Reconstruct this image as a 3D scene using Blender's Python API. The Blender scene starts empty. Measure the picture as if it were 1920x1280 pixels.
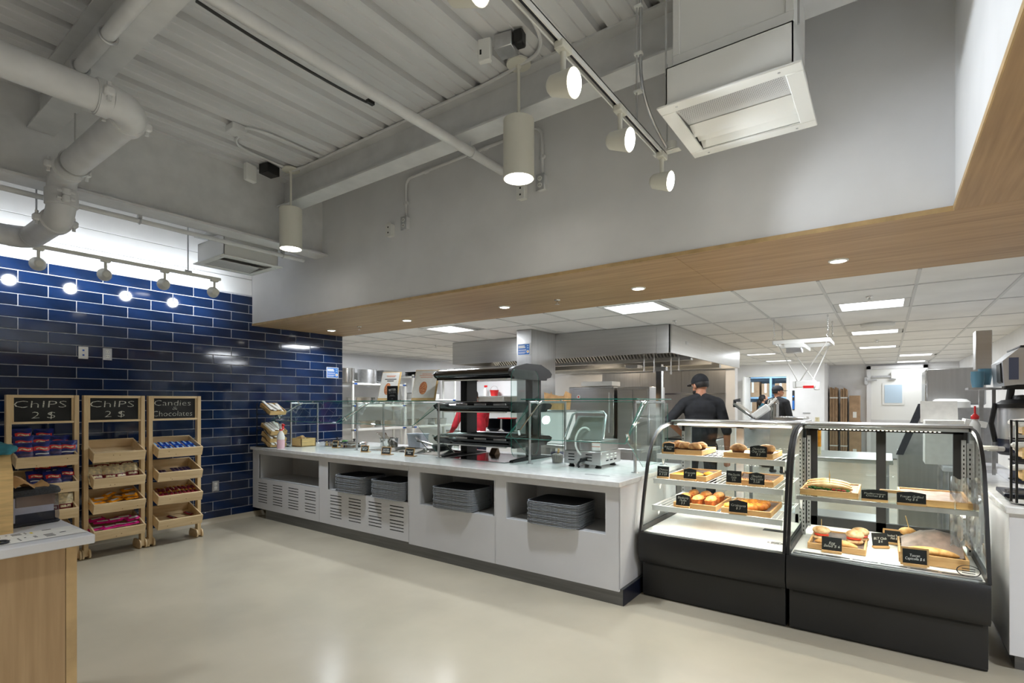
import bpy, math, random
from mathutils import Vector, Matrix, Euler
R = math.radians
random.seed(7)
scene = bpy.context.scene
C = scene.collection

# ---------------------------------------------------------------- camera, world, exposure
cam_d = bpy.data.cameras.new('camera')
cam_d.sensor_width = 36.0
cam_d.lens = 974.6 / 1920 * 36.0
cam_d.shift_y = (753 - 640) / 1920
cam_d.clip_end = 100
cam = bpy.data.objects.new('camera', cam_d)
cam.location = (0, 0, 1.46)
cam.rotation_euler = (R(90), 0, R(35.77))
C.objects.link(cam)
scene.camera = cam

world = bpy.data.worlds.new('world')
scene.world = world
world.use_nodes = True
world.node_tree.nodes['Background'].inputs[0].default_value = (0.9, 0.95, 1.0, 1)
world.node_tree.nodes['Background'].inputs[1].default_value = 0.05
vs = scene.view_settings
vs.view_transform = 'Standard'
vs.look = 'None'
vs.gamma = 1.0
vs.use_curve_mapping = False
vs.exposure = 0.0

# light levels (W) of the seen lamps and the unseen ones added
E_TRACK = 24.0
E_WALLWASH = 26.0
E_PENDANT = 180.0
E_DOWN = 58.0
E_PANEL = 28.0      # kitchen ceiling panels
E_CASE = 14.0        # strip lamps in the display cases
E_ROOM_FILL = 270.0  # unseen ceiling lamps added for ambient light

# ---------------------------------------------------------------- materials
def lin(c):
    return tuple(((x / 255) / 12.92 if x / 255 <= 0.04045 else ((x / 255 + 0.055) / 1.055) ** 2.4) for x in c) + (1,)
MATS = {}
def P(name, rgb, rough=0.5, metal=0.0, var=0.0, scale=8.0, stretch=(1, 1, 1), bump=0.0, bscale=None, spec=0.5, emit=0, coat=0, rgb2=None, alpha=None, trans=0, fac=(0.35, 0.65), detail=4):
    m = bpy.data.materials.new(name); m.use_nodes = True
    nt = m.node_tree; b = nt.nodes['Principled BSDF']
    b.inputs['Base Color'].default_value = lin(rgb)
    b.inputs['Roughness'].default_value = rough
    b.inputs['Metallic'].default_value = metal
    b.inputs['Specular IOR Level'].default_value = spec
    if coat: b.inputs['Coat Weight'].default_value = coat; b.inputs['Coat Roughness'].default_value = 0.05
    if trans: b.inputs['Transmission Weight'].default_value = trans
    if emit:
        b.inputs['Emission Color'].default_value = lin(rgb); b.inputs['Emission Strength'].default_value = emit
    if var or bump or rgb2:
        tc = nt.nodes.new('ShaderNodeTexCoord'); mp = nt.nodes.new('ShaderNodeMapping')
        mp.inputs['Scale'].default_value = stretch
        nt.links.new(tc.outputs['Object'], mp.inputs[0])
        no = nt.nodes.new('ShaderNodeTexNoise'); no.inputs['Scale'].default_value = scale; no.inputs['Detail'].default_value = detail
        nt.links.new(mp.outputs[0], no.inputs['Vector'])
        if var or rgb2:
            cr = nt.nodes.new('ShaderNodeValToRGB')
            if rgb2 is None:
                a = tuple(max(0, x * (1 - var)) for x in rgb); c2 = tuple(min(255, x * (1 + var)) for x in rgb)
            else: a, c2 = rgb, rgb2
            cr.color_ramp.elements[0].color = lin(a); cr.color_ramp.elements[1].color = lin(c2)
            cr.color_ramp.elements[0].position = fac[0]; cr.color_ramp.elements[1].position = fac[1]
            nt.links.new(no.outputs['Fac'], cr.inputs[0]); nt.links.new(cr.outputs[0], b.inputs['Base Color'])
        if bump:
            n2 = no
            if bscale:
                n2 = nt.nodes.new('ShaderNodeTexNoise'); n2.inputs['Scale'].default_value = bscale
                nt.links.new(mp.outputs[0], n2.inputs['Vector'])
            bp = nt.nodes.new('ShaderNodeBump'); bp.inputs['Strength'].default_value = bump; bp.inputs['Distance'].default_value = 0.01
            nt.links.new(n2.outputs['Fac'], bp.inputs['Height']); nt.links.new(bp.outputs[0], b.inputs['Normal'])
    MATS[name] = m
    return m
def wood(name, a, b2, stretch, scale=6.0, rough=0.45, bump=0.08):
    return P(name, a, rough, rgb2=b2, scale=scale, stretch=stretch, bump=bump, fac=(0.3, 0.72), detail=6)
def glassmat(name, tint, refl=1.0):
    m = bpy.data.materials.new(name); m.use_nodes = True; nt = m.node_tree
    for n in list(nt.nodes): nt.nodes.remove(n)
    o = nt.nodes.new('ShaderNodeOutputMaterial'); mx = nt.nodes.new('ShaderNodeMixShader')
    t = nt.nodes.new('ShaderNodeBsdfTransparent'); g = nt.nodes.new('ShaderNodeBsdfGlossy'); f = nt.nodes.new('ShaderNodeFresnel')
    f.inputs['IOR'].default_value = 1.42 if refl >= 1 else 1.25
    t.inputs[0].default_value = lin(tint); g.inputs['Roughness'].default_value = 0.01; g.inputs[0].default_value = (.95, .95, .95, 1)
    gm = nt.nodes.new('ShaderNodeNewGeometry'); ml = nt.nodes.new('ShaderNodeMath'); ml.operation = 'SUBTRACT'; ml.use_clamp = True
    nt.links.new(f.outputs[0], ml.inputs[0]); nt.links.new(gm.outputs['Backfacing'], ml.inputs[1])
    nt.links.new(ml.outputs[0], mx.inputs[0]); nt.links.new(t.outputs[0], mx.inputs[1]); nt.links.new(g.outputs[0], mx.inputs[2]); nt.links.new(mx.outputs[0], o.inputs[0])
    MATS[name] = m
def lampmat(name, rgb, s):
    m = bpy.data.materials.new(name); m.use_nodes = True; nt = m.node_tree
    for n in list(nt.nodes): nt.nodes.remove(n)
    o = nt.nodes.new('ShaderNodeOutputMaterial'); e = nt.nodes.new('ShaderNodeEmission')
    e.inputs[0].default_value = lin(rgb); e.inputs[1].default_value = s
    nt.links.new(e.outputs[0], o.inputs[0]); MATS[name] = m

P('floor', (193, 184, 164), 0.22, var=0.035, scale=1.3, bump=0.015, bscale=40, spec=0.4)
P('white_wall', (232, 232, 233), 0.6, var=0.012, scale=3)
P('block_white', (236, 236, 236), 0.5, var=0.01, scale=5, bump=0.05, bscale=60)
P('deck', (214, 214, 215), 0.5, var=0.04, scale=4, stretch=(1, .15, 1), bump=0.04, bscale=30)
P('steel_paint', (216, 216, 216), 0.5, var=0.03, scale=5, bump=0.03, bscale=50)
P('tile', (17, 35, 66), 0.07, var=0.2, scale=2.0, spec=0.6, bump=0.012, bscale=9)
P('grout', (196, 197, 203), 0.8, var=0.05, scale=30)
wood('wood_soffit', (152, 121, 86), (182, 150, 111), (0.35, 9, 9), 4.0, 0.5, 0.04)
wood('wood_soffit_y', (152, 121, 86), (182, 150, 111), (9, 0.35, 9), 4.0, 0.5, 0.04)
P('wood_edge', (190, 160, 114), 0.5, var=0.06, scale=10)
wood('wood_desk', (163, 132, 94), (186, 156, 117), (8, 8, 0.45), 4.0, 0.5, 0.03)
wood('pine', (212, 184, 140), (232, 208, 168), (5, .7, 7), 5.0, 0.55, 0.05)
wood('pine_v', (206, 177, 132), (228, 202, 158), (7, 7, .7), 5.0, 0.55, 0.05)
P('knot', (140, 96, 56), 0.6, var=0.2, scale=40)
wood('tray_wood', (186, 142, 88), (214, 173, 118), (1, 6, 6), 7.0, 0.5, 0.04)
P('steel', (200, 200, 200), 0.32, 1.0, var=0.02, scale=30, stretch=(1, 1, .05))
P('steel_h', (208, 208, 207), 0.3, 1.0, var=0.02, scale=30, stretch=(.05, .05, 1))
P('chrome', (225, 225, 225), 0.12, 1.0)
P('alu', (200, 201, 203), 0.35, 1.0, var=0.05, scale=12)
P('steel_lt', (204, 206, 209), 0.34, 0.65, var=0.02, scale=30, stretch=(1, 1, .05))
P('black', (17, 17, 18), 0.42, var=0.1, scale=12)
P('black_gloss', (16, 16, 17), 0.12, spec=0.6)
P('case_black', (26, 26, 27), 0.42, var=0.08, scale=3, bump=0.01, bscale=120)
P('dark', (9, 9, 10), 0.7)
P('laminate', (219, 219, 222), 0.35, var=0.01, scale=3)
P('quartz', (228, 228, 227), 0.16, var=0.03, scale=18, spec=0.5)
P('plinth', (120, 121, 123), 0.32, 0.9, var=0.06, scale=5, stretch=(.4, 1, 8))
P('cubby', (188, 188, 188), 0.55, var=0.02, scale=6)
P('tray_grey', (150, 155, 162), 0.55, var=0.12, scale=160, detail=2)
P('tray_dark', (38, 40, 46), 0.6, var=0.3, scale=180, detail=2)
P('plastic_white', (232, 232, 228), 0.4)
P('lamp_white', (222, 220, 208), 0.42)
P('paper', (236, 234, 228), 0.7, var=0.02, scale=20)
P('chalkboard', (30, 31, 31), 0.75, var=0.25, scale=6)
P('chalk', (196, 196, 186), 0.9, var=0.2, scale=90)
P('chalk_white', (235, 235, 230), 0.9)
P('kraft', (190, 150, 102), 0.75, var=0.07, scale=14, bump=0.05, bscale=30)
P('cardboard', (172, 142, 112), 0.8, var=0.05, scale=10)
P('shirt_black', (22, 23, 27), 0.85, var=0.2, scale=25, bump=0.08, bscale=9)
P('shirt_red', (178, 28, 44), 0.8, var=0.12, scale=12, bump=0.1, bscale=14)
P('shirt_teal', (52, 104, 122), 0.8, var=0.1, scale=20)
P('jeans', (36, 42, 58), 0.85, var=0.15, scale=30)
P('skin_tan', (168, 116, 88), 0.55, var=0.05, scale=20)
P('skin_light', (206, 158, 130), 0.55, var=0.05, scale=20)
P('hair', (26, 22, 20), 0.6, var=0.3, scale=60)
P('shoe', (20, 20, 20), 0.5)
P('red', (214, 34, 36), 0.4)
P('red_soft', (196, 60, 58), 0.6)
P('blue_sign', (36, 106, 190), 0.45)
P('blue', (32, 84, 170), 0.4)
P('blue_light', (150, 190, 225), 0.5)
P('pink_liquid', (236, 196, 206), 0.25)
P('orange', (242, 150, 22), 0.35, var=0.12, scale=25)
P('magenta', (205, 22, 122), 0.35, var=0.15, scale=25)
P('wrap_blue', (20, 62, 150), 0.25, var=0.3, scale=30)
P('wrap_purple', (74, 58, 96), 0.3, var=0.3, scale=30)
P('wrap_maroon', (112, 28, 40), 0.3, var=0.25, scale=30)
P('gold', (226, 168, 60), 0.3, 0.7)
P('chip_navy', (24, 36, 104), 0.28, var=0.35, scale=16)
P('chip_red', (206, 44, 44), 0.35)
P('chip_cream', (222, 208, 170), 0.35, var=0.14, scale=30)
P('chip_maroon', (122, 26, 32), 0.35)
P('teal_cloth', (34, 104, 116), 0.8, var=0.15, scale=20)
P('smoky', (96, 98, 120), 0.2, alpha=1)
P('muffin', (206, 158, 98), 0.8, rgb2=(150, 96, 54), scale=28, bump=0.5, bscale=45)
P('muffin_cup', (110, 72, 50), 0.7, var=0.1, scale=40)
P('croissant', (222, 152, 60), 0.5, rgb2=(170, 92, 26), scale=14, bump=0.3, bscale=30)
P('danish', (232, 186, 70), 0.55, rgb2=(200, 130, 50), scale=30, bump=0.3)
P('loaf', (236, 190, 116), 0.55, rgb2=(188, 112, 48), scale=26, bump=0.2, bscale=30)
P('loaf_side', (176, 98, 44), 0.65, var=0.15, scale=30)
P('bread', (228, 188, 124), 0.6, rgb2=(190, 132, 66), scale=22, bump=0.2, bscale=25)
P('bread_pale', (234, 210, 168), 0.7, rgb2=(188, 138, 82), scale=24, bump=0.2, bscale=25)
P('lettuce', (64, 112, 44), 0.6, var=0.3, scale=40)
P('tomato', (198, 62, 40), 0.4)
P('egg', (236, 180, 40), 0.5)
P('parchment', (128, 112, 104), 0.6, var=0.16, scale=12, bump=0.2, bscale=10)
P('chafing', (206, 205, 202), 0.14, 1.0)
P('bamboo', (214, 180, 122), 0.5, var=0.06, scale=9, stretch=(1, 1, 9))
P('butter', (232, 220, 178), 0.5, var=0.05, scale=30)
P('blue_case', (24, 28, 46), 0.3)
P('teal_bin', (96, 140, 160), 0.3)
P('led_blue', (40, 120, 235), 0.3, emit=1.6)
P('screen', (84, 92, 116), 0.2)
P('yellow', (238, 214, 60), 0.6)
P('ink', (50, 50, 52), 0.8)
P('sticker_orange', (216, 98, 40), 0.5)
P('photo_food', (176, 88, 48), 0.5, rgb2=(226, 160, 110), scale=60)
P('photo_title', (228, 180, 160), 0.7)
P('pane_blue', (186, 206, 222), 0.15)
P('perf', (208, 208, 208), 0.5)
glassmat('glass', (246, 250, 249))
glassmat('glass_green', (243, 250, 248))
def filmmat(name):
    m = bpy.data.materials.new(name); m.use_nodes = True; nt = m.node_tree
    for n in list(nt.nodes): nt.nodes.remove(n)
    o = nt.nodes.new('ShaderNodeOutputMaterial'); mx = nt.nodes.new('ShaderNodeMixShader'); mx.inputs[0].default_value = .72
    t = nt.nodes.new('ShaderNodeBsdfTransparent'); g = nt.nodes.new('ShaderNodeBsdfGlossy'); g.inputs['Roughness'].default_value = 0.2
    nt.links.new(t.outputs[0], mx.inputs[1]); nt.links.new(g.outputs[0], mx.inputs[2]); nt.links.new(mx.outputs[0], o.inputs[0]); MATS[name] = m
filmmat('film')
P('glass_edge', (44, 120, 106), 0.15, spec=0.6)
glassmat('clear_plastic', (208, 210, 224))
lampmat('lens', (255, 250, 238), 14.0)
lampmat('panel_light', (255, 255, 255), 3.2)
lampmat('led', (255, 240, 214), 5.0)

# ---------------------------------------------------------------- mesh helpers
ORG = {}
class MB:
    def __init__(s): s.v = []; s.f = []; s.m = []
    def add(s, vs, fs, mi=0):
        o = len(s.v); s.v += [tuple(v) for v in vs]
        s.f += [tuple(i + o for i in f) for f in fs]; s.m += [mi] * len(fs); return s
    def box(s, c, d, rot=None, mi=0, bev=0.0):
        hx, hy, hz = d[0] / 2, d[1] / 2, d[2] / 2
        M = (rot if isinstance(rot, Matrix) else Euler(rot).to_matrix()) if rot is not None else None
        def tr(p):
            p = Vector(p)
            if M is not None: p = M @ p
            return (p.x + c[0], p.y + c[1], p.z + c[2])
        if bev <= 0:
            vs = [tr((x * hx, y * hy, z * hz)) for x in (-1, 1) for y in (-1, 1) for z in (-1, 1)]
            return s.add(vs, [(0, 1, 3, 2), (4, 6, 7, 5), (0, 4, 5, 1), (2, 3, 7, 6), (0, 2, 6, 4), (1, 5, 7, 3)], mi)
        b = min(bev, hx * .95, hy * .95, hz * .95)
        vs = []; idx = {}
        for sx in (-1, 1):
            for sy in (-1, 1):
                for sz in (-1, 1):
                    k = (sx, sy, sz); idx[k] = len(vs)
                    vs += [tr((sx * hx, sy * (hy - b), sz * (hz - b))), tr((sx * (hx - b), sy * hy, sz * (hz - b))), tr((sx * (hx - b), sy * (hy - b), sz * hz))]
        fs = []
        def face(l, flip): fs.append(tuple(reversed(l)) if flip else tuple(l))
        for sg in (-1, 1):
            face([idx[(sg, a, b_)] for a, b_ in ((-1, -1), (1, -1), (1, 1), (-1, 1))], sg < 0)
            face([idx[(a, sg, b_)] + 1 for a, b_ in ((-1, -1), (1, -1), (1, 1), (-1, 1))], sg > 0)
            face([idx[(a, b_, sg)] + 2 for a, b_ in ((-1, -1), (1, -1), (1, 1), (-1, 1))], sg < 0)
        for a in (-1, 1):
            for b_ in (-1, 1):
                face([idx[(a, b_, -1)], idx[(a, b_, -1)] + 1, idx[(a, b_, 1)] + 1, idx[(a, b_, 1)]], a * b_ < 0)
                face([idx[(a, -1, b_)], idx[(a, 1, b_)], idx[(a, 1, b_)] + 2, idx[(a, -1, b_)] + 2], a * b_ < 0)
                face([idx[(-1, a, b_)] + 1, idx[(-1, a, b_)] + 2, idx[(1, a, b_)] + 2, idx[(1, a, b_)] + 1], a * b_ < 0)
        for k, i in idx.items(): face([i, i + 1, i + 2], k[0] * k[1] * k[2] < 0)
        return s.add(vs, fs, mi)
    def bx(s, x0, x1, y0, y1, z0, z1, mi=0, bev=0.0):
        return s.box(((x0 + x1) / 2, (y0 + y1) / 2, (z0 + z1) / 2), (abs(x1 - x0), abs(y1 - y0), abs(z1 - z0)), None, mi, bev)
    def cyl(s, p0, p1, r0, r1=None, n=12, mi=0, cap=True):
        r1 = r0 if r1 is None else r1
        p0 = Vector(p0); p1 = Vector(p1); d = (p1 - p0).normalized()
        u = d.orthogonal().normalized(); w = d.cross(u)
        vs = []
        for p, r in ((p0, r0), (p1, r1)):
            for i in range(n):
                a = 2 * math.pi * i / n; vs.append(p + (u * math.cos(a) + w * math.sin(a)) * r)
        fs = [(i, (i + 1) % n, n + (i + 1) % n, n + i) for i in range(n)]
        if cap: fs += [tuple(reversed(range(n))), tuple(range(n, 2 * n))]
        return s.add(vs, fs, mi)
    def tube(s, pts, r, n=8, mi=0, closed=False, cap=True):
        pts = [Vector(p) for p in pts]; N = len(pts)
        rs = r if isinstance(r, (list, tuple)) else [r] * N
        vs = []; up = None
        for i in range(N):
            a = pts[i - 1] if (i > 0 or closed) else pts[i]; b = pts[(i + 1) % N] if (i < N - 1 or closed) else pts[i]
            d = (b - a).normalized()
            if up is None: up = d.orthogonal().normalized()
            up = (up - d * up.dot(d)); up = up.normalized() if up.length > 1e-6 else d.orthogonal().normalized()
            w = d.cross(up)
            for k in range(n):
                t = 2 * math.pi * k / n; vs.append(pts[i] + (up * math.cos(t) + w * math.sin(t)) * rs[i])
        fs = []
        for i in range(N if closed else N - 1):
            j = (i + 1) % N
            for k in range(n): fs.append((i * n + k, i * n + (k + 1) % n, j * n + (k + 1) % n, j * n + k))
        if cap and not closed: fs += [tuple(reversed(range(n))), tuple(range((N - 1) * n, N * n))]
        return s.add(vs, fs, mi)
    def lathe(s, prof, c=(0, 0, 0), n=20, mi=0, M=None, cap=True):
        vs = []; N = len(prof)
        for r, z in prof:
            for k in range(n):
                t = 2 * math.pi * k / n; p = Vector((r * math.cos(t), r * math.sin(t), z))
                if M is not None: p = M @ p
                vs.append((p.x + c[0], p.y + c[1], p.z + c[2]))
        fs = [(i * n + k, i * n + (k + 1) % n, (i + 1) * n + (k + 1) % n, (i + 1) * n + k) for i in range(N - 1) for k in range(n)]
        if cap and prof[0][0] > 1e-5: fs.append(tuple(reversed(range(n))))
        if cap and prof[-1][0] > 1e-5: fs.append(tuple(range((N - 1) * n, N * n)))
        return s.add(vs, fs, mi)
    def prism(s, poly, axis, a0, a1, mi=0, mi_side=None):
        def pt(p, a): return {'x': (a, p[0], p[1]), 'y': (p[0], a, p[1]), 'z': (p[0], p[1], a)}[axis]
        n = len(poly); vs = [pt(p, a0) for p in poly] + [pt(p, a1) for p in poly]
        s.add(vs, [tuple(reversed(range(n))), tuple(range(n, 2 * n))], mi)
        o = len(s.v) - 2 * n
        fs = [(o + i, o + (i + 1) % n, o + n + (i + 1) % n, o + n + i) for i in range(n)]
        s.f += fs; s.m += [mi if mi_side is None else mi_side] * n; return s
    def ell(s, c, r, n=14, m=8, mi=0, M=None, zmin=-1.0, fn=None):
        vs = []; 
        for j in range(m + 1):
            ph = -math.pi / 2 + math.pi * j / m
            for k in range(n):
                t = 2 * math.pi * k / n
                p = Vector((math.cos(ph) * math.cos(t) * r[0], math.cos(ph) * math.sin(t) * r[1], max(zmin, math.sin(ph)) * r[2]))
                if fn: p = fn(p)
                if M is not None: p = M @ p
                vs.append((p.x + c[0], p.y + c[1], p.z + c[2]))
        fs = [(j * n + k, j * n + (k + 1) % n, (j + 1) * n + (k + 1) % n, (j + 1) * n + k) for j in range(m) for k in range(n)]
        return s.add(vs, fs, mi)
    def strip(s, rows, mi=0, closed=False):
        n = len(rows[0]); vs = [p for r in rows for p in r]
        fs = [(i * n + k, i * n + k + 1, (i + 1) * n + k + 1, (i + 1) * n + k) for i in range(len(rows) - 1) for k in range(n - 1)]
        return s.add(vs, fs, mi)
    def build(s, name, mats, parent=None, org=None, ang=38):
        off = Vector((0, 0, 0))
        if parent is not None: off = ORG.get(parent.name, off)
        elif org is not None: off = Vector(org)
        elif s.v:
            xs = [v[0] for v in s.v]; ys = [v[1] for v in s.v]; zs = [v[2] for v in s.v]
            off = Vector(((min(xs) + max(xs)) / 2, (min(ys) + max(ys)) / 2, min(zs)))
        me = bpy.data.meshes.new(name)
        me.from_pydata([(v[0] - off.x, v[1] - off.y, v[2] - off.z) for v in s.v], [], s.f)
        for mn in ([mats] if isinstance(mats, str) else mats): me.materials.append(MATS[mn])
        me.polygons.foreach_set('material_index', s.m)
        me.validate(); me.shade_smooth(); me.set_sharp_from_angle(angle=R(ang)); me.update()
        o = bpy.data.objects.new(name, me); C.objects.link(o)
        if parent is not None: o.parent = parent; ORG[o.name] = off
        else: o.location = off; ORG[o.name] = off
        return o
def tag(o, label=None, cat=None, group=None, kind=None):
    if label: o['label'] = label
    if cat: o['category'] = cat
    if group: o['group'] = group
    if kind: o['kind'] = kind
    return o
def thing(name, label, cat, loc=(0, 0, 0), rotz=0.0, group=None, local=False):
    o = bpy.data.objects.new(name, None); o.empty_display_size = 0.1; C.objects.link(o)
    o.location = loc; o.rotation_euler = (0, 0, rotz)
    ORG[o.name] = Vector((0, 0, 0)) if local else Vector(loc)
    return tag(o, label, cat, group)
def copy_tree(o, parent=None):
    c = o.copy(); C.objects.link(c); c.parent = parent
    ORG[c.name] = ORG.get(o.name, Vector())
    for ch in list(o.children): copy_tree(ch, c)
    return c
def struct(name, mb, mat, label=None, org=None):
    o = mb.build(name, mat, None, org); o['kind'] = 'structure'
    if label: o['label'] = label
    return o
def bez(p0, p1, p2, p3, n=8):
    p0, p1, p2, p3 = map(Vector, (p0, p1, p2, p3)); r = []
    for i in range(n + 1):
        t = i / n; r.append(p0 * (1 - t) ** 3 + p1 * 3 * t * (1 - t) ** 2 + p2 * 3 * t * t * (1 - t) + p3 * t ** 3)
    return r
def arc(c, r, a0, a1, u, w, n=6):
    c, u, w = Vector(c), Vector(u), Vector(w)
    return [c + (u * math.cos(R(a0 + (a1 - a0) * i / n)) + w * math.sin(R(a0 + (a1 - a0) * i / n))) * r for i in range(n + 1)]
TXT = {}
def text(s, size, mat, parent, M, name='lettering', width=None, shear=0.0, thin=0.0, extrude=0.0006):
    """flat lettering as mesh, centred on the local origin of M (x right, y up, z out of the face)"""
    cu = bpy.data.curves.new(name, 'FONT'); cu.body = s; cu.size = size; cu.align_x = 'CENTER'; cu.align_y = 'CENTER'
    cu.shear = shear; cu.offset = thin; cu.resolution_u = 2; cu.extrude = extrude; cu.space_line = 0.85
    t = bpy.data.objects.new(name, cu); C.objects.link(t)
    dg = bpy.context.evaluated_depsgraph_get(); me = bpy.data.meshes.new_from_object(t.evaluated_get(dg))
    bpy.data.objects.remove(t); bpy.data.curves.remove(cu)
    if width and me.vertices:
        xs = [v.co.x for v in me.vertices]; w = max(xs) - min(xs)
        if w > 0:
            for v in me.vertices: v.co.x *= width / w
    me.transform(M); off = ORG.get(parent.name, Vector())
    me.transform(Matrix.Translation(-off))
    me.materials.clear(); me.materials.append(MATS[mat]); me.name = name
    o = bpy.data.objects.new(name, me); C.objects.link(o); o.parent = parent; ORG[o.name] = off
    return o
def frame(o, x, n):
    """matrix with origin o, local x axis along x, local z along n"""
    x = Vector(x).normalized(); n = Vector(n).normalized(); y = n.cross(x)
    return Matrix(((x.x, y.x, n.x, o[0]), (x.y, y.y, n.y, o[1]), (x.z, y.z, n.z, o[2]), (0, 0, 0, 1)))
def spot(parent, loc, target, energy, angle=100, blend=0.8, size=0.04, color=(0.87, 0.935, 1.0)):
    l = bpy.data.lights.new('lamp_light', 'SPOT'); l.energy = energy; l.spot_size = R(angle); l.spot_blend = blend
    l.shadow_soft_size = size; l.color = color
    o = bpy.data.objects.new('lamp_light', l); C.objects.link(o)
    off = ORG.get(parent.name, Vector()); o.location = Vector(loc) - off
    o.rotation_euler = (Vector(target) - Vector(loc)).to_track_quat('-Z', 'Y').to_euler(); o.parent = parent
    return o
def area(parent, loc, sx, sy, energy, color=(.91, .955, 1), rot=(0, 0, 0), spread=180):
    l = bpy.data.lights.new('lamp_light', 'AREA'); l.shape = 'RECTANGLE'; l.size = sx; l.size_y = sy; l.energy = energy; l.color = color; l.spread = R(spread)
    o = bpy.data.objects.new('lamp_light', l); C.objects.link(o)
    off = ORG.get(parent.name, Vector()); o.location = Vector(loc) - off; o.rotation_euler = rot; o.parent = parent
    return o
# ================================================================ the setting
struct('floor', MB().bx(-9.1, 6.3, -5.2, 18.2, -0.1, 0), 'floor', 'pale beige polished epoxy floor')
XW = -6.58
wl = struct('wall_left', MB().bx(-6.78, -6.592, -5.2, 4.81, 0, 4.0), 'white_wall', 'white block wall faced with navy tiles')
# long white block courses above the tiles
zc = 2.812
for k in range(5):
    tag(MB().bx(-6.592, -6.576, -5.0, 3.448, zc, zc + 0.2, 0, 0.004).build('block_course', 'block_white', wl)); zc += 0.203
MB().bx(-6.592, -6.5835, -5.0, 4.81, 0.05, 2.812).build('grout_bed', 'grout', wl)
TH, TW = 0.1105, 0.433
tile_cache = {}
far = MB()
def tile_mesh(w, h):
    k = (round(w, 3), round(h, 3))
    if k not in tile_cache:
        o = MB().box((0, 0, 0), (0.008, w - 0.0075, h - 0.0075), None, 0, 0.0022).build('tile', 'tile', None, (0, 0, 0)); tile_cache[k] = o.data
        C.objects.unlink(o); bpy.data.objects.remove(o)
    return tile_cache[k]
row = 0; z1 = 2.80
while z1 > 0.06:
    z0 = max(z1 - TH, 0.052); y = 1.4575 if row % 2 == 0 else 1.241
    y -= TW * 15
    while y < 4.81:
        a, b = max(y, -4.9), min(y + TW, 4.81)
        if b - a > 0.012 and not (z1 < 0.87 and a > 3.9):
            if b < 0.75: far.bx(-6.584, -6.576, a + .0037, b - .0037, z0 + .0037, z1 - .0037)
            else:
                o = bpy.data.objects.new('tile', tile_mesh(b - a, z1 - z0)); C.objects.link(o); o.parent = wl
                o.location = Vector((-6.580 + random.uniform(-.0004, .0004), (a + b) / 2, (z0 + z1) / 2)) - ORG[wl.name]
                o.rotation_euler = (0, random.uniform(-.002, .002), random.uniform(-.0015, .0015))
        y += TW
    z1 -= TH; row += 1
tag(far.build('tiles_beyond', 'tile', wl), kind='stuff')
struct('baseboard_left', MB().prism([(-6.6, 0), (-6.545, 0), (-6.56, .012), (-6.568, .035), (-6.57, .062), (-6.6, .064)], 'y', -5, 4.8), 'floor', 'beige coved floor edge under the navy tiles')
# bulkhead over the servery
struct('wall_front', MB().bx(-6.592, 0.3, 3.45, 4.81, 2.452, 4.0), 'white_wall', 'white bulkhead wall above the wooden soffit')
struct('wall_right', MB().bx(0.282, 6.3, -5.2, 4.81, 2.452, 4.0), 'white_wall', 'white bulkhead return beside the air diffuser')
struct('wall_rear', MB().bx(-6.8, 6.3, -5.3, -5.15, 0, 4.0), 'white_wall', 'white wall behind the viewer')
struct('wall_east', MB().bx(6.2, 6.35, -5.2, 4.81, 0, 2.45), 'white_wall', 'white wall closing the room on the right')
so = struct('trim_1', MB().bx(-6.57, 6.2, 3.5, 4.78, 2.446, 2.452), 'dark', 'wooden soffit under the bulkhead')
for a, b in ((-6.575, -3.86), (-3.86, -1.15), (-1.15, 1.6), (1.6, 6.2)):
    MB().bx(a + .0008, b - .0008, 3.446, 4.81, 2.43, 2.452, 0, .001).build('soffit_panel', 'wood_soffit', so)
s2 = struct('trim_2', MB().bx(0.3, 6.2, -5.1, 3.4, 2.446, 2.452), 'dark', 'wooden ceiling over the seating side')
for i in range(4):
    MB().bx(.278 + i * 1.4, .278 + (i + 1) * 1.4 - .0015, -5.1, 3.4445, 2.43, 2.452, 0, .001).build('soffit_panel', 'wood_soffit_y', s2)
tr = struct('trim_3', MB().bx(-6.57, .278, 3.4405, 3.4455, 2.428, 2.4535).bx(.2735, .2785, -5, 3.4455, 2.428, 2.4535), 'wood_edge', 'light wood edge strip of the soffit')
# exposed metal deck ceiling
def deck_profile(x0, x1, zb, h, pitch):
    p = []; x = x0
    while x < x1:
        for dx, dz in ((0, 0), (.075, 0), (.08, .008), (.09, .008), (.095, 0), (.17, 0), (.175, .008), (.185, .008), (.19, 0), (.25, 0), (.258, h), (.312, h)):
            p.append((x + dx * pitch / .32, zb + dz))
        x += pitch
    return p
pr = deck_profile(-6.62, 0.3, 3.745, .045, .3275)
dk = MB(); dk.strip([[(x, -5.2, z) for x, z in pr], [(x, 3.46, z) for x, z in pr]])
dk.bx(-6.7, .35, -5.3, 3.5, 3.86, 3.95)
struct('ceiling', dk, 'deck', 'white painted corrugated metal roof deck')
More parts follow.
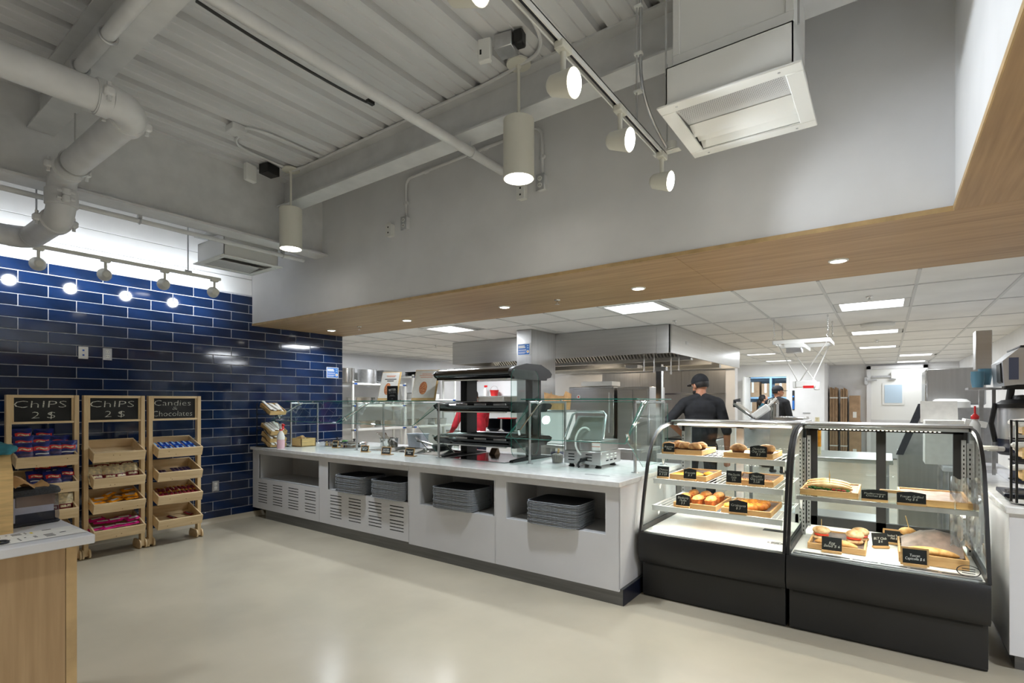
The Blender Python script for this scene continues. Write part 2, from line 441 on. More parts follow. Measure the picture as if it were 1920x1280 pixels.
# kitchen shell
struct('wall_kitchen_left', MB().bx(-9.05, -8.85, 3.9, 18, 0, 2.6), 'white_wall', 'grey-white kitchen wall behind the pot shelves')
struct('wall_kitchen_near', MB().bx(-9.0, -6.6, 3.9, 4.1, 0, 2.6), 'white_wall', 'hidden kitchen wall beside the tiles')
struct('wall_kitchen_right', MB().bx(1.42, 1.6, 4.85, 18, 0, 2.6), 'white_wall', 'white kitchen wall on the right')
DX0, DX1 = -2.98, -2.09
bw = MB().bx(-9.0, DX0, 15.0, 15.15, 0, 2.6).bx(DX1, -1.25, 15.0, 15.15, 0, 2.6).bx(DX0, DX1, 15.0, 15.15, 2.12, 2.6).bx(-1.40, -1.25, 15.15, 16.6, 0, 2.6)
struct('wall_kitchen_back', bw, 'white_wall', 'grey-white kitchen back wall with a doorway')
struct('wall_kitchen_recess', MB().bx(-1.4, 1.5, 16.45, 16.6, 0, 2.6), 'white_wall', 'white kitchen wall around the cold room door')
struct('wall_store', MB().bx(-4.3, -.9, 17.9, 18.05, 0, 2.6).bx(-4.4, -4.3, 15.1, 18, 0, 2.6), 'pane_blue', 'pale blue store room wall seen through the doorway')
kc = struct('ceiling_kitchen', MB().bx(-9.0, 1.5, 4.81, 18, 2.452, 2.6), 'white_wall', 'white suspended tile ceiling of the kitchen')
P('ceil_tile', (232, 231, 229), 0.8, var=0.02, scale=2, bump=0.03, bscale=90)
P('tbar', (206, 206, 205), 0.5)
LIGHTS = [(-8, 0, 0), (-7, 1, 0), (-4, 0, 0), (-1, 1, 1), (-1, 3, 1), (-1, 5, 1), (0, 7, 1), (-4, 5, 1), (-4, 7, 1), (0, 9, 0), (-12, 3, 0), (-12, 5, 0), (-8, 5, 0)]
LIGHTS = []
LX = [(-4.81, 5.21), (-7.6, 6.66), (-2.11, 5.16), (-.125, 6.38), (-.135, 8.92), (-.13, 11.4), (.49, 13.67), (.48, 15.85), (-2.09, 11.52), (-2.09, 13.9), (-7.6, 9.1), (-6.9, 11.6), (-5.6, 13.9)]
tb = MB(); tm = {}
ci = 0
ys = [4.83] + [5.45 + 1.21 * k for k in range(0, 11)]
xs = [.2 + .65 * k for k in range(-14, 3)]
for y in ys[1:]:
    if y < 17.8: tb.bx(-8.9, 1.45, y - .012, y + .012, 2.428, 2.436)
for x in xs:
    if -8.85 < x < 1.45: tb.bx(x - .012, x + .012, 4.83, 17.9, 2.428, 2.436)
tag(tb.build('ceiling_grid', 'tbar', kc))
def ctile(x0, x1, y0, y1):
    k = (round(x1 - x0, 2), round(y1 - y0, 2))
    if k not in tm:
        o = MB().box((0, 0, 0), (x1 - x0, y1 - y0, .015)).build('ceiling_tile', 'ceil_tile', None, (0, 0, 0)); tm[k] = o.data; C.objects.unlink(o); bpy.data.objects.remove(o)
    o = bpy.data.objects.new('ceiling_tile', tm[k]); C.objects.link(o); o.parent = kc
    o.location = Vector(((x0 + x1) / 2, (y0 + y1) / 2, 2.441)) - ORG[kc.name]
for i in range(len(xs) - 1):
    for j in range(len(ys) - 1):
        x0, x1 = max(xs[i], -8.86), min(xs[i + 1], 1.43)
        y0, y1 = ys[j], ys[j + 1]
        if x1 - x0 < .05 or y1 > 17.5: continue
        hit = [p for p in LX if x0 < p[0] < x1 and y0 < p[1] < y1]
        if not hit: ctile(x0, x1, y0, y1)
        else:
            ya, yb = hit[0][1] - .275, hit[0][1] + .275
            if ya - y0 > .04: ctile(x0, x1, y0, ya)
            if y1 - yb > .04: ctile(x0, x1, yb, y1)
WH = ['behind the heated shelves', 'nearest the left kitchen wall', 'left of the hood corner', 'right of the hood by the round detector', 'second in the row right of the hood', 'third in the row right of the hood', 'in front of the cold room door', 'farthest right, against the back wall', 'just beyond the far end of the hood', 'beyond the hood behind the hanging frame', 'deep left in the kitchen above the racks', 'behind the left hood panel', 'far left at the back of the kitchen']
for (x, y), w in zip(LX, WH):
    t = thing('ceiling_light', 'square white ceiling light panel ' + w, 'ceiling light', (x, y, 2.43), 0, 'kitchen ceiling light panels')
    MB().bx(x - .31, x - .262, y - .27, y + .27, 2.431, 2.449).bx(x + .262, x + .31, y - .27, y + .27, 2.431, 2.449).bx(x - .262, x + .262, y - .27, y - .25, 2.431, 2.449).bx(x - .262, x + .262, y + .25, y + .27, 2.431, 2.449).build('frame', 'tbar', t)
    MB().bx(x - .262, x + .262, y - .25, y + .25, 2.436, 2.446).build('diffuser', 'panel_light', t)
    area(t, (x, y, 2.425), .5, .48, E_PANEL * (.4 if y > 13 and x > 0 else 1))
# ---------------------------------------------------------------- steel beams
def ibeam(mb, axis, c, a0, a1, zb, zt, w, t=.014):
    pr = [(c - w / 2, zb), (c + w / 2, zb), (c + w / 2, zb + t), (c + t / 2, zb + t), (c + t / 2, zt - t), (c + w / 2, zt - t), (c + w / 2, zt), (c - w / 2, zt), (c - w / 2, zt - t), (c - t / 2, zt - t), (c - t / 2, zb + t), (c - w / 2, zb + t)]
    if axis == 'y': mb.prism(pr, 'y', a0, a1)
    else: mb.prism(pr, 'x', a0, a1)
tag(( lambda m: (ibeam(m, 'y', -5.088, -5.0, 3.45, 3.06, 3.744, .224, .018), m)[1])(MB()).build('steel_beam', 'steel_paint'), 'deep white steel beam running above the blue tile wall to the bulkhead', 'beam')
tag(( lambda m: (ibeam(m, 'x', 3.005, -5.07, .282, 3.453, 3.744, .185), m)[1])(MB()).build('steel_beam', 'steel_paint'), 'white steel beam along the ceiling just in front of the bulkhead', 'beam')
tag(( lambda m: (ibeam(m, 'x', 1.082, -5.07, .282, 3.453, 3.744, .16), m)[1])(MB()).build('steel_beam', 'steel_paint'), 'white steel beam crossing the ceiling above the large pipe', 'beam')
tag(( lambda m: (ibeam(m, 'x', -1.2, -5.07, .282, 3.453, 3.744, .16), m)[1])(MB()).build('steel_beam', 'steel_paint'), 'white steel beam over the near end of the room', 'beam')
# ---------------------------------------------------------------- large drain pipe with couplings
ZP, YP, XP, rp = 3.11, 1.15, -3.46, .083
pp = thing('drain_pipe', 'large white painted pipe with grooved elbows and bolted couplings at the ceiling', 'pipe', (XP, YP, ZP))
MB().cyl((XP, -4.9, ZP), (XP, YP - .16, ZP), rp, n=24).build('pipe_run', 'steel_paint', pp)
MB().tube(arc((XP - .13, YP - .13, ZP), .13, 0, 90, (1, 0, 0), (0, 1, 0), 8), rp * 1.03, 20).build('elbow', 'steel_paint', pp)
XD = -4.86
MB().cyl((XP - .16, YP, ZP), (XD + .14, YP, ZP), rp, n=24).build('pipe_run', 'steel_paint', pp)
MB().tube(arc((XD + .12, YP, ZP - .12), .12, 90, 180, (1, 0, 0), (0, 0, 1), 8), rp * 1.03, 20).build('elbow', 'steel_paint', pp)
MB().cyl((XD, YP, ZP - .13), (XD, YP, 2.915), rp, n=20).build('pipe_run', 'steel_paint', pp)
MB().tube(arc((XD - .12, YP, 2.92), .12, 0, -90, (1, 0, 0), (0, 0, 1), 8), rp * 1.03, 20).build('elbow', 'steel_paint', pp)
MB().cyl((XD - .12, YP, 2.80), (-5.6, YP, 2.80), rp, n=20).build('pipe_run', 'steel_paint', pp)
MB().tube(arc((-5.6, YP - .13, 2.80), .13, 90, 180, (1, 0, 0), (0, 1, 0), 8), rp * 1.03, 20).build('elbow', 'steel_paint', pp)
MB().cyl((-5.73, YP - .13, 2.80), (-5.73, -4.9, 2.80), rp, n=20).build('pipe_run', 'steel_paint', pp)
def coupling(p, d):
    p = Vector(p); d = Vector(d).normalized(); u = Vector((0, 0, 1)) if abs(d.z) < .5 else Vector((0, 1, 0)); w = d.cross(u)
    m = MB().cyl(p - d * .028, p + d * .028, rp * 1.17, n=24).cyl(p - d * .034, p - d * .028, rp * 1.1, n=24).cyl(p + d * .028, p + d * .034, rp * 1.1, n=24)
    for s in (-1, 1):
        q = p + w * s * rp * 1.28
        m.box(q, (.05, .05, .05), None, 0, .01); m.cyl(q - u * .05, q + u * .05, .011, n=8)
    m.build('coupling', 'steel_paint', pp)
for p, d in (((XP, YP - .16, ZP), (0, 1, 0)), ((XP - .16, YP, ZP), (1, 0, 0)), ((XD + .15, YP, ZP), (1, 0, 0)), ((XD, YP, ZP - .15), (0, 0, 1)), ((XD, YP, 2.91), (0, 0, 1)), ((XD - .14, YP, 2.80), (1, 0, 0))): coupling(p, d)
MB().cyl((-4.55, YP, ZP + .1), (-4.55, YP, 3.745), .006, n=6).tube(arc((-4.55, YP, ZP), rp + .006, 0, 360, (0, 1, 0), (0, 0, 1), 20), .006, 5).box((-4.55, YP, ZP + .1), (.03, .05, .02)).build('pipe_hanger', 'steel', pp)
# small pipe clamped to the beam
q = thing('sprinkler_pipe', 'thin white pipe clamped along the ceiling beam at upper left', 'pipe', (-4, .99, 3.41))
MB().cyl((-4.02, .985, 3.405), (.28, .985, 3.405), .034, n=16).build('pipe_run', 'steel_paint', q)
for x in (-3.8, -3.35):
    MB().tube(arc((x, .985, 3.405), .042, -200, 20, (0, 1, 0), (0, 0, 1), 12), .008, 6).box((x, 1.015, 3.47), (.03, .06, .035), None, 0, .004).cyl((x, .945, 3.42), (x, 1.03, 3.50), .006, n=6).build('clamp', 'alu', q)
q = thing('sprinkler_pipe', 'long white pipe running below the deck to the bulkhead behind the pendant', 'pipe', (-2.58, 2, 3.37))
MB().cyl((-2.585, -4.9, 3.372), (-2.585, 3.45, 3.372), .036, n=18).build('pipe_run', 'steel_paint', q)
MB().tube(arc((-2.585, 3.05, 3.372), .041, 0, 360, (1, 0, 0), (0, 0, 1), 16), .005, 5).cyl((-2.585, 3.05, 3.41), (-2.585, 3.05, 3.453), .006, n=6).build('pipe_hanger', 'steel_paint', q)
MB().tube(bez((-2.60, 1.1, 3.32), (-2.61, 1.4, 3.30), (-2.66, 1.9, 3.33), (-2.655, 2.12, 3.345), 12), .008, 6).box((-2.645, 2.14, 3.35), (.025, .05, .02)).build('cable', 'black', q)
q = thing('sprinkler_pipe', 'thin pipe along the underside of the beam above the blue wall', 'pipe', (-5.2, 0, 3.0))
MB().cyl((-5.197, -4.5, 3.01), (-5.197, 3.3, 3.01), .02, n=12).build('pipe_run', 'steel_paint', q)
for y in (.55, 1.75, 3.05): MB().tube(arc((-5.197, y, 3.01), .026, 0, 360, (1, 0, 0), (0, 0, 1), 12), .006, 5).box((-5.197, y, 3.045), (.03, .03, .03)).build('clamp', 'alu', q)
# ---------------------------------------------------------------- pendants
for x, y, w in ((-2.005, 2.86, 'between the track lights and the outlets'), (-4.735, 2.865, 'at the left end over the serving counter'), (-4.735, -.6, 'added unseen behind the viewer at left for general light'), (-2.005, -.6, 'added unseen behind the viewer for general light')):  # last two pendants are unseen, added to lift the ambient light
    t = thing('pendant_lamp', 'white cylinder pendant lamp ' + w, 'lamp', (x, y, 2.955), 0, 'white cylinder pendant lamps')
    MB().lathe([(0, 3.745), (.07, 3.745), (.082, 3.735), (.082, 3.722), (.02, 3.716), (.012, 3.69)], (x, y, 0), 24).build('canopy', 'lamp_white', t)
    MB().cyl((x, y, 3.345), (x, y, 3.72), .011, n=10).build('stem', 'lamp_white', t)
    MB().lathe([(0, 3.352), (.098, 3.352), (.104, 3.345), (.104, 2.957), (.099, 2.955), (.097, 2.99), (.0, 2.99)], (x, y, 0), 40).build('shade', 'lamp_white', t)
    MB().lathe([(0, 2.968), (.092, 2.968), (.092, 2.972)], (x, y, 0), 32).build('lens', 'lens', t)
    spot(t, (x, y, 2.95), (x, y, 0), E_PENDANT, 98, 1.0, .08)
def junction(name, label, cat, c, parts):
    t = thing(name, label, cat, c)
    for nm, mt, f in parts: f(MB()).build(nm, mt, t)
    return t
junction('emergency_lamp', 'small white box beside a grey junction box and black sensor near the big pendant', 'junction box', (-2.0, 2.6, 3.6), [
    ('white_box', 'plastic_white', lambda m: m.box((-2.03, 2.53, 3.645), (.085, .04, .14), (0, 0, .3), 0, .006)),
    ('junction_box', 'alu', lambda m: m.box((-1.93, 2.62, 3.69), (.12, .12, .09), (0, 0, .2), 0, .004)),
    ('sensor', 'black', lambda m: m.box((-1.83, 2.62, 3.69), (.06, .07, .09), (0, 0, .2), 0, .008)),
    ('slot', 'dark', lambda m: m.box((-2.045, 2.505, 3.63), (.012, .004, .03), (0, 0, .3)))])
junction('emergency_lamp', 'small white box beside a black junction box near the left pendant', 'junction box', (-4.85, 2.6, 3.6), [
    ('white_box', 'plastic_white', lambda m: m.box((-4.9, 2.55, 3.63), (.05, .11, .16), (0, 0, .2), 0, .006)),
    ('junction_box', 'black', lambda m: m.box((-4.83, 2.7, 3.69), (.12, .14, .09), (0, 0, .2), 0, .004))])
junction('junction_box', 'grey electrical box with conduit on the metal deck left of centre', 'junction box', (-4.37, 2.16, 3.69), [
    ('box_body', 'steel_paint', lambda m: m.box((-4.37, 2.16, 3.715), (.12, .12, .055), None, 0, .004)),
    ('conduit', 'steel_paint', lambda m: m.tube(bez((-4.31, 2.2, 3.725), (-4.2, 2.3, 3.72), (-4.25, 2.5, 3.73), (-4.25, 2.85, 3.73), 10), .011, 8)),
    ('conduit', 'steel_paint', lambda m: m.tube(bez((-4.4, 2.22, 3.72), (-4.75, 2.25, 3.73), (-4.68, 2.4, 3.73), (-4.73, 2.78, 3.73), 10), .011, 8))])
q = thing('conduit', 'thin white conduit linking the two pendant lamps along the deck', 'conduit', (-3.4, 2.88, 3.73))
MB().tube([(-4.72, 2.87, 3.722), (-4.55, 2.9, 3.727), (-4.4, 2.905, 3.73), (-2.3, 2.905, 3.73), (-2.15, 2.89, 3.727), (-2.02, 2.865, 3.722)], .013, 8).build('conduit_run', 'steel_paint', q)
MB().tube(bez((-1.99, 2.86, 3.722), (-1.75, 2.86, 3.715), (-1.70, 2.72, 3.72), (-1.68, 2.3, 3.73), 10), .012, 8).build('conduit_run', 'steel_paint', q)
# receptacles and conduit on the bulkhead
def wallbox(x, z, style, lab):
    t = thing('wall_outlet', lab, 'outlet', (x, 3.45, z - .06))
    MB().bx(x - .035, x + .035, 3.40, 3.45, z - .058, z + .058, 0, .004).build('box_body', 'steel_paint' if style else 'plastic_white', t)
    MB().bx(x - .04, x + .04, 3.394, 3.402, z - .064, z + .064, 0, .003).build('face_plate', 'alu' if style else 'plastic_white', t)
    for d in (-.026, .026):
        if style: MB().lathe([(0, .003), (.019, .003), (.019, 0)], (x, 3.394, z + d), 14, M=Matrix.Rotation(R(90), 3, 'X')).build('socket', 'plastic_white', t)
        else: MB().box((x, 3.393, z + d), (.013, .003, .013)).build('socket', 'dark', t)
    for d in (-.026, .026):
        if style:
            for e in (-.007, .007): MB().box((x + e, 3.390, z + d), (.003, .002, .01)).build('slot', 'dark', t)
wallbox(-3.93, 3.13, 0, 'white two-jack box left of the lower outlet on the bulkhead')
wallbox(-3.715, 3.155, 1, 'grey double outlet at the lower left end of the bulkhead conduit')
wallbox(-2.365, 3.135, 0, 'white two-jack box just under the big pendant lamp')
wallbox(-2.18, 3.165, 1, 'grey double outlet right of the big pendant lamp')
q = thing('conduit', 'white conduit looping over the bulkhead between the two outlets', 'conduit', (-3, 3.43, 3.6))
MB().tube([(-3.715, 3.425, 3.21), (-3.715, 3.425, 3.5)] + arc((-3.635, 3.425, 3.5), .08, 180, 90, (1, 0, 0), (0, 0, 1), 6) + [(-3.3, 3.425, 3.59), (-2.3, 3.425, 3.61)] + arc((-2.26, 3.425, 3.53), .08, 90, 0, (1, 0, 0), (0, 0, 1), 6) + [(-2.18, 3.425, 3.22)], .014, 8).build('conduit_run', 'steel_paint', q)
for x, z in ((-3.715, 3.35), (-3.45, 3.586), (-2.75, 3.604), (-2.18, 3.37)): MB().box((x, 3.432, z), (.05, .034, .03), None, 0, .004).build('strap', 'steel_paint', q)
# ---------------------------------------------------------------- track lights
def head(t, p, d, r0, r1, L, up=.1):
    p = Vector(p); d = Vector(d).normalized()
    h = MB().cyl(p - d * L * .5, p + d * L * .5, r0, r1, 24).cyl(p - d * L * .62, p - d * L * .5, r0 * .72, r0, 24).build('lamp_head', 'lamp_white', t)
    MB().cyl(p + d * (L * .5 - .004), p + d * (L * .5 + .003), r1 * .9, n=24).build('lens', 'lens', h)
    MB().cyl(p + Vector((0, 0, r0 * .8)), p + Vector((0, 0, r0 + up)), .012, n=10).box(p + Vector((0, 0, r0 + up + .012)), (.045, .075, .035), None, 0, .005).build('stem', 'lamp_white', t)
XT, ZT = -1.073, 2.9
t = thing('track_rail', 'white ceiling light track hanging in front of the air diffuser', 'light track', (XT, 1, ZT))
MB().bx(XT - .018, XT - .012, -4.5, 3.04, ZT, ZT + .03).bx(XT + .012, XT + .018, -4.5, 3.04, ZT, ZT + .03).bx(XT - .018, XT + .018, -4.5, 3.04, ZT + .024, ZT + .03).build('rail', 'plastic_white', t)
MB().bx(XT - .011, XT + .011, -4.5, 3.0, ZT + .017, ZT + .023).build('conductor', 'tray_dark', t)
MB().bx(XT - .06, XT + .10, 3.0, 3.05, ZT + .028, ZT + .036, 0, .004).cyl((XT + .05, 3.02, ZT + .036), (XT + .05, 3.02, ZT + .08), .03, n=14).build('feed_plate', 'plastic_white', t)
MB().tube([(XT, 2.62, ZT + .03), (XT, 2.62, 3.744)], .005, 6).tube([(XT + .02, 3.03, ZT + .03), (XT + .02, 3.03, 3.453)], .005, 6).build('hanger_rod', 'steel', t)
MB().tube([(XT + .03, 3.02, ZT + .05)] + bez((XT + .03, 2.98, ZT + .05), (XT + .03, 2.7, ZT + .1), (XT + .018, 2.63, ZT + .2), (XT + .018, 2.63, ZT + .35), 8) + [(XT + .018, 2.63, 3.744)], .009, 8).build('flex_cable', 'alu', t)
for z in (3.1, 3.3, 3.55): MB().box((XT + .008, 2.625, z), (.04, .03, .012)).build('cable_tie', 'plastic_white', t)
names = ['at the near top edge of the picture', 'nearest of the three whole heads on the sloping track', 'second head on the sloping track', 'last head, at the far end of the sloping track', 'out of view behind the viewer', 'out of view farthest behind']
for (y, w) in ((1.23, names[0]), (1.83, names[1]), (2.385, names[2]), (2.97, names[3]), (.4, names[4]), (-1.6, names[5])):
    t = thing('track_lamp', 'white track spotlight with glowing lens, ' + w, 'spotlight', (XT, y, ZT), 0, 'track spotlights over the servery')
    p = Vector((XT + .01, y, ZT - .155)); d = Vector((.97, .0, -.22)).normalized()
    head(t, p, d, .04, .057, .105, .095)
    spot(t, p + d * .09, p + d * 2, E_TRACK, 104, .9, .06)
XL, ZL = -6.0, 2.80
t = thing('track_rail', 'light track hanging on rods in front of the blue tile wall', 'light track', (XL, 1, ZL))
MB().bx(XL - .018, XL + .018, -4.5, 2.79, ZL, ZL + .03, 0, .003).build('rail', 'lamp_white', t)
for y in (1.25, 2.46): MB().cyl((XL, y, ZL + .03), (XL, y, 3.745), .007, n=8).box((XL, y, ZL + .04), (.03, .07, .02)).build('hanger_rod', 'steel', t)
for y, w in ((-.7, 'out of view at far left'), (-.2, 'out of view at left'), (.3, 'just outside the left edge of the picture'), (.78, 'at the left edge of the picture'), (1.264, 'leftmost whole head against the blue tiles'), (1.744, 'second from left against the blue tiles'), (2.242, 'third from left against the blue tiles'), (2.726, 'rightmost head against the blue tiles')):
    t = thing('track_lamp', 'cream dome track spotlight facing the blue wall, ' + w, 'spotlight', (XL, y, ZL), 0, 'track spotlights along the blue wall')
    p = Vector((XL - .0, y, ZL - .135)); d = Vector((-.95, .08, .1)).normalized()
    head(t, p, d, .036, .060, .085, .085)
    spot(t, p + d * .075, p + d * 2, E_WALLWASH, 125, 1.0, .05)
# ---------------------------------------------------------------- soffit downlights and sprinklers
for (x, y), w in zip(((-6.11, 4.29), (-4.625, 4.283), (-3.166, 4.265), (-1.719, 4.232), (-.268, 4.204)), ('first, nearest the blue wall', 'second from the blue wall', 'third from the blue wall', 'fourth from the blue wall', 'fifth, above the display cases')):
    t = thing('recessed_light', 'round recessed light in the wooden soffit, ' + w, 'downlight', (x, y, 2.42), 0, 'recessed lights in the soffit')
    MB().lathe([(.046, 2.431), (.062, 2.431), (.06, 2.424), (.05, 2.42), (.046, 2.424), (.046, 2.431)], (x, y, 0), 28).build('trim_ring', 'plastic_white', t)
    MB().lathe([(0, 2.423), (.047, 2.423), (.047, 2.428)], (x, y, 0), 24).build('lens', 'lens', t)
    spot(t, (x, y, 2.417), (x, y, 0), E_DOWN, 150, .6, .05)
for (x, y), z, w in zip(((-5.515, 4.29), (-2.543, 4.268), (-6.275, 6.47), (-.128, 5.82), (-2.06, 6.2), (-.12, 10.0)), (2.43,) * 6, ('in the soffit left of the centre', 'in the soffit near the hood', 'in the kitchen ceiling over the pot shelf', 'above the first light panel right of the hood', 'at the corner of the hood', 'deep in the kitchen between light panels')):
    t = thing('ceiling_sprinkler', 'small chrome sprinkler head ' + w, 'sprinkler', (x, y, z - .05))
    MB().lathe([(0, z), (.03, z), (.028, z - .006), (.008, z - .008), (.007, z - .03), (0, z - .03)], (x, y, 0), 14).build('escutcheon', 'chrome', t)
    MB().lathe([(0, z - .04), (.022, z - .041), (.022, z - .043), (0, z - .045)], (x, y, 0), 12).cyl((x - .01, y, z - .028), (x - .012, y, z - .041), .003, n=5).cyl((x + .01, y, z - .028), (x + .012, y, z - .041), .003, n=5).build('deflector', 'chrome', t)
t = thing('ceiling_detector', 'round white detector on the kitchen ceiling behind the first light panel', 'detector', (-.09, 7.9, 2.37))
MB().lathe([(0, 2.432), (.17, 2.432), (.18, 2.41), (.16, 2.385), (.1, 2.378), (0, 2.376)], (-.09, 7.9, 0), 28).build('cover', 'plastic_white', t)
# unseen recessed lamps added for general fill light in the wooden ceiling (seating side)
for x, y in ((1.5, 2.0), (1.5, -.3), (3.6, 2.0), (3.6, -.3), (1.5, -2.8)):
    t = thing('recessed_light', 'unseen recessed light added over the seating side for general light', 'downlight', (x, y, 2.42), 0, 'added fill lights over the seating side')
    MB().lathe([(.046, 2.431), (.062, 2.431), (.06, 2.424), (.05, 2.42), (.046, 2.424), (.046, 2.431)], (x, y, 0), 24).build('trim_ring', 'plastic_white', t)
    MB().lathe([(0, 2.423), (.047, 2.423), (.047, 2.428)], (x, y, 0), 20).build('lens', 'lens', t)
    spot(t, (x, y, 2.417), (x, y, 0), E_ROOM_FILL, 150, .6, .06)
# ---------------------------------------------------------------- air diffusers
def diffuser(x0, y0, w, z, label, flip=False):
    x1, y1 = x0 + w, y0 + w
    t = thing('air_diffuser', label, 'air diffuser', (x0 + w / 2, y0 + w / 2, z))
    i = .035
    MB().bx(x0 + i, x1 - i, y0 + i, y0 + i + .006, z + .012, z + .21).bx(x0 + i, x1 - i, y1 - i - .006, y1 - i, z + .012, z + .21).bx(x0 + i, x0 + i + .006, y0 + i, y1 - i, z + .012, z + .21).bx(x1 - i - .006, x1 - i, y0 + i, y1 - i, z + .012, z + .21).bx(x0 + i, x1 - i, y0 + i, y1 - i, z + .205, z + .21).build('plenum_box', 'plastic_white', t)
    f = MB(); g = .07
    f.bx(x0, x1, y0, y0 + g, z, z + .012, 0, .003).bx(x0, x1, y1 - g, y1, z, z + .012, 0, .003).bx(x0, x0 + g, y0 + g, y1 - g, z, z + .012, 0, .003).bx(x1 - g, x1, y0 + g, y1 - g, z, z + .012, 0, .003)
    f.build('frame', 'plastic_white', t)
    a, b = (x0, x1) if not flip else (y0, y1)
    def slab(u0, u1, z0, z1, nm, mt):
        if not flip: m = MB().prism([(u0, z0), (u1, z1), (u1, z1 + .004), (u0, z0 + .004)], 'x', x0 + g, x1 - g)
        else: m = MB().prism([(u0, z0), (u1, z1), (u1, z1 + .004), (u0, z0 + .004)], 'y', y0 + g, y1 - g)
        return m.build(nm, mt, t)
    s0 = (y0 if not flip else x0) + g
    L = w - 2 * g
    pf = slab(s0, s0 + L * .45, z + .006, z + .03, 'perforated_panel', 'perf')
    # punched holes
    hm = MB()
    nu, nv = 46, 16
    for a_ in range(nu):
        for b_ in range(nv):
            uu = (a_ + .5 + .5 * (b_ % 2)) / (nu + .5); vv = (b_ + .5) / nv
            zz = z + .006 + .024 * vv - .0005; r_ = .0026
            if not flip: cx, cy = x0 + g + .01 + (L - .02) * uu, s0 + .008 + (L * .45 - .016) * vv
            else: cx, cy = s0 + .008 + (L * .45 - .016) * vv, y0 + g + .01 + (L - .02) * uu
            hm.add([(cx - r_, cy, zz), (cx, cy - r_, zz), (cx + r_, cy, zz), (cx, cy + r_, zz)], [(0, 1, 2, 3)])
    tag(hm.build('punched_holes', 'ink', pf), kind='stuff')
    slab(s0 + L * .47, s0 + L * .66, z + .03, z + .006, 'louvre', 'plastic_white')
    slab(s0 + L * .68, s0 + L * .84, z + .035, z + .02, 'louvre', 'plastic_white')
    slab(s0 + L * .84, s0 + L, z + .05, z + .012, 'louvre', 'plastic_white')
    for c in ((x0 + .09, y0 + .03), (x1 - .09, y0 + .03), (x0 + .09, y1 - .03), (x1 - .09, y1 - .03)): MB().cyl((c[0], c[1], z - .002), (c[0], c[1], z + .002), .006, n=8).build('screw', 'alu', t)
    return t
t = diffuser(-.922, 2.5, .63, 2.9, 'large white hanging air diffuser with perforated face on the bulkhead')
MB().bx(-.86, -.34, 2.60, 3.05, 3.135, 3.75, 0, .004).bx(-.87, -.33, 2.585, 2.60, 3.14, 3.19, 0, .003).bx(-.87, -.835, 2.585, 2.60, 3.19, 3.75, 0, .003).bx(-.365, -.33, 2.585, 2.60, 3.19, 3.75, 0, .003).build('duct', 'plastic_white', t)
for x in (-.895, -.31): MB().cyl((x, 2.56, 3.1), (x, 2.56, 3.744), .005, n=6).build('hanger_rod', 'steel', t)
t = diffuser(-5.9, 2.465, .63, 2.9, 'white hanging air diffuser under the beam at the end of the blue wall', True)
MB().bx(-5.87, -5.28, 2.6, 2.98, 3.115, 3.2, 0, .004).bx(-5.95, -5.6, 2.5, 2.98, 3.2, 3.7).build('duct', 'plastic_white', t)
# outlets and signs on the tiles
def plate(y, z, label, kind):
    x = -6.572
    t = thing('wall_outlet', label, 'outlet', (x, y, z - .06))
    MB().bx(x - .006, x + .004, y - .04, y + .04, z - .062, z + .062, 0, .003).build('face_plate', 'plastic_white' if kind == 0 else 'alu', t)
    for d in (-.024, .024):
        if kind == 0: MB().box((x + .0045, y, z + d), (.002, .016, .016)).build('socket', 'blue', t)
        else:
            MB().box((x + .005, y, z + d), (.004, .034, .034), None, 0, .004).build('socket', 'plastic_white', t)
            for e in (-.008, .008): MB().box((x + .0075, y + e, z + d), (.001, .003, .012)).build('slot', 'dark', t)
plate(1.726, 1.955, 'white data plate with two blue jacks on the blue tiles', 0)
plate(1.925, 1.954, 'steel double outlet on the blue tiles above the middle rack', 1)
plate(3.0, .442, 'steel double outlet low on the blue tiles beside the candy rack', 1)
def infosign(o, xd, nd, w, h, label):
    t = thing('notice_sign', label, 'sign', o, local=True)
    M = frame((0, 0, 0), xd, nd)
    def bxl(x0, x1, y0, y1, z0, z1, nm, mt):
        m = MB().bx(x0, x1, y0, y1, z0, z1); m.v = [tuple(M @ Vector(v)) for v in m.v]; return m.build(nm, mt, t)
    bxl(-w / 2, w / 2, -h / 2, h / 2, 0, .004, 'border', 'plastic_white')
    bxl(-w / 2 + .008, w / 2 - .008, -h / 2 + .008, h / 2 - .008, .004, .005, 'face', 'blue_sign')
    for i, (yy, ww, hh) in enumerate(((.3, .5, .1), (.17, .55, .1), (-.02, .62, .03), (-.1, .62, .03), (-.24, .6, .035), (-.33, .5, .035))):
        bxl(-w * .42, -w * .42 + ww * w, yy * h - hh * h / 2, yy * h + hh * h / 2, .005, .0058, 'text_line', 'plastic_white')
    m = MB().lathe([(0, .0062), (.1 * w, .0062), (.1 * w, .005)], (w * .33, -h * .2, 0), 18); m.v = [tuple(M @ Vector(v)) for v in m.v]; m.build('emblem', 'plastic_white', t)
    m = MB().lathe([(0, .0066), (.05 * w, .0066), (.05 * w, .006)], (w * .33, -h * .2, 0), 12); m.v = [tuple(M @ Vector(v)) for v in m.v]; m.build('emblem_centre', 'gold', t)
    for yy in (.3, .12): bxl(w * .26, w * .4, yy * h - .04 * h, yy * h + .05 * h, .005, .0058, 'icon', 'blue_light')
infosign((-6.572, 4.632, 1.885), (0, 1, 0), (1, 0, 0), .2, .155, 'blue notice with white text on the tiles at the kitchen opening')
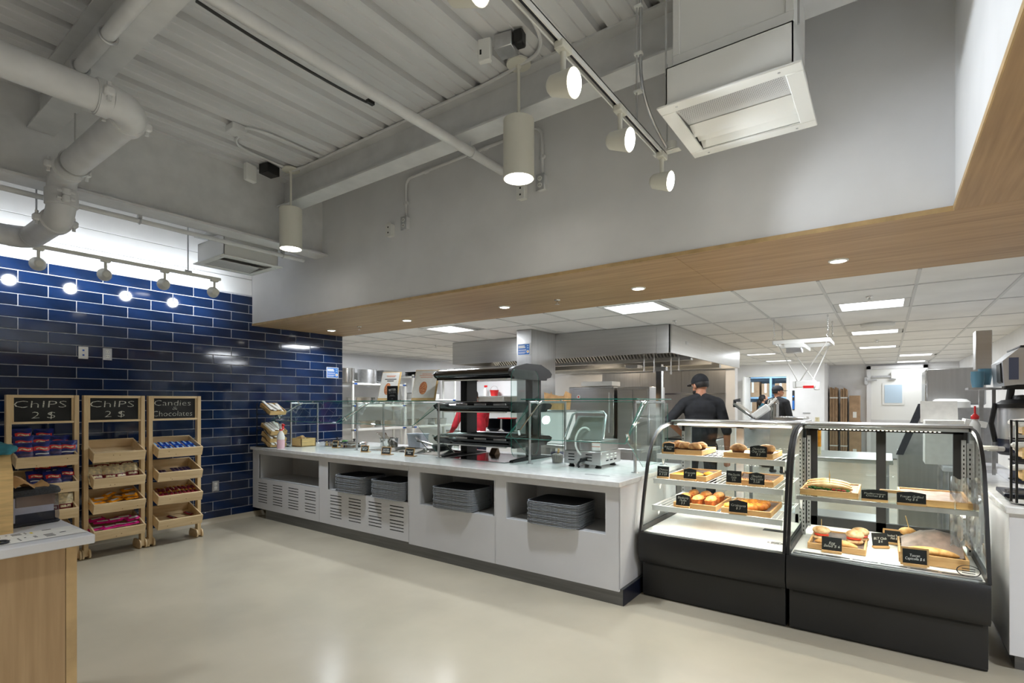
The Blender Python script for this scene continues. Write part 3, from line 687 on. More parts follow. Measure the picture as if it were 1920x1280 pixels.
# ================================================================ serving counter
YF = 3.45
def panel_holes(mb, x0, x1, z0, z1, holes, yf, depth, mi=0, mi_in=1):
    """front face in the plane y=yf with rectangular holes (hx0,hx1,hz0,hz1) and their reveals"""
    xs_ = sorted({x0, x1} | {h[0] for h in holes} | {h[1] for h in holes}); zs_ = sorted({z0, z1} | {h[2] for h in holes} | {h[3] for h in holes})
    for i in range(len(xs_) - 1):
        run = None
        for j in range(len(zs_) - 1):
            cx, cz = (xs_[i] + xs_[i + 1]) / 2, (zs_[j] + zs_[j + 1]) / 2
            if any(h[0] < cx < h[1] and h[2] < cz < h[3] for h in holes): continue
            a, b, c, d = xs_[i], xs_[i + 1], zs_[j], zs_[j + 1]
            mb.add([(a, yf, c), (b, yf, c), (b, yf, d), (a, yf, d)], [(0, 1, 2, 3)], mi)
    for a, b, c, d in holes:
        e = yf + depth
        mb.add([(a, yf, c), (b, yf, c), (b, yf, d), (a, yf, d), (a, e, c), (b, e, c), (b, e, d), (a, e, d)], [(0, 4, 5, 1), (1, 5, 6, 2), (2, 6, 7, 3), (3, 7, 4, 0)], mi_in)
    return mb
UNITS = [(-6.565, -5.135, -6.414, -5.146, True, 'with an empty open shelf, next to the blue wall'), (-5.135, -3.70, -4.977, -3.711, True, 'holding two tray stacks above slotted vents'), (-3.70, -2.66, -3.555, -2.67, False, 'holding one tray stack, third from the blue wall'), (-2.66, -1.545, -2.545, -1.652, False, 'at the right end beside the display cases')]
for x0, x1, a, b, vent, w in UNITS:
    t = thing('counter_cabinet', 'white laminate serving counter unit ' + w, 'cabinet', ((x0 + x1) / 2, YF, .12))
    holes = [(a, b, .498, .80)]
    slots = []
    if vent:
        n = 4; mx0, mx1 = x0 + .13 if x0 < -6 else a + .04, b - .06
        cw = (mx1 - mx0) / (n - 1 + .62)
        for k in range(n):
            sx = mx0 + k * cw
            for r_ in range(8):
                zz = .445 - r_ * .0315 - (.014 if r_ > 3 else 0)
                slots.append((sx, sx + cw * .62, zz - .010, zz))
    m = panel_holes(MB(), x0 + .001, x1 - .001, .12, .853, holes, YF, .018, 0, 0)
    m.bx(x0 + .001, x1 - .001, YF + .0005, YF + .018, .105, .12)
    if slots:
        m = panel_holes(MB(), x0 + .001, x1 - .001, .12, .853, holes + slots, YF, .005, 0, 0)
    m.build('front_panel', 'laminate', t)
    if slots: MB().bx(x0 + .05, x1 - .02, YF + .0055, YF + .012, .14, .47).build('vent_shade_sheet', 'dark', t)  # dark sheet close behind the slots stands in for their shaded depth
    c = MB(); yb = YF + .46
    c.add([(a, YF + .018, .498), (b, YF + .018, .498), (b, yb, .498), (a, yb, .498), (a, YF + .018, .80), (b, YF + .018, .80), (b, yb, .80), (a, yb, .80)], [(0, 1, 2, 3), (3, 2, 6, 7), (0, 3, 7, 4), (1, 5, 6, 2), (4, 7, 6, 5)])
    c.build('cubby', 'cubby', t)
    bd = MB().bx(x0, x0 + .004, YF + .018, 4.7, .12, .853).bx(x1 - .018, x1, YF + .018, 4.7, .12, .853).bx(x0, x1, 4.68, 4.7, .12, .853)
    bd.build('carcass', 'laminate', t)
t = thing('counter_plinth', 'brushed steel plinth under the white serving counter', 'plinth', (-4, 3.6, 0))
MB().prism([(-6.35, 3.6), (-6.345, 3.52), (-6.32, 3.485), (-6.28, 3.474), (-1.527, 3.474), (-1.527, 4.6), (-6.35, 4.6)], 'z', 0, .118).build('kick_face', 'plinth', t)
MB().bx(-1.527, -1.522, 3.476, 4.6, 0, .118).build('end_face', 'blue_case', t)
t = thing('countertop', 'white quartz worktop running the length of the serving counter', 'worktop', (-4, 4.1, .853))
HX0, HX1, HY0, HY1 = -5.0, -3.78, 4.0, 4.56
MB().bx(-6.576, HX0, 3.42, 4.79, .853, .89, 0, .003).bx(HX1, -1.53, 3.42, 4.79, .853, .89, 0, .003).bx(HX0, HX1, 3.42, HY0, .853, .89).bx(HX0, HX1, HY1, 4.79, .853, .89).build('slab', 'quartz', t)
MB().bx(-1.93, -1.72, 3.66, 3.672, .8895, .8905).build('cable_slot', 'dark', t)
t = thing('hot_plate', 'dark glass warming plate set into the worktop under the heated shelves', 'hot plate', (-3.25, 4.2, .89))
MB().bx(-3.62, -2.88, 3.88, 4.55, .89, .894, 0, .001).build('glass_top', 'black_gloss', t); MB().bx(-3.64, -3.62, 3.86, 4.57, .8895, .8955).bx(-2.88, -2.86, 3.86, 4.57, .8895, .8955).bx(-3.62, -2.88, 3.86, 3.88, .8895, .8955).bx(-3.62, -2.88, 4.55, 4.57, .8895, .8955).build('steel_rim', 'alu', t)
# steel food pans in the well
for k, w in enumerate(('left', 'middle', 'right')):
    x0 = HX0 + .005 + k * .403; x1 = x0 + .398
    t = thing('food_pan', 'stainless food pan sunk in the worktop, %s of three' % w, 'food pan', ((x0 + x1) / 2, 4.28, .78), 0, 'food pans in the counter well')
    m = MB().bx(x0, x1, HY0 - .008, HY0 + .02, .889, .894).bx(x0, x1, HY1 - .02, HY1 + .008, .889, .894).bx(x0, x0 + .02, HY0, HY1, .889, .894).bx(x1 - .02, x1, HY0, HY1, .889, .894)
    m.build('rim', 'chafing', t)
    a, b, c, d = x0 + .02, x1 - .02, HY0 + .02, HY1 - .02
    MB().add([(a, c, .892), (b, c, .892), (b, d, .892), (a, d, .892), (a + .02, c + .02, .79), (b - .02, c + .02, .79), (b - .02, d - .02, .79), (a + .02, d - .02, .79)], [(4, 5, 6, 7), (0, 1, 5, 4), (1, 2, 6, 5), (2, 3, 7, 6), (3, 0, 4, 7)]).build('bowl', 'chafing', t)
# ---------------------------------------------------------------- stacked cafeteria trays
def rrect(w, d, r, z, n=4, inset=0.0):
    w2, d2 = w / 2 - inset, d / 2 - inset; r2 = max(r - inset, .01); pts = []
    for cx, cy, a0 in ((w2 - r2, d2 - r2, 0), (-w2 + r2, d2 - r2, 90), (-w2 + r2, -d2 + r2, 180), (w2 - r2, -d2 + r2, 270)):
        for i in range(n + 1):
            a = R(a0 + 90 * i / n); pts.append((cx + r2 * math.cos(a), cy + r2 * math.sin(a), z))
    return pts
def loft(mb, rings, mi=0, cap0=True, cap1=True):
    n = len(rings[0]); vs = [p for r_ in rings for p in r_]
    fs = [(i * n + k, i * n + (k + 1) % n, (i + 1) * n + (k + 1) % n, (i + 1) * n + k) for i in range(len(rings) - 1) for k in range(n)]
    if cap0: fs.append(tuple(reversed(range(n))))
    if cap1: fs.append(tuple(range((len(rings) - 1) * n, len(rings) * n)))
    return mb.add(vs, fs, mi)
tm_ = MB()
loft(tm_, [rrect(.46, .36, .06, 0, 4, .022), rrect(.46, .36, .06, .0095, 4, .012), rrect(.46, .36, .06, .0105, 4, 0), rrect(.46, .36, .06, .0165, 4, 0), rrect(.46, .36, .06, .0165, 4, .009)], 0, True, False)
loft(tm_, [rrect(.46, .36, .06, .0165, 4, .009), rrect(.46, .36, .06, .0045, 4, .03)], 1, False, True)
tray0 = tm_.build('cafeteria_tray', ['tray_grey', 'tray_dark'], None, (0, 0, 0)); TRAY = tray0.data; C.objects.unlink(tray0); bpy.data.objects.remove(tray0)
for cx, cy, rz, n, w in ((-4.575, 3.575, .02, 16, 'at left in the second counter unit'), (-3.985, 3.575, .01, 16, 'at right in the second counter unit'), (-3.13, 3.575, .03, 17, 'in the third counter unit'), (-2.10, 3.58, .03, 16, 'in the right end counter unit')):
    for k in range(n):
        o = bpy.data.objects.new('cafeteria_tray', TRAY); C.objects.link(o)
        o.location = (cx + random.uniform(-.003, .003), cy + random.uniform(-.003, .003), .4985 + k * .0112); o.rotation_euler = (0, 0, rz + random.uniform(-.006, .006))
        lab = ('top grey tray of the stack ' if k == n - 1 else 'bottom grey tray of the stack ' if k == 0 else 'grey tray inside the stack ') + w
        tag(o, lab, 'tray', 'cafeteria trays ' + w)
# ---------------------------------------------------------------- sneeze guards
def pane(mb, pts, th):
    """slab from a planar polygon, offset by th along its normal; edges use slot 1"""
    p = [Vector(q) for q in pts]; nrm = (p[1] - p[0]).cross(p[2] - p[0]).normalized() * th; n = len(p)
    vs = p + [q + nrm for q in p]; mb.add(vs, [tuple(reversed(range(n))), tuple(range(n, 2 * n))], 0)
    o = len(mb.v) - 2 * n
    mb.f += [(o + i, o + (i + 1) % n, o + n + (i + 1) % n, o + n + i) for i in range(n)]; mb.m += [1] * n
    return mb
def sneeze(label, xs_, zt, yf, yr, ylow, zlow, panels, ends, single=None):
    t = thing('sneeze_guard', label, 'sneeze guard', (sum(xs_) / len(xs_), (yf + yr) / 2, .89))
    for x in xs_:
        for y in ((yf - .02,) if x == single else (yf, yr)):
            MB().cyl((x, y, .89), (x, y, zt - .012), .0125, n=14).lathe([(0, .89), (.032, .89), (.03, .896), (.014, .9), (0, .9)], (x, y, 0), 16).build('post', 'alu', t)
        if x == single: continue
        MB().cyl((x, yf - .012, zt - .022), (x, yr + .012, zt - .022), .0115, n=12).build('top_rail', 'alu', t)
        # stay that props the sloping front pane
        MB().cyl((x + .03, yf + .12, zt - .03), (x + .03, ylow + .1, zlow + .06), .006, n=8).cyl((x + .03, ylow + .105, zlow + .03), (x + .03, ylow + .085, zlow + .075), .013, n=10).cyl((x + .03, yf + .1, zt - .035), (x + .03, yf + .14, zt - .02), .014, n=10).cyl((x, yf + .12, zt - .022), (x + .03, yf + .12, zt - .022), .008, n=8).build('stay', 'chrome', t)
        for y in (yf + .1, yr - .08): MB().cyl((x, y, zt - .02), (x, y, zt - .001), .014, n=10).build('standoff', 'chrome', t)
    for a, b in panels:
        pane(MB(), [(a, ylow + .02, zlow), (b, ylow + .02, zlow), (b, yf + .17, zt - .02), (a, yf + .17, zt - .02)], .007).build('front_glass', ['glass_green', 'glass_edge'], t)
    a, b = panels[0][0], panels[-1][1]
    pane(MB(), [(a, yf - .06, zt), (b, yf - .06, zt), (b, yr + .1, zt), (a, yr + .1, zt)], .009).build('top_glass', ['glass_green', 'glass_edge'], t)
    for x in ends:
        pane(MB(), [(x, yf + .08, .93), (x, yr + .02, .93), (x, yr + .02, zt - .03), (x, yf + .05, zt - .03), (x, ylow + .06, zlow + .03)], .006).build('end_glass', ['glass_green', 'glass_edge'], t)
    return t
sneeze('long glass sneeze guard on steel posts over the left half of the counter', (-6.44, -5.06, -3.72), 1.463, 3.9, 4.3, 3.62, 1.215, [(-6.475, -5.1), (-5.03, -3.85)], (-3.845,), -3.72)
sneeze('short glass sneeze guard around the grill at the right end of the counter', (-2.66, -1.64), 1.478, 3.97, 4.62, 3.66, 1.14, [(-2.72, -1.60)], (-2.70, -1.61))
# ---------------------------------------------------------------- heated shelf display
t = thing('heated_display', 'black three-tier heated display with curved ends and glass side', 'heated display', (-3.33, 4.3, .89))
HXa, HXb = -3.82, -2.84
prof = []
for (z, nm) in ((1.745, 'hood_shelf'), (1.425, 'middle_shelf'), (1.09, 'lower_shelf')):
    top = z + (.045 if nm == 'hood_shelf' else .03)
    ya, yb = 3.92, 4.62
    q_ = .022
    pr = [(ya, z - .0), (ya + .008, z - .02), (ya + .03, z - .04), (ya + .05, z - .042), (ya + .052, z - .06), (yb - .1, z - .06), (yb - .09, z - .042), (yb - .02, z - .03), (yb, z - .0), (yb - .05, top - .012), (yb - .2, top + (.03 if nm == 'hood_shelf' else 0)), (ya + .25, top + (.03 if nm == 'hood_shelf' else 0)), (ya + .06, top - .006), (ya + .02, top - .022)]
    sh = MB().prism(pr, 'x', HXa, HXb - .02).build(nm, 'black_gloss', t)
    MB().prism([(y + (4.27 - y) * -.04, zz + (zz - z) * .15) for y, zz in pr], 'x', HXb - .02, HXb + .015).build('end_cap', 'black', sh)
    MB().prism([(y + (4.27 - y) * -.02, zz) for y, zz in pr], 'x', HXa - .01, HXa).build('end_cap', 'black', sh)
    if nm != 'hood_shelf':
        m = MB()
        for i in range(30):
            y = 3.98 + i * .02; m.cyl((HXa + .03, y, top + .004), (HXb - .05, y, top + .004), .004, n=6)
        tag(m.build('wire_grate', 'alu', sh), kind='stuff')
        for k in range(4): MB().bx(HXa + .05 + k * .24, HXa + .2 + k * .24, ya + .004, ya + .012, z - .002, z + .018, 0, .003).build('price_channel', 'alu', sh)
    MB().bx(HXa + .08, HXb - .1, 3.975, 4.0, z - .072, z - .06).build('lamp_strip', 'plastic_white', sh)
for x, ya, yb in ((-3.70, 4.24, 4.42), (-2.93, 4.36, 4.52)):
    MB().bx(x - .045, x + .045, ya, yb, .905, 1.72, 0, .006).build('upright', 'black', t)
    MB().bx(x - .028, x + .028, ya - .002, ya + .004, .95, 1.70).build('upright_channel', 'dark', t)
for x in (-3.71, -2.84):
    MB().prism([(3.93, .89), (4.62, .89), (4.62, .905), (4.4, .93), (4.1, .92), (3.95, .912), (3.93, .905)], 'x', x - .022, x + .022).build('foot', 'black', t)
pr = rrect(.46, .62, .07, 0, 4)
pane(MB(), [(-2.80, 4.10 + p[0], 1.355 + p[1] * 1.32) for p in pr], .006).build('side_glass', ['glass_green', 'glass_edge'], t)
# ---------------------------------------------------------------- panini grill
gx0, gx1, gy0, gy1 = -2.315, -1.955, 4.0, 4.40
t = thing('contact_grill', 'stainless contact grill with raised lid and white hose seen from behind', 'grill', ((gx0 + gx1) / 2, 4.2, .89))
for x in (gx0 + .05, gx1 - .05):
    for y in (gy0 + .05, gy1 - .06): MB().lathe([(0, .89), (.026, .89), (.028, .9), (.02, .906), (.02, .925), (0, .925)], (x, y, 0), 14).build('foot', 'black', t)
b = MB().bx(gx0, gx1, gy0, gy1, .92, 1.035, 0, .006).build('base_body', 'steel_h', t)
MB().bx(gx0 + .012, gx1 - .012, gy0 + .012, gy1 - .02, 1.035, 1.125, 0, .004).build('lower_body', 'steel_h', t)
for r_ in range(3):
    for x in (gx0 + .075, gx1 - .115): MB().box((x, gy0 - .002, .955 + r_ * .025), (.06, .006, .008), None, 0, .002).build('vent', 'dark', b)
    for y in (gy0 + .12, gy0 + .2, gy0 + .28): MB().box((gx1 + .001, y, .955 + r_ * .025), (.006, .045, .01), None, 0, .002).build('vent', 'plastic_white' if r_ else 'dark', b)
lid = MB(); ang = R(58)
def lp(x, d, h): return (x, gy0 + .04 + d * math.cos(ang) + h * math.sin(ang) * -1, 1.13 + d * math.sin(ang) + h * math.cos(ang))
L = .24
lid.add([lp(gx0 + .02, 0, 0), lp(gx1 - .02, 0, 0), lp(gx1 - .05, L, .0), lp(gx0 + .05, L, .0), lp(gx0 + .02, 0, -.06), lp(gx1 - .02, 0, -.06), lp(gx1 - .05, L, -.05), lp(gx0 + .05, L, -.05)], [(0, 1, 2, 3), (7, 6, 5, 4), (0, 4, 5, 1), (1, 5, 6, 2), (2, 6, 7, 3), (3, 7, 4, 0)])
lid = lid.build('lid', 'steel_h', t)
MB().tube([lp(gx0 - .005, 0, .02), lp(gx0 + .015, L * .95, .035), lp(gx0 + .05, L * 1.1, .03), lp(gx1 - .05, L * 1.1, .03), lp(gx1 - .015, L * .95, .035), lp(gx1 + .005, 0, .02)], .011, 8).build('handle', 'alu', lid)
MB().tube(bez(lp((gx0 + gx1) / 2 + .03, .09, .005), lp((gx0 + gx1) / 2 - .02, .14, .1), ((gx0 + gx1) / 2 - .1, gy0 - .08, 1.12), ((gx0 + gx1) / 2 - .01, gy0 - .005, 1.0), 14), .0085, 8).build('hose', 'plastic_white', t)
MB().tube(bez((gx0 + .21, gy0 - .002, .965), (gx0 + .2, gy0 - .06, .965), (gx0 + .15, gy0 - .05, .93), (gx0 + .165, gy0 - .03, .897), 8), .01, 8).cyl((gx0 + .215, gy0, .966), (gx0 + .20, gy0 - .055, .963), .017, n=12).build('power_cord', 'black', t)
MB().bx(gx1 - .09, gx1 - .015, gy0 + .008, gy0 + .012, 1.045, 1.075).bx(gx1 - .09, gx1 - .015, gy0 + .008, gy0 + .012, 1.08, 1.11).build('warning_sticker', 'plastic_white', t)
MB().bx(gx1 - .09, gx1 - .015, gy0 + .007, gy0 + .011, 1.076, 1.08).bx(gx1 - .09, gx1 - .015, gy0 + .007, gy0 + .011, 1.109, 1.116).build('sticker_band', 'sticker_orange', t)
MB().bx(gx0 + .16, gx0 + .24, gy0 + .009, gy0 + .012, 1.05, 1.105).build('rating_label', 'alu', t)
t = thing('food_tub', 'clear tub of pale butter with a wooden spreader left of the grill', 'tub', (-2.50, 4.2, .89))
MB().lathe([(0, .892), (.05, .892), (.062, .985), (.066, .988), (.066, .992), (.06, .99), (.048, .9)], (-2.50, 4.2, 0), 20).build('cup', 'clear_plastic', t)
MB().lathe([(0, .895), (.048, .895), (.057, .965), (.03, .978), (0, .972)], (-2.50, 4.2, 0), 18).build('butter', 'butter', t)
MB().box((-2.485, 4.19, .99), (.022, .006, .07), (.15, .25, 0), 0, .003).build('spreader', 'bamboo', t)
# ---------------------------------------------------------------- small things on the counter
t = thing('cutlery_rack', 'black wire rack of tilted wooden trays with wrapped cutlery by the blue wall', 'rack', (-6.35, 3.6, .89))
ry0, ry1 = 3.47, 3.72
m = MB().tube([(-6.53, ry0, .895), (-6.18, ry0, .895), (-6.14, ry0 + .04, .895), (-6.14, ry1 - .04, .895), (-6.18, ry1, .895), (-6.53, ry1, .895)], .005, 6, 0, True)
for y in (ry0, ry1): m.tube([(-6.5, y, .895), (-6.5, y, 1.44), (-6.46, y, 1.45)], .006, 6)
m.tube([(-6.5, ry0, 1.3), (-6.5, ry1, 1.3)], .005, 6).tube([(-6.5, ry0, 1.1), (-6.5, ry1, 1.1)], .005, 6)
for x in (-6.45, -6.38, -6.31, -6.24): m.tube([(x, ry0, .895), (x, ry1, .895)], .004, 5)
fr = m.build('wire_frame', 'black', t)
for i, z in enumerate((1.37, 1.12, 1.02, .95)):
    a = R(24); cx = -6.34 + (.02 if i else 0)
    L_ = .25 if i < 2 else .22
    rot = (0, a, 0)
    c = Vector((cx, 3.595, z)); Mx = Euler(rot).to_matrix()
    tm2 = MB()
    for dx, dy, sx, sy, sz, dz in ((0, -.105, L_, .008, .05, 0), (0, .105, L_, .008, .05, 0), (-L_ / 2, 0, .008, .21, .05, 0), (L_ / 2, 0, .008, .21, .05, 0), (0, 0, L_, .21, .006, -.022)):
        p = c + Mx @ Vector((dx, dy, dz)); tm2.box(p, (sx, sy, sz), rot)
    tb_ = tm2.build('tray_bin', 'bamboo', t)
    MB().tube([c + Mx @ Vector((-L_ / 2, -.115, -.03)), c + Mx @ Vector((0, -.118, -.005)), c + Mx @ Vector((L_ / 2 - .05, -.115, -.03))], .004, 5).build('wire_hook', 'black', tb_)
    for k in range(5 if i < 2 else 3):
        p = c + Mx @ Vector((random.uniform(-.03, .02), -.075 + k * .036, .02 + random.uniform(0, .02)))
        o = MB().box((0, 0, 0), (.23, .04, .016), None, 0, .006); M3 = Euler((random.uniform(-.3, .3), a + random.uniform(-.16, .1), random.uniform(-.15, .15))).to_matrix()
        o.v = [tuple(p + M3 @ Vector(v)) for v in o.v]
        tag(o.build('cutlery_packet', 'paper'), 'white paper cutlery packet in the wire rack by the blue wall, %s tray' % ('top', 'second', 'third', 'lowest')[i], 'cutlery packet', 'cutlery packets in the left rack')
x, y = -6.0, 3.50
t = thing('spray_bottle', 'spray bottle of pink cleaner with red and white trigger on the counter', 'spray bottle', (x, y, .89))
MB().lathe([(0, .89), (.042, .89), (.046, .9), (.046, .985), (.042, 1.0), (0, 1.0)], (x, y, 0), 20).build('liquid', 'pink_liquid', t)
MB().lathe([(.042, 1.0), (.046, 1.0), (.046, 1.03), (.036, 1.07), (.018, 1.1), (.016, 1.115), (0, 1.115)], (x, y, 0), 20).build('bottle_top', 'plastic_white', t)
MB().lathe([(0, 1.11), (.02, 1.11), (.02, 1.125), (0, 1.125)], (x, y, 0), 14).build('collar', 'red', t)
MB().prism([(x - .035, 1.17), (x - .03, 1.19), (x + .035, 1.195), (x + .035, 1.17), (x + .012, 1.165), (x + .01, 1.12), (x - .012, 1.12), (x - .014, 1.16)], 'y', y - .013, y + .013).build('trigger_head', 'plastic_white', t)
MB().prism([(x + .035, 1.172), (x + .036, 1.193), (x + .075, 1.182), (x + .075, 1.172), (x + .05, 1.165), (x + .06, 1.125), (x + .05, 1.122), (x + .035, 1.16)], 'y', y - .011, y + .011).build('trigger', 'red', t)
x, y = -6.08, 3.86
t = thing('wooden_box', 'square bamboo box with crumpled kraft paper on the counter', 'box', (x, y, .89))
m = MB(); h = .105; w = .21
for dx, dy, sx, sy in ((0, -w / 2 + .006, w, .012), (0, w / 2 - .006, w, .012), (-w / 2 + .006, 0, .012, w), (w / 2 - .006, 0, .012, w)): m.bx(x + dx - sx / 2, x + dx + sx / 2, y + dy - sy / 2, y + dy + sy / 2, .89, .89 + h, 0, .002)
m.bx(x - w / 2, x + w / 2, y - w / 2, y + w / 2, .89, .9); m.build('box_body', 'bamboo', t)
MB().ell((x - .04, y - .02, .99), (.06, .05, .035), 12, 8, fn=lambda p: p * (1 + .25 * math.sin(60 * p.x + 40 * p.y))).build('kraft_paper', 'kraft', t)
def chafer(x, y, r, label, green):
    t = thing('serving_dish', label, 'serving dish', (x, y, .89))
    MB().lathe([(0, .89), (r * .95, .89), (r, .90), (r * .98, .93), (r * 1.04, .938), (r * 1.04, .945), (r * .9, .945), (r * .88, .91), (0, .91)], (x, y, 0), 32).build('pan', 'chafing', t)
    MB().lathe([(r * .99, .946), (r * .97, .957), (r * .7, .968), (r * .3, .974), (0, .976)], (x, y, 0), 32).build('lid', 'chafing', t)
    MB().lathe([(0, 1.0), (.016, .998), (.018, .988), (.008, .98), (.008, .972), (0, .972)], (x, y, 0), 14).build('knob', 'black', t)
    if green: MB().ell((x - .1, y - .06, .965), (.05, .035, .018), 10, 6).build('herbs', 'lettuce', t)
chafer(-5.80, 4.16, .155, 'round chrome serving dish with lid nearest the bamboo box', False)
chafer(-5.40, 4.12, .165, 'round chrome serving dish with greens beside the second guard post', True)
t = thing('stock_pot', 'square steel bain-marie pot with a tilted lid handle on the counter', 'pot', (-5.05, 4.38, .89))
loft(MB(), [[(px_ * 1 - 5.05, py_ + 4.38, z) for px_, py_, z in rrect(.19, .19, .04, zz, 3, ins)] for zz, ins in ((.89, .02), (.9, .012), (1.0, .004), (1.005, -.008), (1.01, -.008), (1.01, .004), (.905, .016))], 0, True, True).build('pot_body', 'chafing', t)
MB().box((-5.12, 4.36, 1.03), (.17, .12, .006), (0, .55, .2), 0, .002).build('lid_plate', 'chafing', t)
def smallsign(x, y, rz, lines, label, w=.10, h=.075, matf='tray_wood'):
    t = thing('menu_sign', label, 'sign', (x, y, .89), rz, 'small chalkboard menu signs on the counter', local=True)
    a = R(-14); M = Matrix.Translation((0, 0, h * .52)) @ Matrix.Rotation(a, 4, 'X') @ frame((0, 0, 0), (1, 0, 0), (0, -1, 0))
    def put(mb, nm, mt):
        mb.v = [tuple(M @ Vector(v)) for v in mb.v]; return mb.build(nm, mt, t)
    put(MB().bx(-w / 2, w / 2, -h / 2, h / 2, -.004, .002), 'board_frame', matf)
    put(MB().bx(-w / 2 + .008, w / 2 - .008, -h / 2 + .008, h / 2 - .008, .002, .0035), 'chalk_face', 'chalkboard')
    text(lines, h * .3, 'chalk_white', t, M @ Matrix.Translation((0, 0, .0042)), width=w * .72)
    MB().bx(-w / 2, w / 2, -.012, .05, 0, .008, 0, .002).build('base', matf, t)
smallsign(-5.52, 3.93, .25, 'ROTI', 'small chalkboard sign farthest left, in front of the chrome dishes', .085, .09)
smallsign(-4.79, 3.80, .35, 'Curry\nRice', 'small chalkboard sign second from left, in front of the steel pot')
smallsign(-4.37, 3.75, .18, 'BUTTER\nCHICKEN', 'small chalkboard sign reading butter chicken', .125, .085)
smallsign(-4.04, 3.78, .12, 'Steamed\nRice', 'small chalkboard sign nearest the heated display', .12, .085)
# ladles and tongs over the pans
def ladle(p0, p1, bowl, label):
    t = thing('ladle', label, 'ladle', (p1[0], p1[1], p1[2]))
    MB().tube([p0, (Vector(p0) + Vector(p1)) / 2 + Vector((0, 0, .01)), p1], [.009, .007, .006], 8).build('handle', 'chafing', t)
    MB().ell(p1, (bowl, bowl, bowl * .7), 14, 8, zmin=-1, fn=lambda p: Vector((p.x, p.y, min(p.z, .0)))).build('bowl', 'chafing', t)
ladle((-3.98, 4.05, 1.10), (-3.82, 4.25, .90), .045, 'steel ladle leaning out of the right food pan')
ladle((-4.62, 4.42, 1.03), (-4.3, 4.3, .92), .05, 'steel ladle lying across the middle food pan')
ladle((-5.2, 4.45, 1.06), (-5.06, 4.38, .97), .04, 'steel ladle standing in the bain-marie pot')
t = thing('saute_pan', 'black handled pan resting over the right food pans', 'pan', (-4.15, 4.42, .895))
MB().lathe([(0, .9), (.10, .9), (.125, .955), (.13, .957), (.12, .957), (.097, .906), (0, .906)], (-4.2, 4.44, 0), 24).build('pan_body', 'black', t)
MB().tube([(-4.32, 4.4, .955), (-4.42, 4.36, .985), (-4.5, 4.33, 1.0)], .011, 8).build('handle', 'chafing', t)
MB().tube([(-4.09, 4.4, .96), (-3.9, 4.3, .985), (-3.78, 4.25, .99)], .012, 8).build('handle', 'chafing', t)
# posters and black sign on the top glass
def poster(x, y, z, w, h, lean, rz, label, lines):
    t = thing('menu_poster', label, 'poster', (x, y, z), rz, local=True)
    M = Matrix.Translation((0, 0, 0)) @ Matrix.Rotation(R(lean), 4, 'X') @ frame((0, 0, h / 2), (1, 0, 0), (0, -1, 0))
    def put(mb, nm, mt):
        mb.v = [tuple(M @ Vector(v)) for v in mb.v]; return mb.build(nm, mt, t)
    put(MB().bx(-w / 2, w / 2, -h / 2, h / 2, -.008, 0, 0, .001), 'backing_board', 'bamboo')
    put(MB().bx(-w / 2 + .004, w / 2 - .02, -h / 2 + .03, h / 2 - .008, 0, .0015), 'sheet', 'paper')
    for i, (yy, ww, mt) in enumerate(lines): put(MB().bx(-ww / 2 * w, ww / 2 * w, yy * h - .005, yy * h + .005, .0015, .002), 'text_line', mt)
    put(MB().ell((-.02, -h * .1, .002), (w * .17, h * .21, .002), 18, 6), 'food_picture', 'photo_food')
    put(MB().ell((.02, -h * .1, .0015), (w * .22, h * .23, .001), 18, 6), 'plate_picture', 'plastic_white')
L1 = ((.36, .5, 'photo_title'), (.33, .42, 'photo_title'), (.24, .6, 'ink'), (.18, .35, 'ink'))
poster(-4.72, 4.06, 1.475, .25, .36, -20, .35, 'framed menu poster on the glass shelf behind the black sign', L1)
poster(-4.13, 4.06, 1.475, .29, .365, -20, .35, 'framed menu poster on the glass shelf next to the heated display', ((.36, .4, 'photo_title'), (.31, .6, 'photo_title'), (.25, .5, 'photo_title')))
t = thing('table_sign', 'small black sign with white lettering standing before a menu poster', 'sign', (-4.50, 3.95, 1.473), .3, local=True)
MB().bx(-.068, .068, -.004, .004, 0, .165, 0, .002).build('board', 'black', t); MB().bx(-.068, .068, -.03, .03, 0, .004).build('base', 'black', t)
M = frame((0, -.0045, .12), (1, 0, 0), (0, -1, 0))
text('BETTER', .034, 'plastic_white', t, M @ Matrix.Rotation(R(6), 4, 'Z'), width=.09)
text('BURGERS', .03, 'alu', t, frame((0, -.0045, .09), (1, 0, 0), (0, -1, 0)) @ Matrix.Rotation(R(6), 4, 'Z'), width=.09)
for z, w in ((.062, .05), (.052, .075), (.02, .02)): MB().bx(-w / 2, w / 2, -.0052, -.004, z - .003, z + .003).build('text_line', 'alu', t)
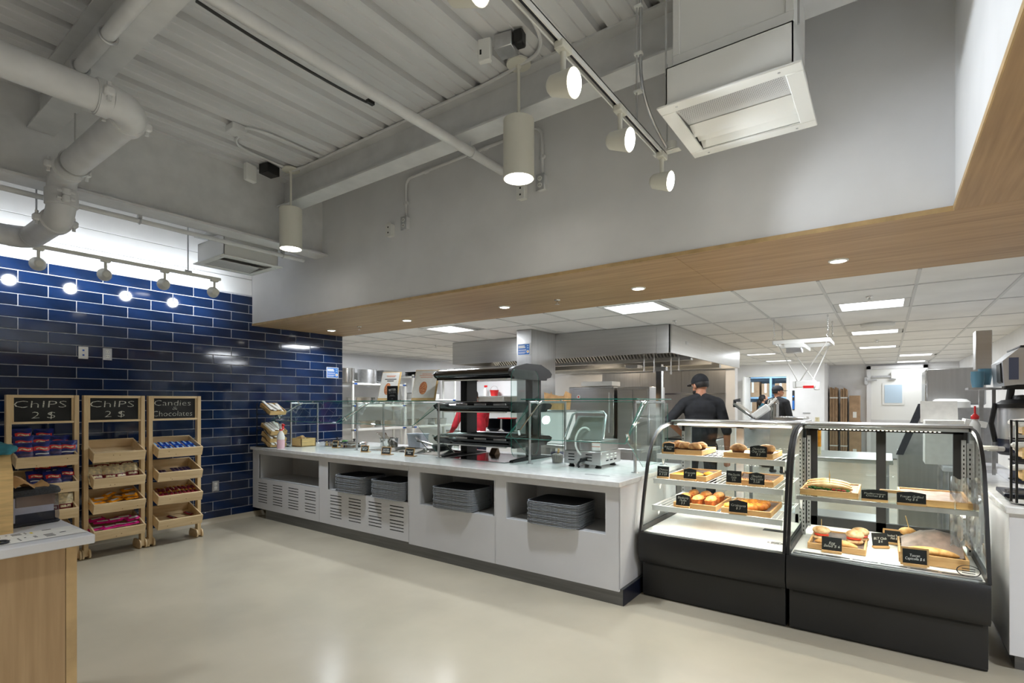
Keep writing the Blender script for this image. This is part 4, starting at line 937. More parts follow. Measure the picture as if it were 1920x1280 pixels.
# ================================================================ display cases
GP = [(3.712, .487), (3.722, .53), (3.765, .70), (3.80, .82), (3.85, .975), (3.895, 1.07), (3.965, 1.155), (4.055, 1.22), (4.17, 1.262), (4.31, 1.282), (4.46, 1.288)]
def display_case(x0, x1, label, chilled):
    t = thing('display_case', label, 'display case', ((x0 + x1) / 2, 4.25, 0))
    YB = 4.76
    b = MB().bx(x0 + .01, x1 - .008, 3.775, YB, .005, .262).bx(x0 + .012, x1 - .01, 3.785, YB - .02, 0, .03).build('base', 'case_black', t)
    MB().bx(x0 + .01, x1 - .008, 3.758, 3.775, .02, .255, 0, .002).build('kick_panel', 'case_black', b)
    MB().bx(x0 + .03, x1 - .03, 3.757, 3.772, .243, .266).build('vent_channel', 'dark', b)
    for i in range(28):
        xx = x0 + .05 + i * (x1 - x0 - .1) / 27; MB().cyl((xx, 3.752, .256), (xx, 3.758, .256), .008, n=8).build('vent_hole', 'dark', b)
    MB().prism([(3.712, .487), (3.70, .46), (3.695, .33), (3.705, .29), (3.725, .266), (YB, .266), (YB, .475), (3.75, .475), (3.74, .487)], 'x', x0, x1 - .003).build('front_fascia', 'case_black', t)
    d = MB().bx(x0 + .02, x1 - .02, 3.76, YB - .02, .475, .489).build('deck', 'plastic_white', t)
    if chilled:
        MB().bx(x0 + .03, x1 - .03, 3.765, 3.83, .489, .497, 0, .002).build('air_grille', 'alu', d)
        for i in range(6):
            a = x0 + .07 + i * .14; MB().bx(a, a + .125, 3.792, 3.80, .4972, .4985).build('grille_slot', 'dark', d)
    # curved front glass
    m = MB(); n = len(GP)
    m.strip([[(x, y, z) for y, z in GP] for x in (x0 + .018, x1 - .018)])
    m.build('curved_glass', 'glass', t)
    # end frames and end panes
    for x, s in ((x0 + .009, 1), (x1 - .009, -1)):
        inner = [(y + .02 * (1 if i < 6 else .4), z - .022 * (i / 8 if i < 8 else 1)) for i, (y, z) in enumerate(GP)]
        f = MB()
        f.strip([[(x - .009, y - .004, z + .004) for y, z in GP], [(x + .009, y - .004, z + .004) for y, z in GP]])
        f.strip([[(x - .009, y, z) for y, z in inner], [(x - .009, y - .004, z + .004) for y, z in GP]])
        f.strip([[(x + .009, y - .004, z + .004) for y, z in GP], [(x + .009, y, z) for y, z in inner]])
        f.strip([[(x + .009, y, z) for y, z in inner], [(x - .009, y, z) for y, z in inner]])
        f.bx(x - .009, x + .009, 3.74, YB, .487, .525).bx(x - .009, x + .009, YB - .045, YB, .487, 1.285)
        f.build('end_frame', 'case_black', t)
        pl = [(y, z) for y, z in inner] + [(YB - .045, 1.27), (YB - .045, .525), (3.75, .525)]
        m2 = MB(); m2.add([(x, y, z) for y, z in pl], [tuple(range(len(pl)))]); m2.build('end_glass', 'glass', t)
    tp = MB().bx(x0 + .0, x1 - .003, 4.42, YB + .02, 1.287, 1.303, 0, .003).build('top', 'steel_h', t)
    MB().bx(x0 + .02, x1 - .02, 4.42, 4.47, 1.262, 1.287, 0, .004).build('lamp_housing', 'alu', tp)
    if not chilled:
        MB().bx(x0 + .06, x1 - .06, 4.405, 4.425, 1.262, 1.276).build('lamp_tube', 'led', tp)
    else:
        for i in range(30): MB().box((x0 + .12 + i * .0235, 4.43, 1.260), (.011, .008, .004)).build('led', 'led', tp)
    area(t, ((x0 + x1) / 2, 4.43, 1.256), x1 - x0 - .14, .03, E_CASE, (1, .94, .84), (R(-18), 0, 0))
    # rear frame with sliding glass doors
    r = MB()
    for a, c in ((x0 + .02, x0 + .075), (x1 - .075, x1 - .02), ((x0 + x1) / 2 - .03, (x0 + x1) / 2 + .03)): r.bx(a, c, YB - .03, YB, .489, 1.287)
    r.bx(x0 + .02, x1 - .02, YB - .03, YB, .489, .56).bx(x0 + .02, x1 - .02, YB - .03, YB, 1.235, 1.287)
    r.build('rear_frame', 'case_black' if chilled else 'alu', t)
    for a, c in ((x0 + .075, (x0 + x1) / 2 - .03), ((x0 + x1) / 2 + .03, x1 - .075)):
        MB().bx(a, c, YB - .018, YB - .014, .56, 1.235).build('rear_glass', 'glass', t)
    for x in (x0 + .03, x1 - .03):
        for y in (4.62, 4.30) if chilled else (4.66,):
            s = MB().bx(x - .012, x + .012, y - .006, y + .006, .50, 1.20).build('shelf_standard', 'alu', t)
            sl = MB()
            for k in range(22): sl.box((x, y - .0065, .53 + k * .03), (.007, .001, .014))
            tag(sl.build('standard_slots', 'dark', s), kind='stuff')
    # oval maker badge without lettering at lower right of the glass
    return t
def wire_shelf(t, x0, x1, y0, y1, z):
    sh = MB().bx(x0, x1, y0, y0 + .006, z - .032, z + .006, 0, .002).bx(x0, x1, y0, y0 + .02, z + .003, z + .007).build('shelf_lip', 'plastic_white', t)
    m = MB()
    for i in range(27):
        x = x0 + .012 + i * (x1 - x0 - .024) / 26; m.cyl((x, y0 + .006, z), (x, y1, z), .0028, n=6)
    for y in (y0 + .03, (y0 + y1) / 2, y1): m.cyl((x0, y, z - .004), (x1, y, z - .004), .0035, n=6)
    for x in (x0, x1): m.cyl((x, y0, z), (x, y1, z), .004, n=6)
    m.build('shelf_wires', 'plastic_white', sh)
    MB().bx(x0 + .05, x1 - .05, y0 + .008, y0 + .022, z - .030, z - .022).build('shelf_lamp', 'led', sh)
    area(t, ((x0 + x1) / 2, y0 + .02, z - .034), x1 - x0 - .12, .02, E_CASE * .17, (1, .94, .84), (R(14), 0, 0))
    for x in (x0 + .02, x1 - .02): MB().tube([(x, y0 + .05, z - .004), (x, y0 + .09, z - .08), (x, y0 + .14, z - .004)], .0035, 6).build('bracket', 'plastic_white', sh)
CL = display_case(-1.502, -.522, 'curved glass pastry case on a black base with three wire shelves', False)
CR = display_case(-.518, .452, 'curved glass sandwich case on a black base at the right', True)
for z, y0, y1 in ((1.048, 3.97, 4.62), (.862, 3.90, 4.62), (.662, 3.87, 4.62)): wire_shelf(CL, -1.462, -.562, y0, y1, z)
gs = MB().bx(-.485, .42, 3.90, 4.5, .832, .839).build('glass_shelf', ['glass_green'], CR)
MB().bx(-.485, .42, 3.893, 3.90, .815, .843, 0, .001).build('shelf_rail', 'alu', gs)
MB().bx(-.44, .38, 3.902, 3.915, .818, .826).build('shelf_lamp', 'led', gs)
area(CR, (-.03, 3.91, .812), .8, .02, E_CASE * .22, (1, .94, .84), (R(14), 0, 0))
for x in (-.47, .405): MB().tube([(x, 3.93, .83), (x, 4.0, .74), (x, 4.08, .83)], .004, 6).bx(x - .004, x + .004, 3.93, 4.6, .822, .832).build('bracket', 'plastic_white', gs)
t = thing('case_sticker', 'small black sticker on the white deck of the pastry case', 'sticker', (-.66, 4.3, .489)); MB().bx(-.76, -.62, 4.30, 4.37, .489, .4905).build('label_sheet', 'black', t)
for cx, cy, cz, lab in ((-.62, 3.95, .4905, 'oval black maker badge on the pastry case deck'), ):
    t = thing('maker_badge', lab, 'badge', (cx, cy, cz)); MB().lathe([(.036, 0), (.04, 0), (.04, .001), (.036, .001)], (cx, cy, cz), 28, M=Matrix.Diagonal((1.2, .75, 1)), cap=False).build('ring', 'ink', t)
    for k in range(3): MB().box((cx, cy - .012 + k * .012, cz + .0006), (.05, .004, .0008)).build('text_line', 'ink', t)
t = thing('maker_badge', 'oval black maker badge on the lower right of the curved sandwich case glass', 'badge', (.36, 3.715, .53))
mm = Matrix.Rotation(R(78), 3, 'X')
MB().lathe([(.034, 0), (.038, 0), (.038, .001), (.034, .001)], (.36, 3.722, .545), 28, M=mm @ Matrix.Diagonal((1.35, .8, 1)), cap=False).build('ring', 'ink', t)
for k in range(3): MB().box((.36, 3.7205 + (k - 1) * .002, .545 + (k - 1) * .011), (.055, .001, .004)).build('text_line', 'ink', t)
# crinkled clear film hung inside the right end of the sandwich case
t = thing('plastic_film', 'crinkled clear plastic sheet hanging at the right end of the sandwich case', 'plastic sheet', (.36, 3.98, .6))
rows = []
for j in range(13):
    z = 1.02 - j * .033
    rows.append([(.30 + .135 * i / 12, 3.95 + .016 * math.sin(i * 1.3 + j * .5) + .016 * math.sin(i * .8 - j * .7), z + .008 * math.sin(i * 1.3)) for i in range(13)])
MB().strip(rows).build('film', 'film', t)
# ---------------------------------------------------------------- wooden serving trays in the cases
def wtray(x0, x1, y0, y1, z, label, h=.038, tilt=0.0, liner='parchment'):
    t = thing('wooden_tray', label, 'tray', ((x0 + x1) / 2, y0, z), 0, 'wooden trays in the display cases', local=True)
    w, d = x1 - x0, y1 - y0; M = Matrix.Rotation(tilt, 4, 'X')
    def put(mb, nm, mt):
        mb.v = [tuple(M @ Vector(v)) for v in mb.v]; return mb.build(nm, mt, t)
    k = .012
    put(MB().bx(-w / 2, w / 2, 0, k, 0, h, 0, .0015), 'side', 'tray_wood'); put(MB().bx(-w / 2, w / 2, d - k, d, 0, h, 0, .0015), 'side', 'tray_wood')
    put(MB().bx(-w / 2, -w / 2 + k, k, d - k, 0, h, 0, .0015), 'side', 'tray_wood'); put(MB().bx(w / 2 - k, w / 2, k, d - k, 0, h, 0, .0015), 'side', 'tray_wood')
    put(MB().bx(-w / 2 + k, w / 2 - k, k, d - k, 0, .006), 'bottom', 'tray_wood')
    rows = []
    for j in range(9):
        rows.append([(-w / 2 + k + (w - 2 * k) * i / 9, k + (d - 2 * k) * j / 8, .0085 + .004 * random.random() + (.018 * (abs(j - 4) / 4) ** 4)) for i in range(10)])
    put(MB().strip(rows), 'liner', liner)
    return t
zt1, zt2, zt3 = 1.052, .866, .666
wtray(-1.44, -1.13, 4.02, 4.42, zt1, 'wooden tray of nut muffins on the top pastry shelf, left')
wtray(-.975, -.645, 4.02, 4.42, zt1, 'wooden tray of chocolate chip muffins on the top pastry shelf, right')
wtray(-1.36, -1.085, 3.97, 4.42, zt2, 'wooden tray of danishes on the middle pastry shelf, left')
wtray(-.93, -.635, 3.97, 4.42, zt2, 'wooden tray of cookies on the middle pastry shelf, right')
wtray(-1.31, -1.0, 3.91, 4.38, zt3, 'wooden tray of blueberry loaves on the lowest pastry shelf')
wtray(-.965, -.64, 3.91, 4.38, zt3, 'wooden tray of croissants on the lowest pastry shelf')
wtray(-.47, -.145, 3.95, 4.40, .842, 'wooden tray of filled baguettes on the glass shelf')
wtray(.06, .40, 3.93, 4.42, .842, 'empty paper-lined wooden tray on the glass shelf')
wtray(-.425, -.105, 3.94, 4.40, .492, 'wooden tray of ciabatta sandwiches on the floor of the case')
wtray(.06, .385, 3.93, 4.48, .492, 'large wooden tray with curling paper and one baguette, on the case floor', .06)
# chalk signs in the cases
def chalksign(x, y, z, w, h, rz, lines, label, arch=True, lean=-8, frame_=False):
    t = thing('chalk_sign', label, 'sign', (x, y, z), rz, 'chalk signs in the display cases', local=True)
    M = Matrix.Translation((0, 0, .012)) @ Matrix.Rotation(R(lean), 4, 'X') @ frame((0, 0, 0), (1, 0, 0), (0, -1, 0))
    pl = [(-w / 2, 0), (w / 2, 0), (w / 2, h * (.86 if arch else 1))]
    if arch: pl += [(w * .3, h * .93), (0, h), (-w * .3, h * .93)]
    pl += [(-w / 2, h * (.86 if arch else 1))]
    m = MB().prism(pl, 'z', -.003, 0); m.v = [tuple(M @ Vector(v)) for v in m.v]; m.build('slate', 'chalkboard', t)
    if frame_:
        m = MB().bx(-w / 2 - .01, w / 2 + .01, -.01, 0, -.005, .003).bx(-w / 2 - .01, w / 2 + .01, h, h + .01, -.005, .003).bx(-w / 2 - .01, -w / 2, 0, h, -.005, .003).bx(w / 2, w / 2 + .01, 0, h, -.005, .003)
        m.v = [tuple(M @ Vector(v)) for v in m.v]; m.build('slate_frame', 'tray_wood', t)
    text(lines, h * .26, 'chalk_white' if frame_ else 'chalk', t, M @ Matrix.Translation((0, h * .46, .0005)), width=w * .8, shear=.2)
    MB().bx(-w / 2, w / 2, -.012, .014, 0, .014, 0, .002).build('base', 'tray_wood', t)
chalksign(-1.375, 3.995, zt1 + .004, .085, .075, .05, 'Banana\nNut', 'arched chalk sign leaning on the nut muffin tray')
chalksign(-.735, 3.995, zt1 + .004, .11, .085, .05, 'Chocolate\nChip Muffin\n$ 3', 'arched chalk sign for chocolate chip muffins')
chalksign(-1.40, 3.935, zt2 + .004, .09, .08, .03, 'Cheese\nPotato\n$ 3.25', 'square chalk sign at the left end of the middle pastry shelf', False)
chalksign(-1.195, 3.935, zt2 + .004, .092, .08, .03, 'Pretzels\n$ 3', 'arched chalk sign before the danish tray')
chalksign(-.885, 3.935, zt2 + .004, .10, .085, .06, 'White Chocolate\nCookie\n$ 2.5', 'square chalk sign for cookies, bold white writing', False)
chalksign(-.735, 3.935, zt2 + .004, .10, .085, .06, 'Chocolate\nChip Cookie\n$ 2.50', 'arched chalk sign before the cookie tray')
chalksign(-1.235, 3.895, zt3 + .004, .10, .088, .05, 'Blueberry\nMuffin\n$ 3', 'arched chalk sign before the blueberry loaves')
chalksign(-.845, 3.885, zt3 + .004, .12, .088, .05, 'Croissants\n$ 3', 'arched chalk sign before the croissants')
chalksign(-.06, 3.925, .843, .135, .062, .1, 'Mediterranean\nChicken $ 6', 'wide chalk sign beside the filled baguettes', True, -4)
chalksign(.12, 3.895, .843, .14, .07, .1, 'Tuscan Grilled\nVeg $ 6', 'wide chalk sign before the empty tray on the glass shelf', True, -4)
chalksign(-.285, 3.90, .493, .11, .085, .05, 'Egg\nSalad $ 6', 'chalk sign before the ciabatta tray on the case floor', False, -8)
chalksign(-.03, 4.22, .493, .10, .085, .55, 'BLT Club\n$ 6', 'tilted chalk sign in the middle of the case floor', False, -12)
chalksign(.045, 4.37, .493, .11, .08, .05, 'Smoked Turkey\nMelt $ 6', 'wood framed chalk sign at the back of the case floor', False, -8, True)
chalksign(.135, 3.86, .495, .115, .085, .12, 'Tuscan\nCapicolla $ 6', 'wood framed chalk sign at the front of the case floor', False, -8, True)
t = thing('price_stand', 'wooden card holder facing backwards between the two wide chalk signs', 'card holder', (.03, 3.95, .842))
MB().bx(-.03, .085, 3.95, 3.965, .842, .905).build('card', 'paper', t); MB().bx(-.035, .09, 3.945, 3.97, .9, .918, 0, .003).build('holder', 'tray_wood', t)
# ---------------------------------------------------------------- baked goods
def lumpy(a, f):
    s1, s2 = random.random() * 6, random.random() * 6
    return lambda p: p * (1 + a * math.sin(f * p.x + s1) * math.cos(f * p.y + s2) + a * .6 * math.sin(f * 1.7 * p.z + s1))
def muffin(x, y, z, label, s=1.0, group='muffins on the top pastry shelf'):
    t = thing('muffin', label, 'muffin', (x, y, z), 0, group)
    n = 24; prof = [(0, z), (.029 * s, z), (.041 * s, z + .042 * s), (0, z + .042 * s)]
    MB().lathe(prof, (x, y, 0), n).build('paper_cup', 'muffin_cup', t)
    MB().ell((x, y, z + .046 * s), (.05 * s, .05 * s, .034 * s), 18, 10, zmin=-.35, fn=lumpy(.06, 90)).build('crown', 'muffin', t)
for i, (x, y, w) in enumerate(((-1.40, 4.07, 'front left'), (-1.33, 4.17, 'behind the sign'), (-1.28, 4.10, 'front middle'), (-1.20, 4.08, 'front right'), (-1.19, 4.2, 'back right'), (-1.38, 4.24, 'back left'))): muffin(x, y, zt1 + .012, 'crumble-topped nut muffin, %s of its tray' % w, 1.02)
for x, y, w in ((-.89, 4.10, 'left of the sign'), (-.70, 4.13, 'right of the sign')): muffin(x, y, zt1 + .012, 'golden chocolate chip muffin %s on the top shelf' % w, 1.12)
def loafcake(x, y, z, label, rz):
    t = thing('loaf_cake', label, 'cake', (x, y, z), rz, 'blueberry loaves on the lowest pastry shelf', local=True)
    loft(MB(), [rrect(.066, .15, .012, 0, 3, .008), rrect(.066, .15, .012, .052, 3, 0)], 0).build('sides', 'loaf_side', t)
    MB().ell((0, 0, .052), (.037, .08, .026), 18, 10, zmin=-.2, fn=lumpy(.05, 70)).build('crust', 'loaf', t)
for x, y, w in ((-1.255, 4.03, 'front left'), (-1.155, 4.02, 'front middle'), (-1.062, 4.02, 'front right'), (-1.25, 4.22, 'back left'), (-1.155, 4.22, 'back middle'), (-1.06, 4.22, 'back right')): loafcake(x, y, zt3 + .014, 'golden blueberry loaf, %s of the tray' % w, random.uniform(-.08, .08))
def croissant(x, y, z, rz, label, s=1.0):
    t = thing('croissant', label, 'croissant', (x, y, z), rz, 'croissants on the lowest pastry shelf', local=True)
    pts = []; rs = []
    for i in range(25):
        u = i / 24; a = R(-70 + 140 * u); q = .055 * s
        pts.append((q * math.sin(a) * 1.15, -q * math.cos(a) + q * .7, .026 * s)); env = math.sin(math.pi * u) ** .7
        rs.append((.007 + .023 * env) * s * (1 + .10 * (1 if (i // 2) % 2 else -.6)))
    MB().tube(pts, rs, 12).build('pastry', 'croissant', t)
for i, (x, y, rz, w) in enumerate(((-.90, 4.0, .3, 'nearest the sign'), (-.85, 4.07, .5, 'second in the row'), (-.80, 4.03, .2, 'front of the tray centre'), (-.80, 4.14, .6, 'behind the centre'), (-.75, 4.09, .4, 'right of the pile'), (-.745, 4.18, .7, 'back of the pile'))): croissant(x, y, zt3 + .012 + (.012 if i in (1, 3) else 0), rz, 'flaky golden croissant, ' + w)
def danish(x, y, z, label):
    t = thing('danish', label, 'pastry', (x, y, z), random.uniform(0, 3), 'danishes on the middle pastry shelf', local=True)
    MB().ell((0, 0, .012), (.048, .04, .016), 16, 8, fn=lumpy(.05, 70)).build('dough', 'danish', t); MB().ell((0, 0, .022), (.024, .02, .009), 12, 6).build('filling', 'egg', t)
for x, y, w in ((-1.31, 4.04, 'front left'), (-1.24, 4.06, 'front middle'), (-1.28, 4.14, 'back left'), (-1.2, 4.15, 'back middle'), (-1.14, 4.24, 'back right')): danish(x, y, zt2 + .013, 'yellow filled danish, %s of its tray' % w)
def cookie(x, y, z, label):
    t = thing('cookie', label, 'cookie', (x, y, z), 0, 'cookies on the middle pastry shelf')
    MB().lathe([(0, z), (.035, z), (.042, z + .006), (.034, z + .014), (0, z + .017)], (x, y, 0), 18).build('biscuit', 'muffin', t)
    m = MB()
    for k in range(7): a = k * 2.4; m.ell((x + .004 * k * math.cos(a), y + .004 * k * math.sin(a), z + .015), (.005, .005, .004), 6, 4)
    m.build('chocolate_chips', 'muffin_cup', t)
for x, y, w in ((-.69, 4.03, 'front right'), (-.80, 4.06, 'between the two signs'), (-.70, 4.12, 'back right'), (-.86, 4.12, 'back left')): cookie(x, y, zt2 + .013, 'chocolate chip cookie, %s of its tray' % w)
def baguette(x, y, z, rz, L, label, fill=True, pick=True, group=None):
    t = thing('baguette_sandwich' if fill else 'baguette', label, 'sandwich' if fill else 'baguette', (x, y, z), rz, group, local=True)
    def bend(p): return Vector((p.x, p.y - .6 * p.x * p.x, p.z - .35 * p.x * p.x))
    if fill:
        MB().ell((0, .004, .016), (L / 2, .034, .018), 20, 8, fn=bend).build('lower_bread', 'bread_pale', t)
        m = MB()
        for k in range(16): m.ell((-L * .4 + k * L * .053, -.028 + .01 * random.random() - .6 * (-L * .4 + k * L * .053) ** 2, .03 + .005 * random.random()), (.016, .012, .006), 7, 4, M=Euler((random.random(), random.random(), random.random())).to_matrix())
        m.build('lettuce', 'lettuce', t)
        m = MB()
        for k in range(3): m.ell((L * .12 + k * .028, -.034 - .6 * (L * .12 + k * .028) ** 2, .032), (.014, .008, .006), 8, 5)
        m.build('tomato', 'tomato', t)
    MB().ell((0, .004, .046 if fill else .026), (L / 2, .036, .022 if fill else .026), 24, 10, fn=bend).build('upper_bread', 'bread', t)
    if pick: MB().cyl((.0, 0, .05), (.004, 0, .125), .0013, n=5).build('toothpick', 'bamboo', t)
for y, w, dz in ((4.03, 'front', 0), (4.11, 'middle', .004), (4.19, 'back', .01)): baguette(-.315 + (4.11 - y) * .1, y, .853 + dz, -.12, .27, 'filled baguette sandwich with toothpick, %s of three on the glass shelf' % w, True, True, 'filled baguettes on the glass shelf')
baguette(-.27, 4.02, .505, -.14, .25, 'filled baguette at the front of the ciabatta tray', False, False)
MB_ = MB().ell((-.215, 4.0, .508), (.05, .02, .008), 10, 6); tag(MB_.build('egg_filling', 'egg'), 'yellow egg slipping from the baguette in the ciabatta tray', 'egg')
baguette(.215, 4.0, .535, -.06, .27, 'single plain baguette in the large paper-lined tray', False, False)
def ciabatta(x, y, z, rz, label, pick):
    t = thing('ciabatta_sandwich', label, 'sandwich', (x, y, z), rz, 'ciabatta sandwiches', local=True)
    MB().ell((0, 0, .02), (.052, .046, .022), 18, 8, fn=lumpy(.04, 50)).build('lower_bun', 'bread_pale', t)
    MB().ell((0, -.004, .042), (.047, .044, .012), 14, 6, fn=lumpy(.08, 90)).build('filling', 'tomato', t)
    MB().ell((0, .004, .066), (.053, .047, .03), 18, 10, fn=lumpy(.04, 50)).build('upper_bun', 'bread_pale', t)
    if pick: MB().cyl((0, 0, .09), (0, 0, .145), .0014, n=5).build('toothpick', 'bamboo', t)
ciabatta(-.365, 4.17, .504, .2, 'round ciabatta sandwich with a toothpick, back left of the case floor', True)
ciabatta(-.175, 4.17, .504, -.3, 'round ciabatta sandwich in front right of its tray', False)
ciabatta(-.145, 4.25, .51, .4, 'round ciabatta sandwich partly hidden at the back right of its tray', False)
t = thing('paper_liner', 'brown parchment sheet curling up in the large tray', 'paper', (.22, 4.25, .53))
rows = []
for j in range(12):
    yy = 4.0 + j * .04
    rows.append([(.075 + .295 * i / 12, yy, .545 + .11 * math.sin(math.pi * min(1, j / 10.)) ** 1.3 * (.35 + .65 * math.sin(math.pi * i / 14)) + .004 * math.sin(i * 2.1 + j)) for i in range(13)])
MB().strip(rows).build('sheet', 'parchment', t)
t = thing('baguette', 'baguette tip with a toothpick at the back of the large tray', 'baguette', (.11, 4.42, .56)); MB().ell((.115, 4.40, .585), (.05, .035, .03), 14, 8).build('crust', 'bread', t); MB().cyl((.125, 4.40, .6), (.105, 4.40, .69), .003, n=5).build('toothpick', 'bamboo', t)
# ================================================================ snack racks along the tile wall
def bag(x, y, z, rz, tilt, w, h, th, mat, label, group, cat='snack bag', name='chip_bag', deco=None):
    t = thing(name, label, cat, (x, y, z), rz, group, local=True)
    M = Matrix.Rotation(tilt, 4, 'X')
    n, k = 9, 9; m = MB()
    def pt(u, v, s):
        e = (max(0, math.sin(math.pi * u)) ** .6) * (max(0, math.sin(math.pi * v)) ** .55)
        return M @ Vector(((u - .5) * w * (1 - .06 * math.sin(math.pi * v)), s * th / 2 * e + .002 * math.sin(9 * u + 7 * v) * e, v * h))
    for s in (-1, 1):
        rows = [[tuple(pt(i / (n - 1), j / (k - 1), s)) for i in range(n)] for j in range(k)]
        if s > 0: rows = [list(reversed(r_)) for r_ in rows]
        m.strip(rows)
    for v0 in (0, 1):   # crimped seals
        d = -.008 if v0 == 0 else .008
        a = [tuple(M @ Vector(((i / 8 - .5) * w, .0015 * (-1) ** i, v0 * h))) for i in range(9)]
        b = [tuple(M @ Vector(((i / 8 - .5) * w, .0015 * (-1) ** i, v0 * h + d))) for i in range(9)]
        m.strip([a, b])
    body = m.build('wrapper', mat, t, ang=60)
    for (u0, u1, v0, v1, mt, nm, wave) in (deco or ()):
        q = MB(); rows = []
        for j in range(5):
            v = v0 + (v1 - v0) * j / 4
            rows.append([tuple(pt(u0 + (u1 - u0) * i / 8, v + wave * math.sin(math.pi * i / 8 * 2), -1) + M @ Vector((0, -.0012, 0))) for i in range(9)])
        q.strip(rows); q.build(nm, mt, t, ang=60)
    return t
DECO_R = ((.1, .9, .60, .80, 'chip_red', 'logo_patch', .03), (.22, .78, .66, .735, 'chip_cream', 'logo_lettering', .03), (.15, .85, .42, .47, 'plastic_white', 'name_band', .01), (.35, .8, .08, .30, 'gold', 'chip_picture', 0))
DECO_P = ((.1, .9, .60, .80, 'chip_red', 'logo_patch', .03), (.22, .78, .66, .735, 'chip_cream', 'logo_lettering', .03), (.1, .9, .36, .48, 'wrap_purple', 'name_band', .01), (.2, .6, .06, .25, 'plastic_white', 'chip_picture', 0))
DECO_C = ((.05, .95, .05, .48, 'chip_maroon', 'lower_band', .0), (.2, .8, .3, .42, 'chip_cream', 'name_band', 0))
def rack(y0, y1, lines, label):
    t = thing('snack_rack', label, 'display rack', (-6.1, (y0 + y1) / 2, 0))
    for y in (y0 + .018, y1 - .018):
        MB().bx(-6.085, -6.025, y - .018, y + .018, .02, 1.52, 0, .003).build('post', 'pine_v', t)
        for d in (-.025, .025):
            MB().prism([(-6.2, .0), (-6.03, .0), (-6.005, .01), (-5.997, .03), (-6.0, .05), (-6.012, .075), (-6.03, .085), (-6.17, .085), (-6.2, .04)], 'y', y + d - .007, y + d + .007).build('foot', 'pine', t)
    a, b = y0 + .036, y1 - .036
    MB().bx(-6.08, -6.03, a, b, 1.495, 1.52, 0, .002).build('top_rail', 'pine', t)
    MB().bx(-6.08, -6.03, a, b, 1.268, 1.288, 0, .002).build('bottom_rail', 'pine', t)
    for y in (a + .008, b - .008): MB().bx(-6.07, -6.04, y - .008, y + .008, 1.288, 1.495).build('side_rail', 'pine_v', t)
    cb = MB().bx(-6.062, -6.05, a + .014, b - .014, 1.286, 1.497).build('chalkboard', 'chalkboard', t)
    for s, size, zz, w in lines: text(s, size, 'chalk', cb, frame((-6.0495, (a + b) / 2 - (.02 if w > .25 else 0), zz), (0, 1, 0), (1, 0, 0)), width=w, shear=.05, thin=-.0015)
    th = R(18.5)
    for i, zf in enumerate((.985, .745, .51, .262)):
        # crate tilted towards the viewer; front top edge at (-5.88, zf)
        M = Matrix.Translation((-5.885, 0, zf)) @ Matrix.Rotation(th, 4, 'Y')
        def put(mb, nm, mt, par):
            mb.v = [tuple(M @ Vector(v)) for v in mb.v]; return mb.build(nm, mt, par)
        c = put(MB().bx(-.02, 0, a + .002, b - .002, -.095, 0, 0, .002), 'crate_front', 'pine', t)
        put(MB().bx(-.35, -.33, a + .002, b - .002, -.095, 0, 0, .002), 'crate_back', 'pine', t)
        for y in (a + .002, b - .016): put(MB().bx(-.33, -.02, y, y + .014, -.095, 0, 0, .002), 'crate_side', 'pine', t)
        for k in range(4): put(MB().bx(-.327 + k * .077, -.327 + k * .077 + .069, a + .016, b - .016, -.093, -.083), 'floor_slat', 'pine', t)
        for k in range(2): put(MB().box((.0003, random.uniform(a + .06, b - .06), random.uniform(-.08, -.02)), (.0012, .008, .006), None, 0, .0004), 'knot', 'knot', c)
    return a, b
RK = [(1.062, 1.553, (('ChIPS', .088, 1.435, .35), ('2 $', .085, 1.34, .16)), 'pine snack rack at far left, chalkboard reading chips, stocked with blue bags'), (1.586, 2.076, (('ChIPS', .088, 1.435, .35), ('2 $', .085, 1.34, .16)), 'middle pine snack rack, chalkboard reading chips, top crate empty'), (2.108, 2.60, (('Candies', .082, 1.445, .34), ('&', .055, 1.392, .045), ('Chocolates', .08, 1.335, .37)), 'right pine snack rack with chalkboard reading candies and chocolates')]
AB = [rack(*r_) for r_ in RK]
def cpos(zf, d, up): 
    """point on the floor of a tilted crate: d back from the front, up above the floor"""
    th = R(18.5); v = Matrix.Rotation(th, 3, 'Y') @ Vector((-d, 0, -.083 + up)); return -5.885 + v.x, zf + v.z
HP = math.pi / 2
# rack 1
a, b = AB[0]
for i, (dy, d, up, dec, w) in enumerate(((.075, .06, .0, DECO_P, 'front left'), (.185, .06, 0, DECO_R, 'front middle'), (.29, .08, 0, DECO_P, 'front right of centre'), (.365, .07, 0, DECO_R, 'front right'), (.08, .14, .03, DECO_R, 'second row left'), (.20, .15, .03, DECO_P, 'second row middle'), (.33, .15, .02, DECO_R, 'second row right'), (.09, .22, .07, DECO_P, 'back left'), (.23, .23, .06, DECO_R, 'back middle'))):
    x, z = cpos(.985, d, up); bag(x, a + dy, z, HP + random.uniform(-.15, .15), R(-14), .14, .18, .055, 'chip_navy', 'navy chip bag with red logo, %s of the top crate' % w, 'navy chip bags in the left rack', deco=dec)
for i, (dy, d, up, dec, w) in enumerate(((.27, .06, 0, DECO_P, 'in front'), (.16, .09, 0, DECO_R, 'at left'), (.37, .10, 0, DECO_P, 'at right'), (.22, .19, .04, DECO_R, 'at the back'), (.33, .2, .04, DECO_R, 'behind on the right'))):
    x, z = cpos(.745, d, up); bag(x, a + dy, z, HP + random.uniform(-.12, .12), R(-22), .14, .165, .05, 'chip_navy', 'navy chip bag with red logo, %s of the second crate' % w, 'navy chip bags in the left rack', deco=dec)
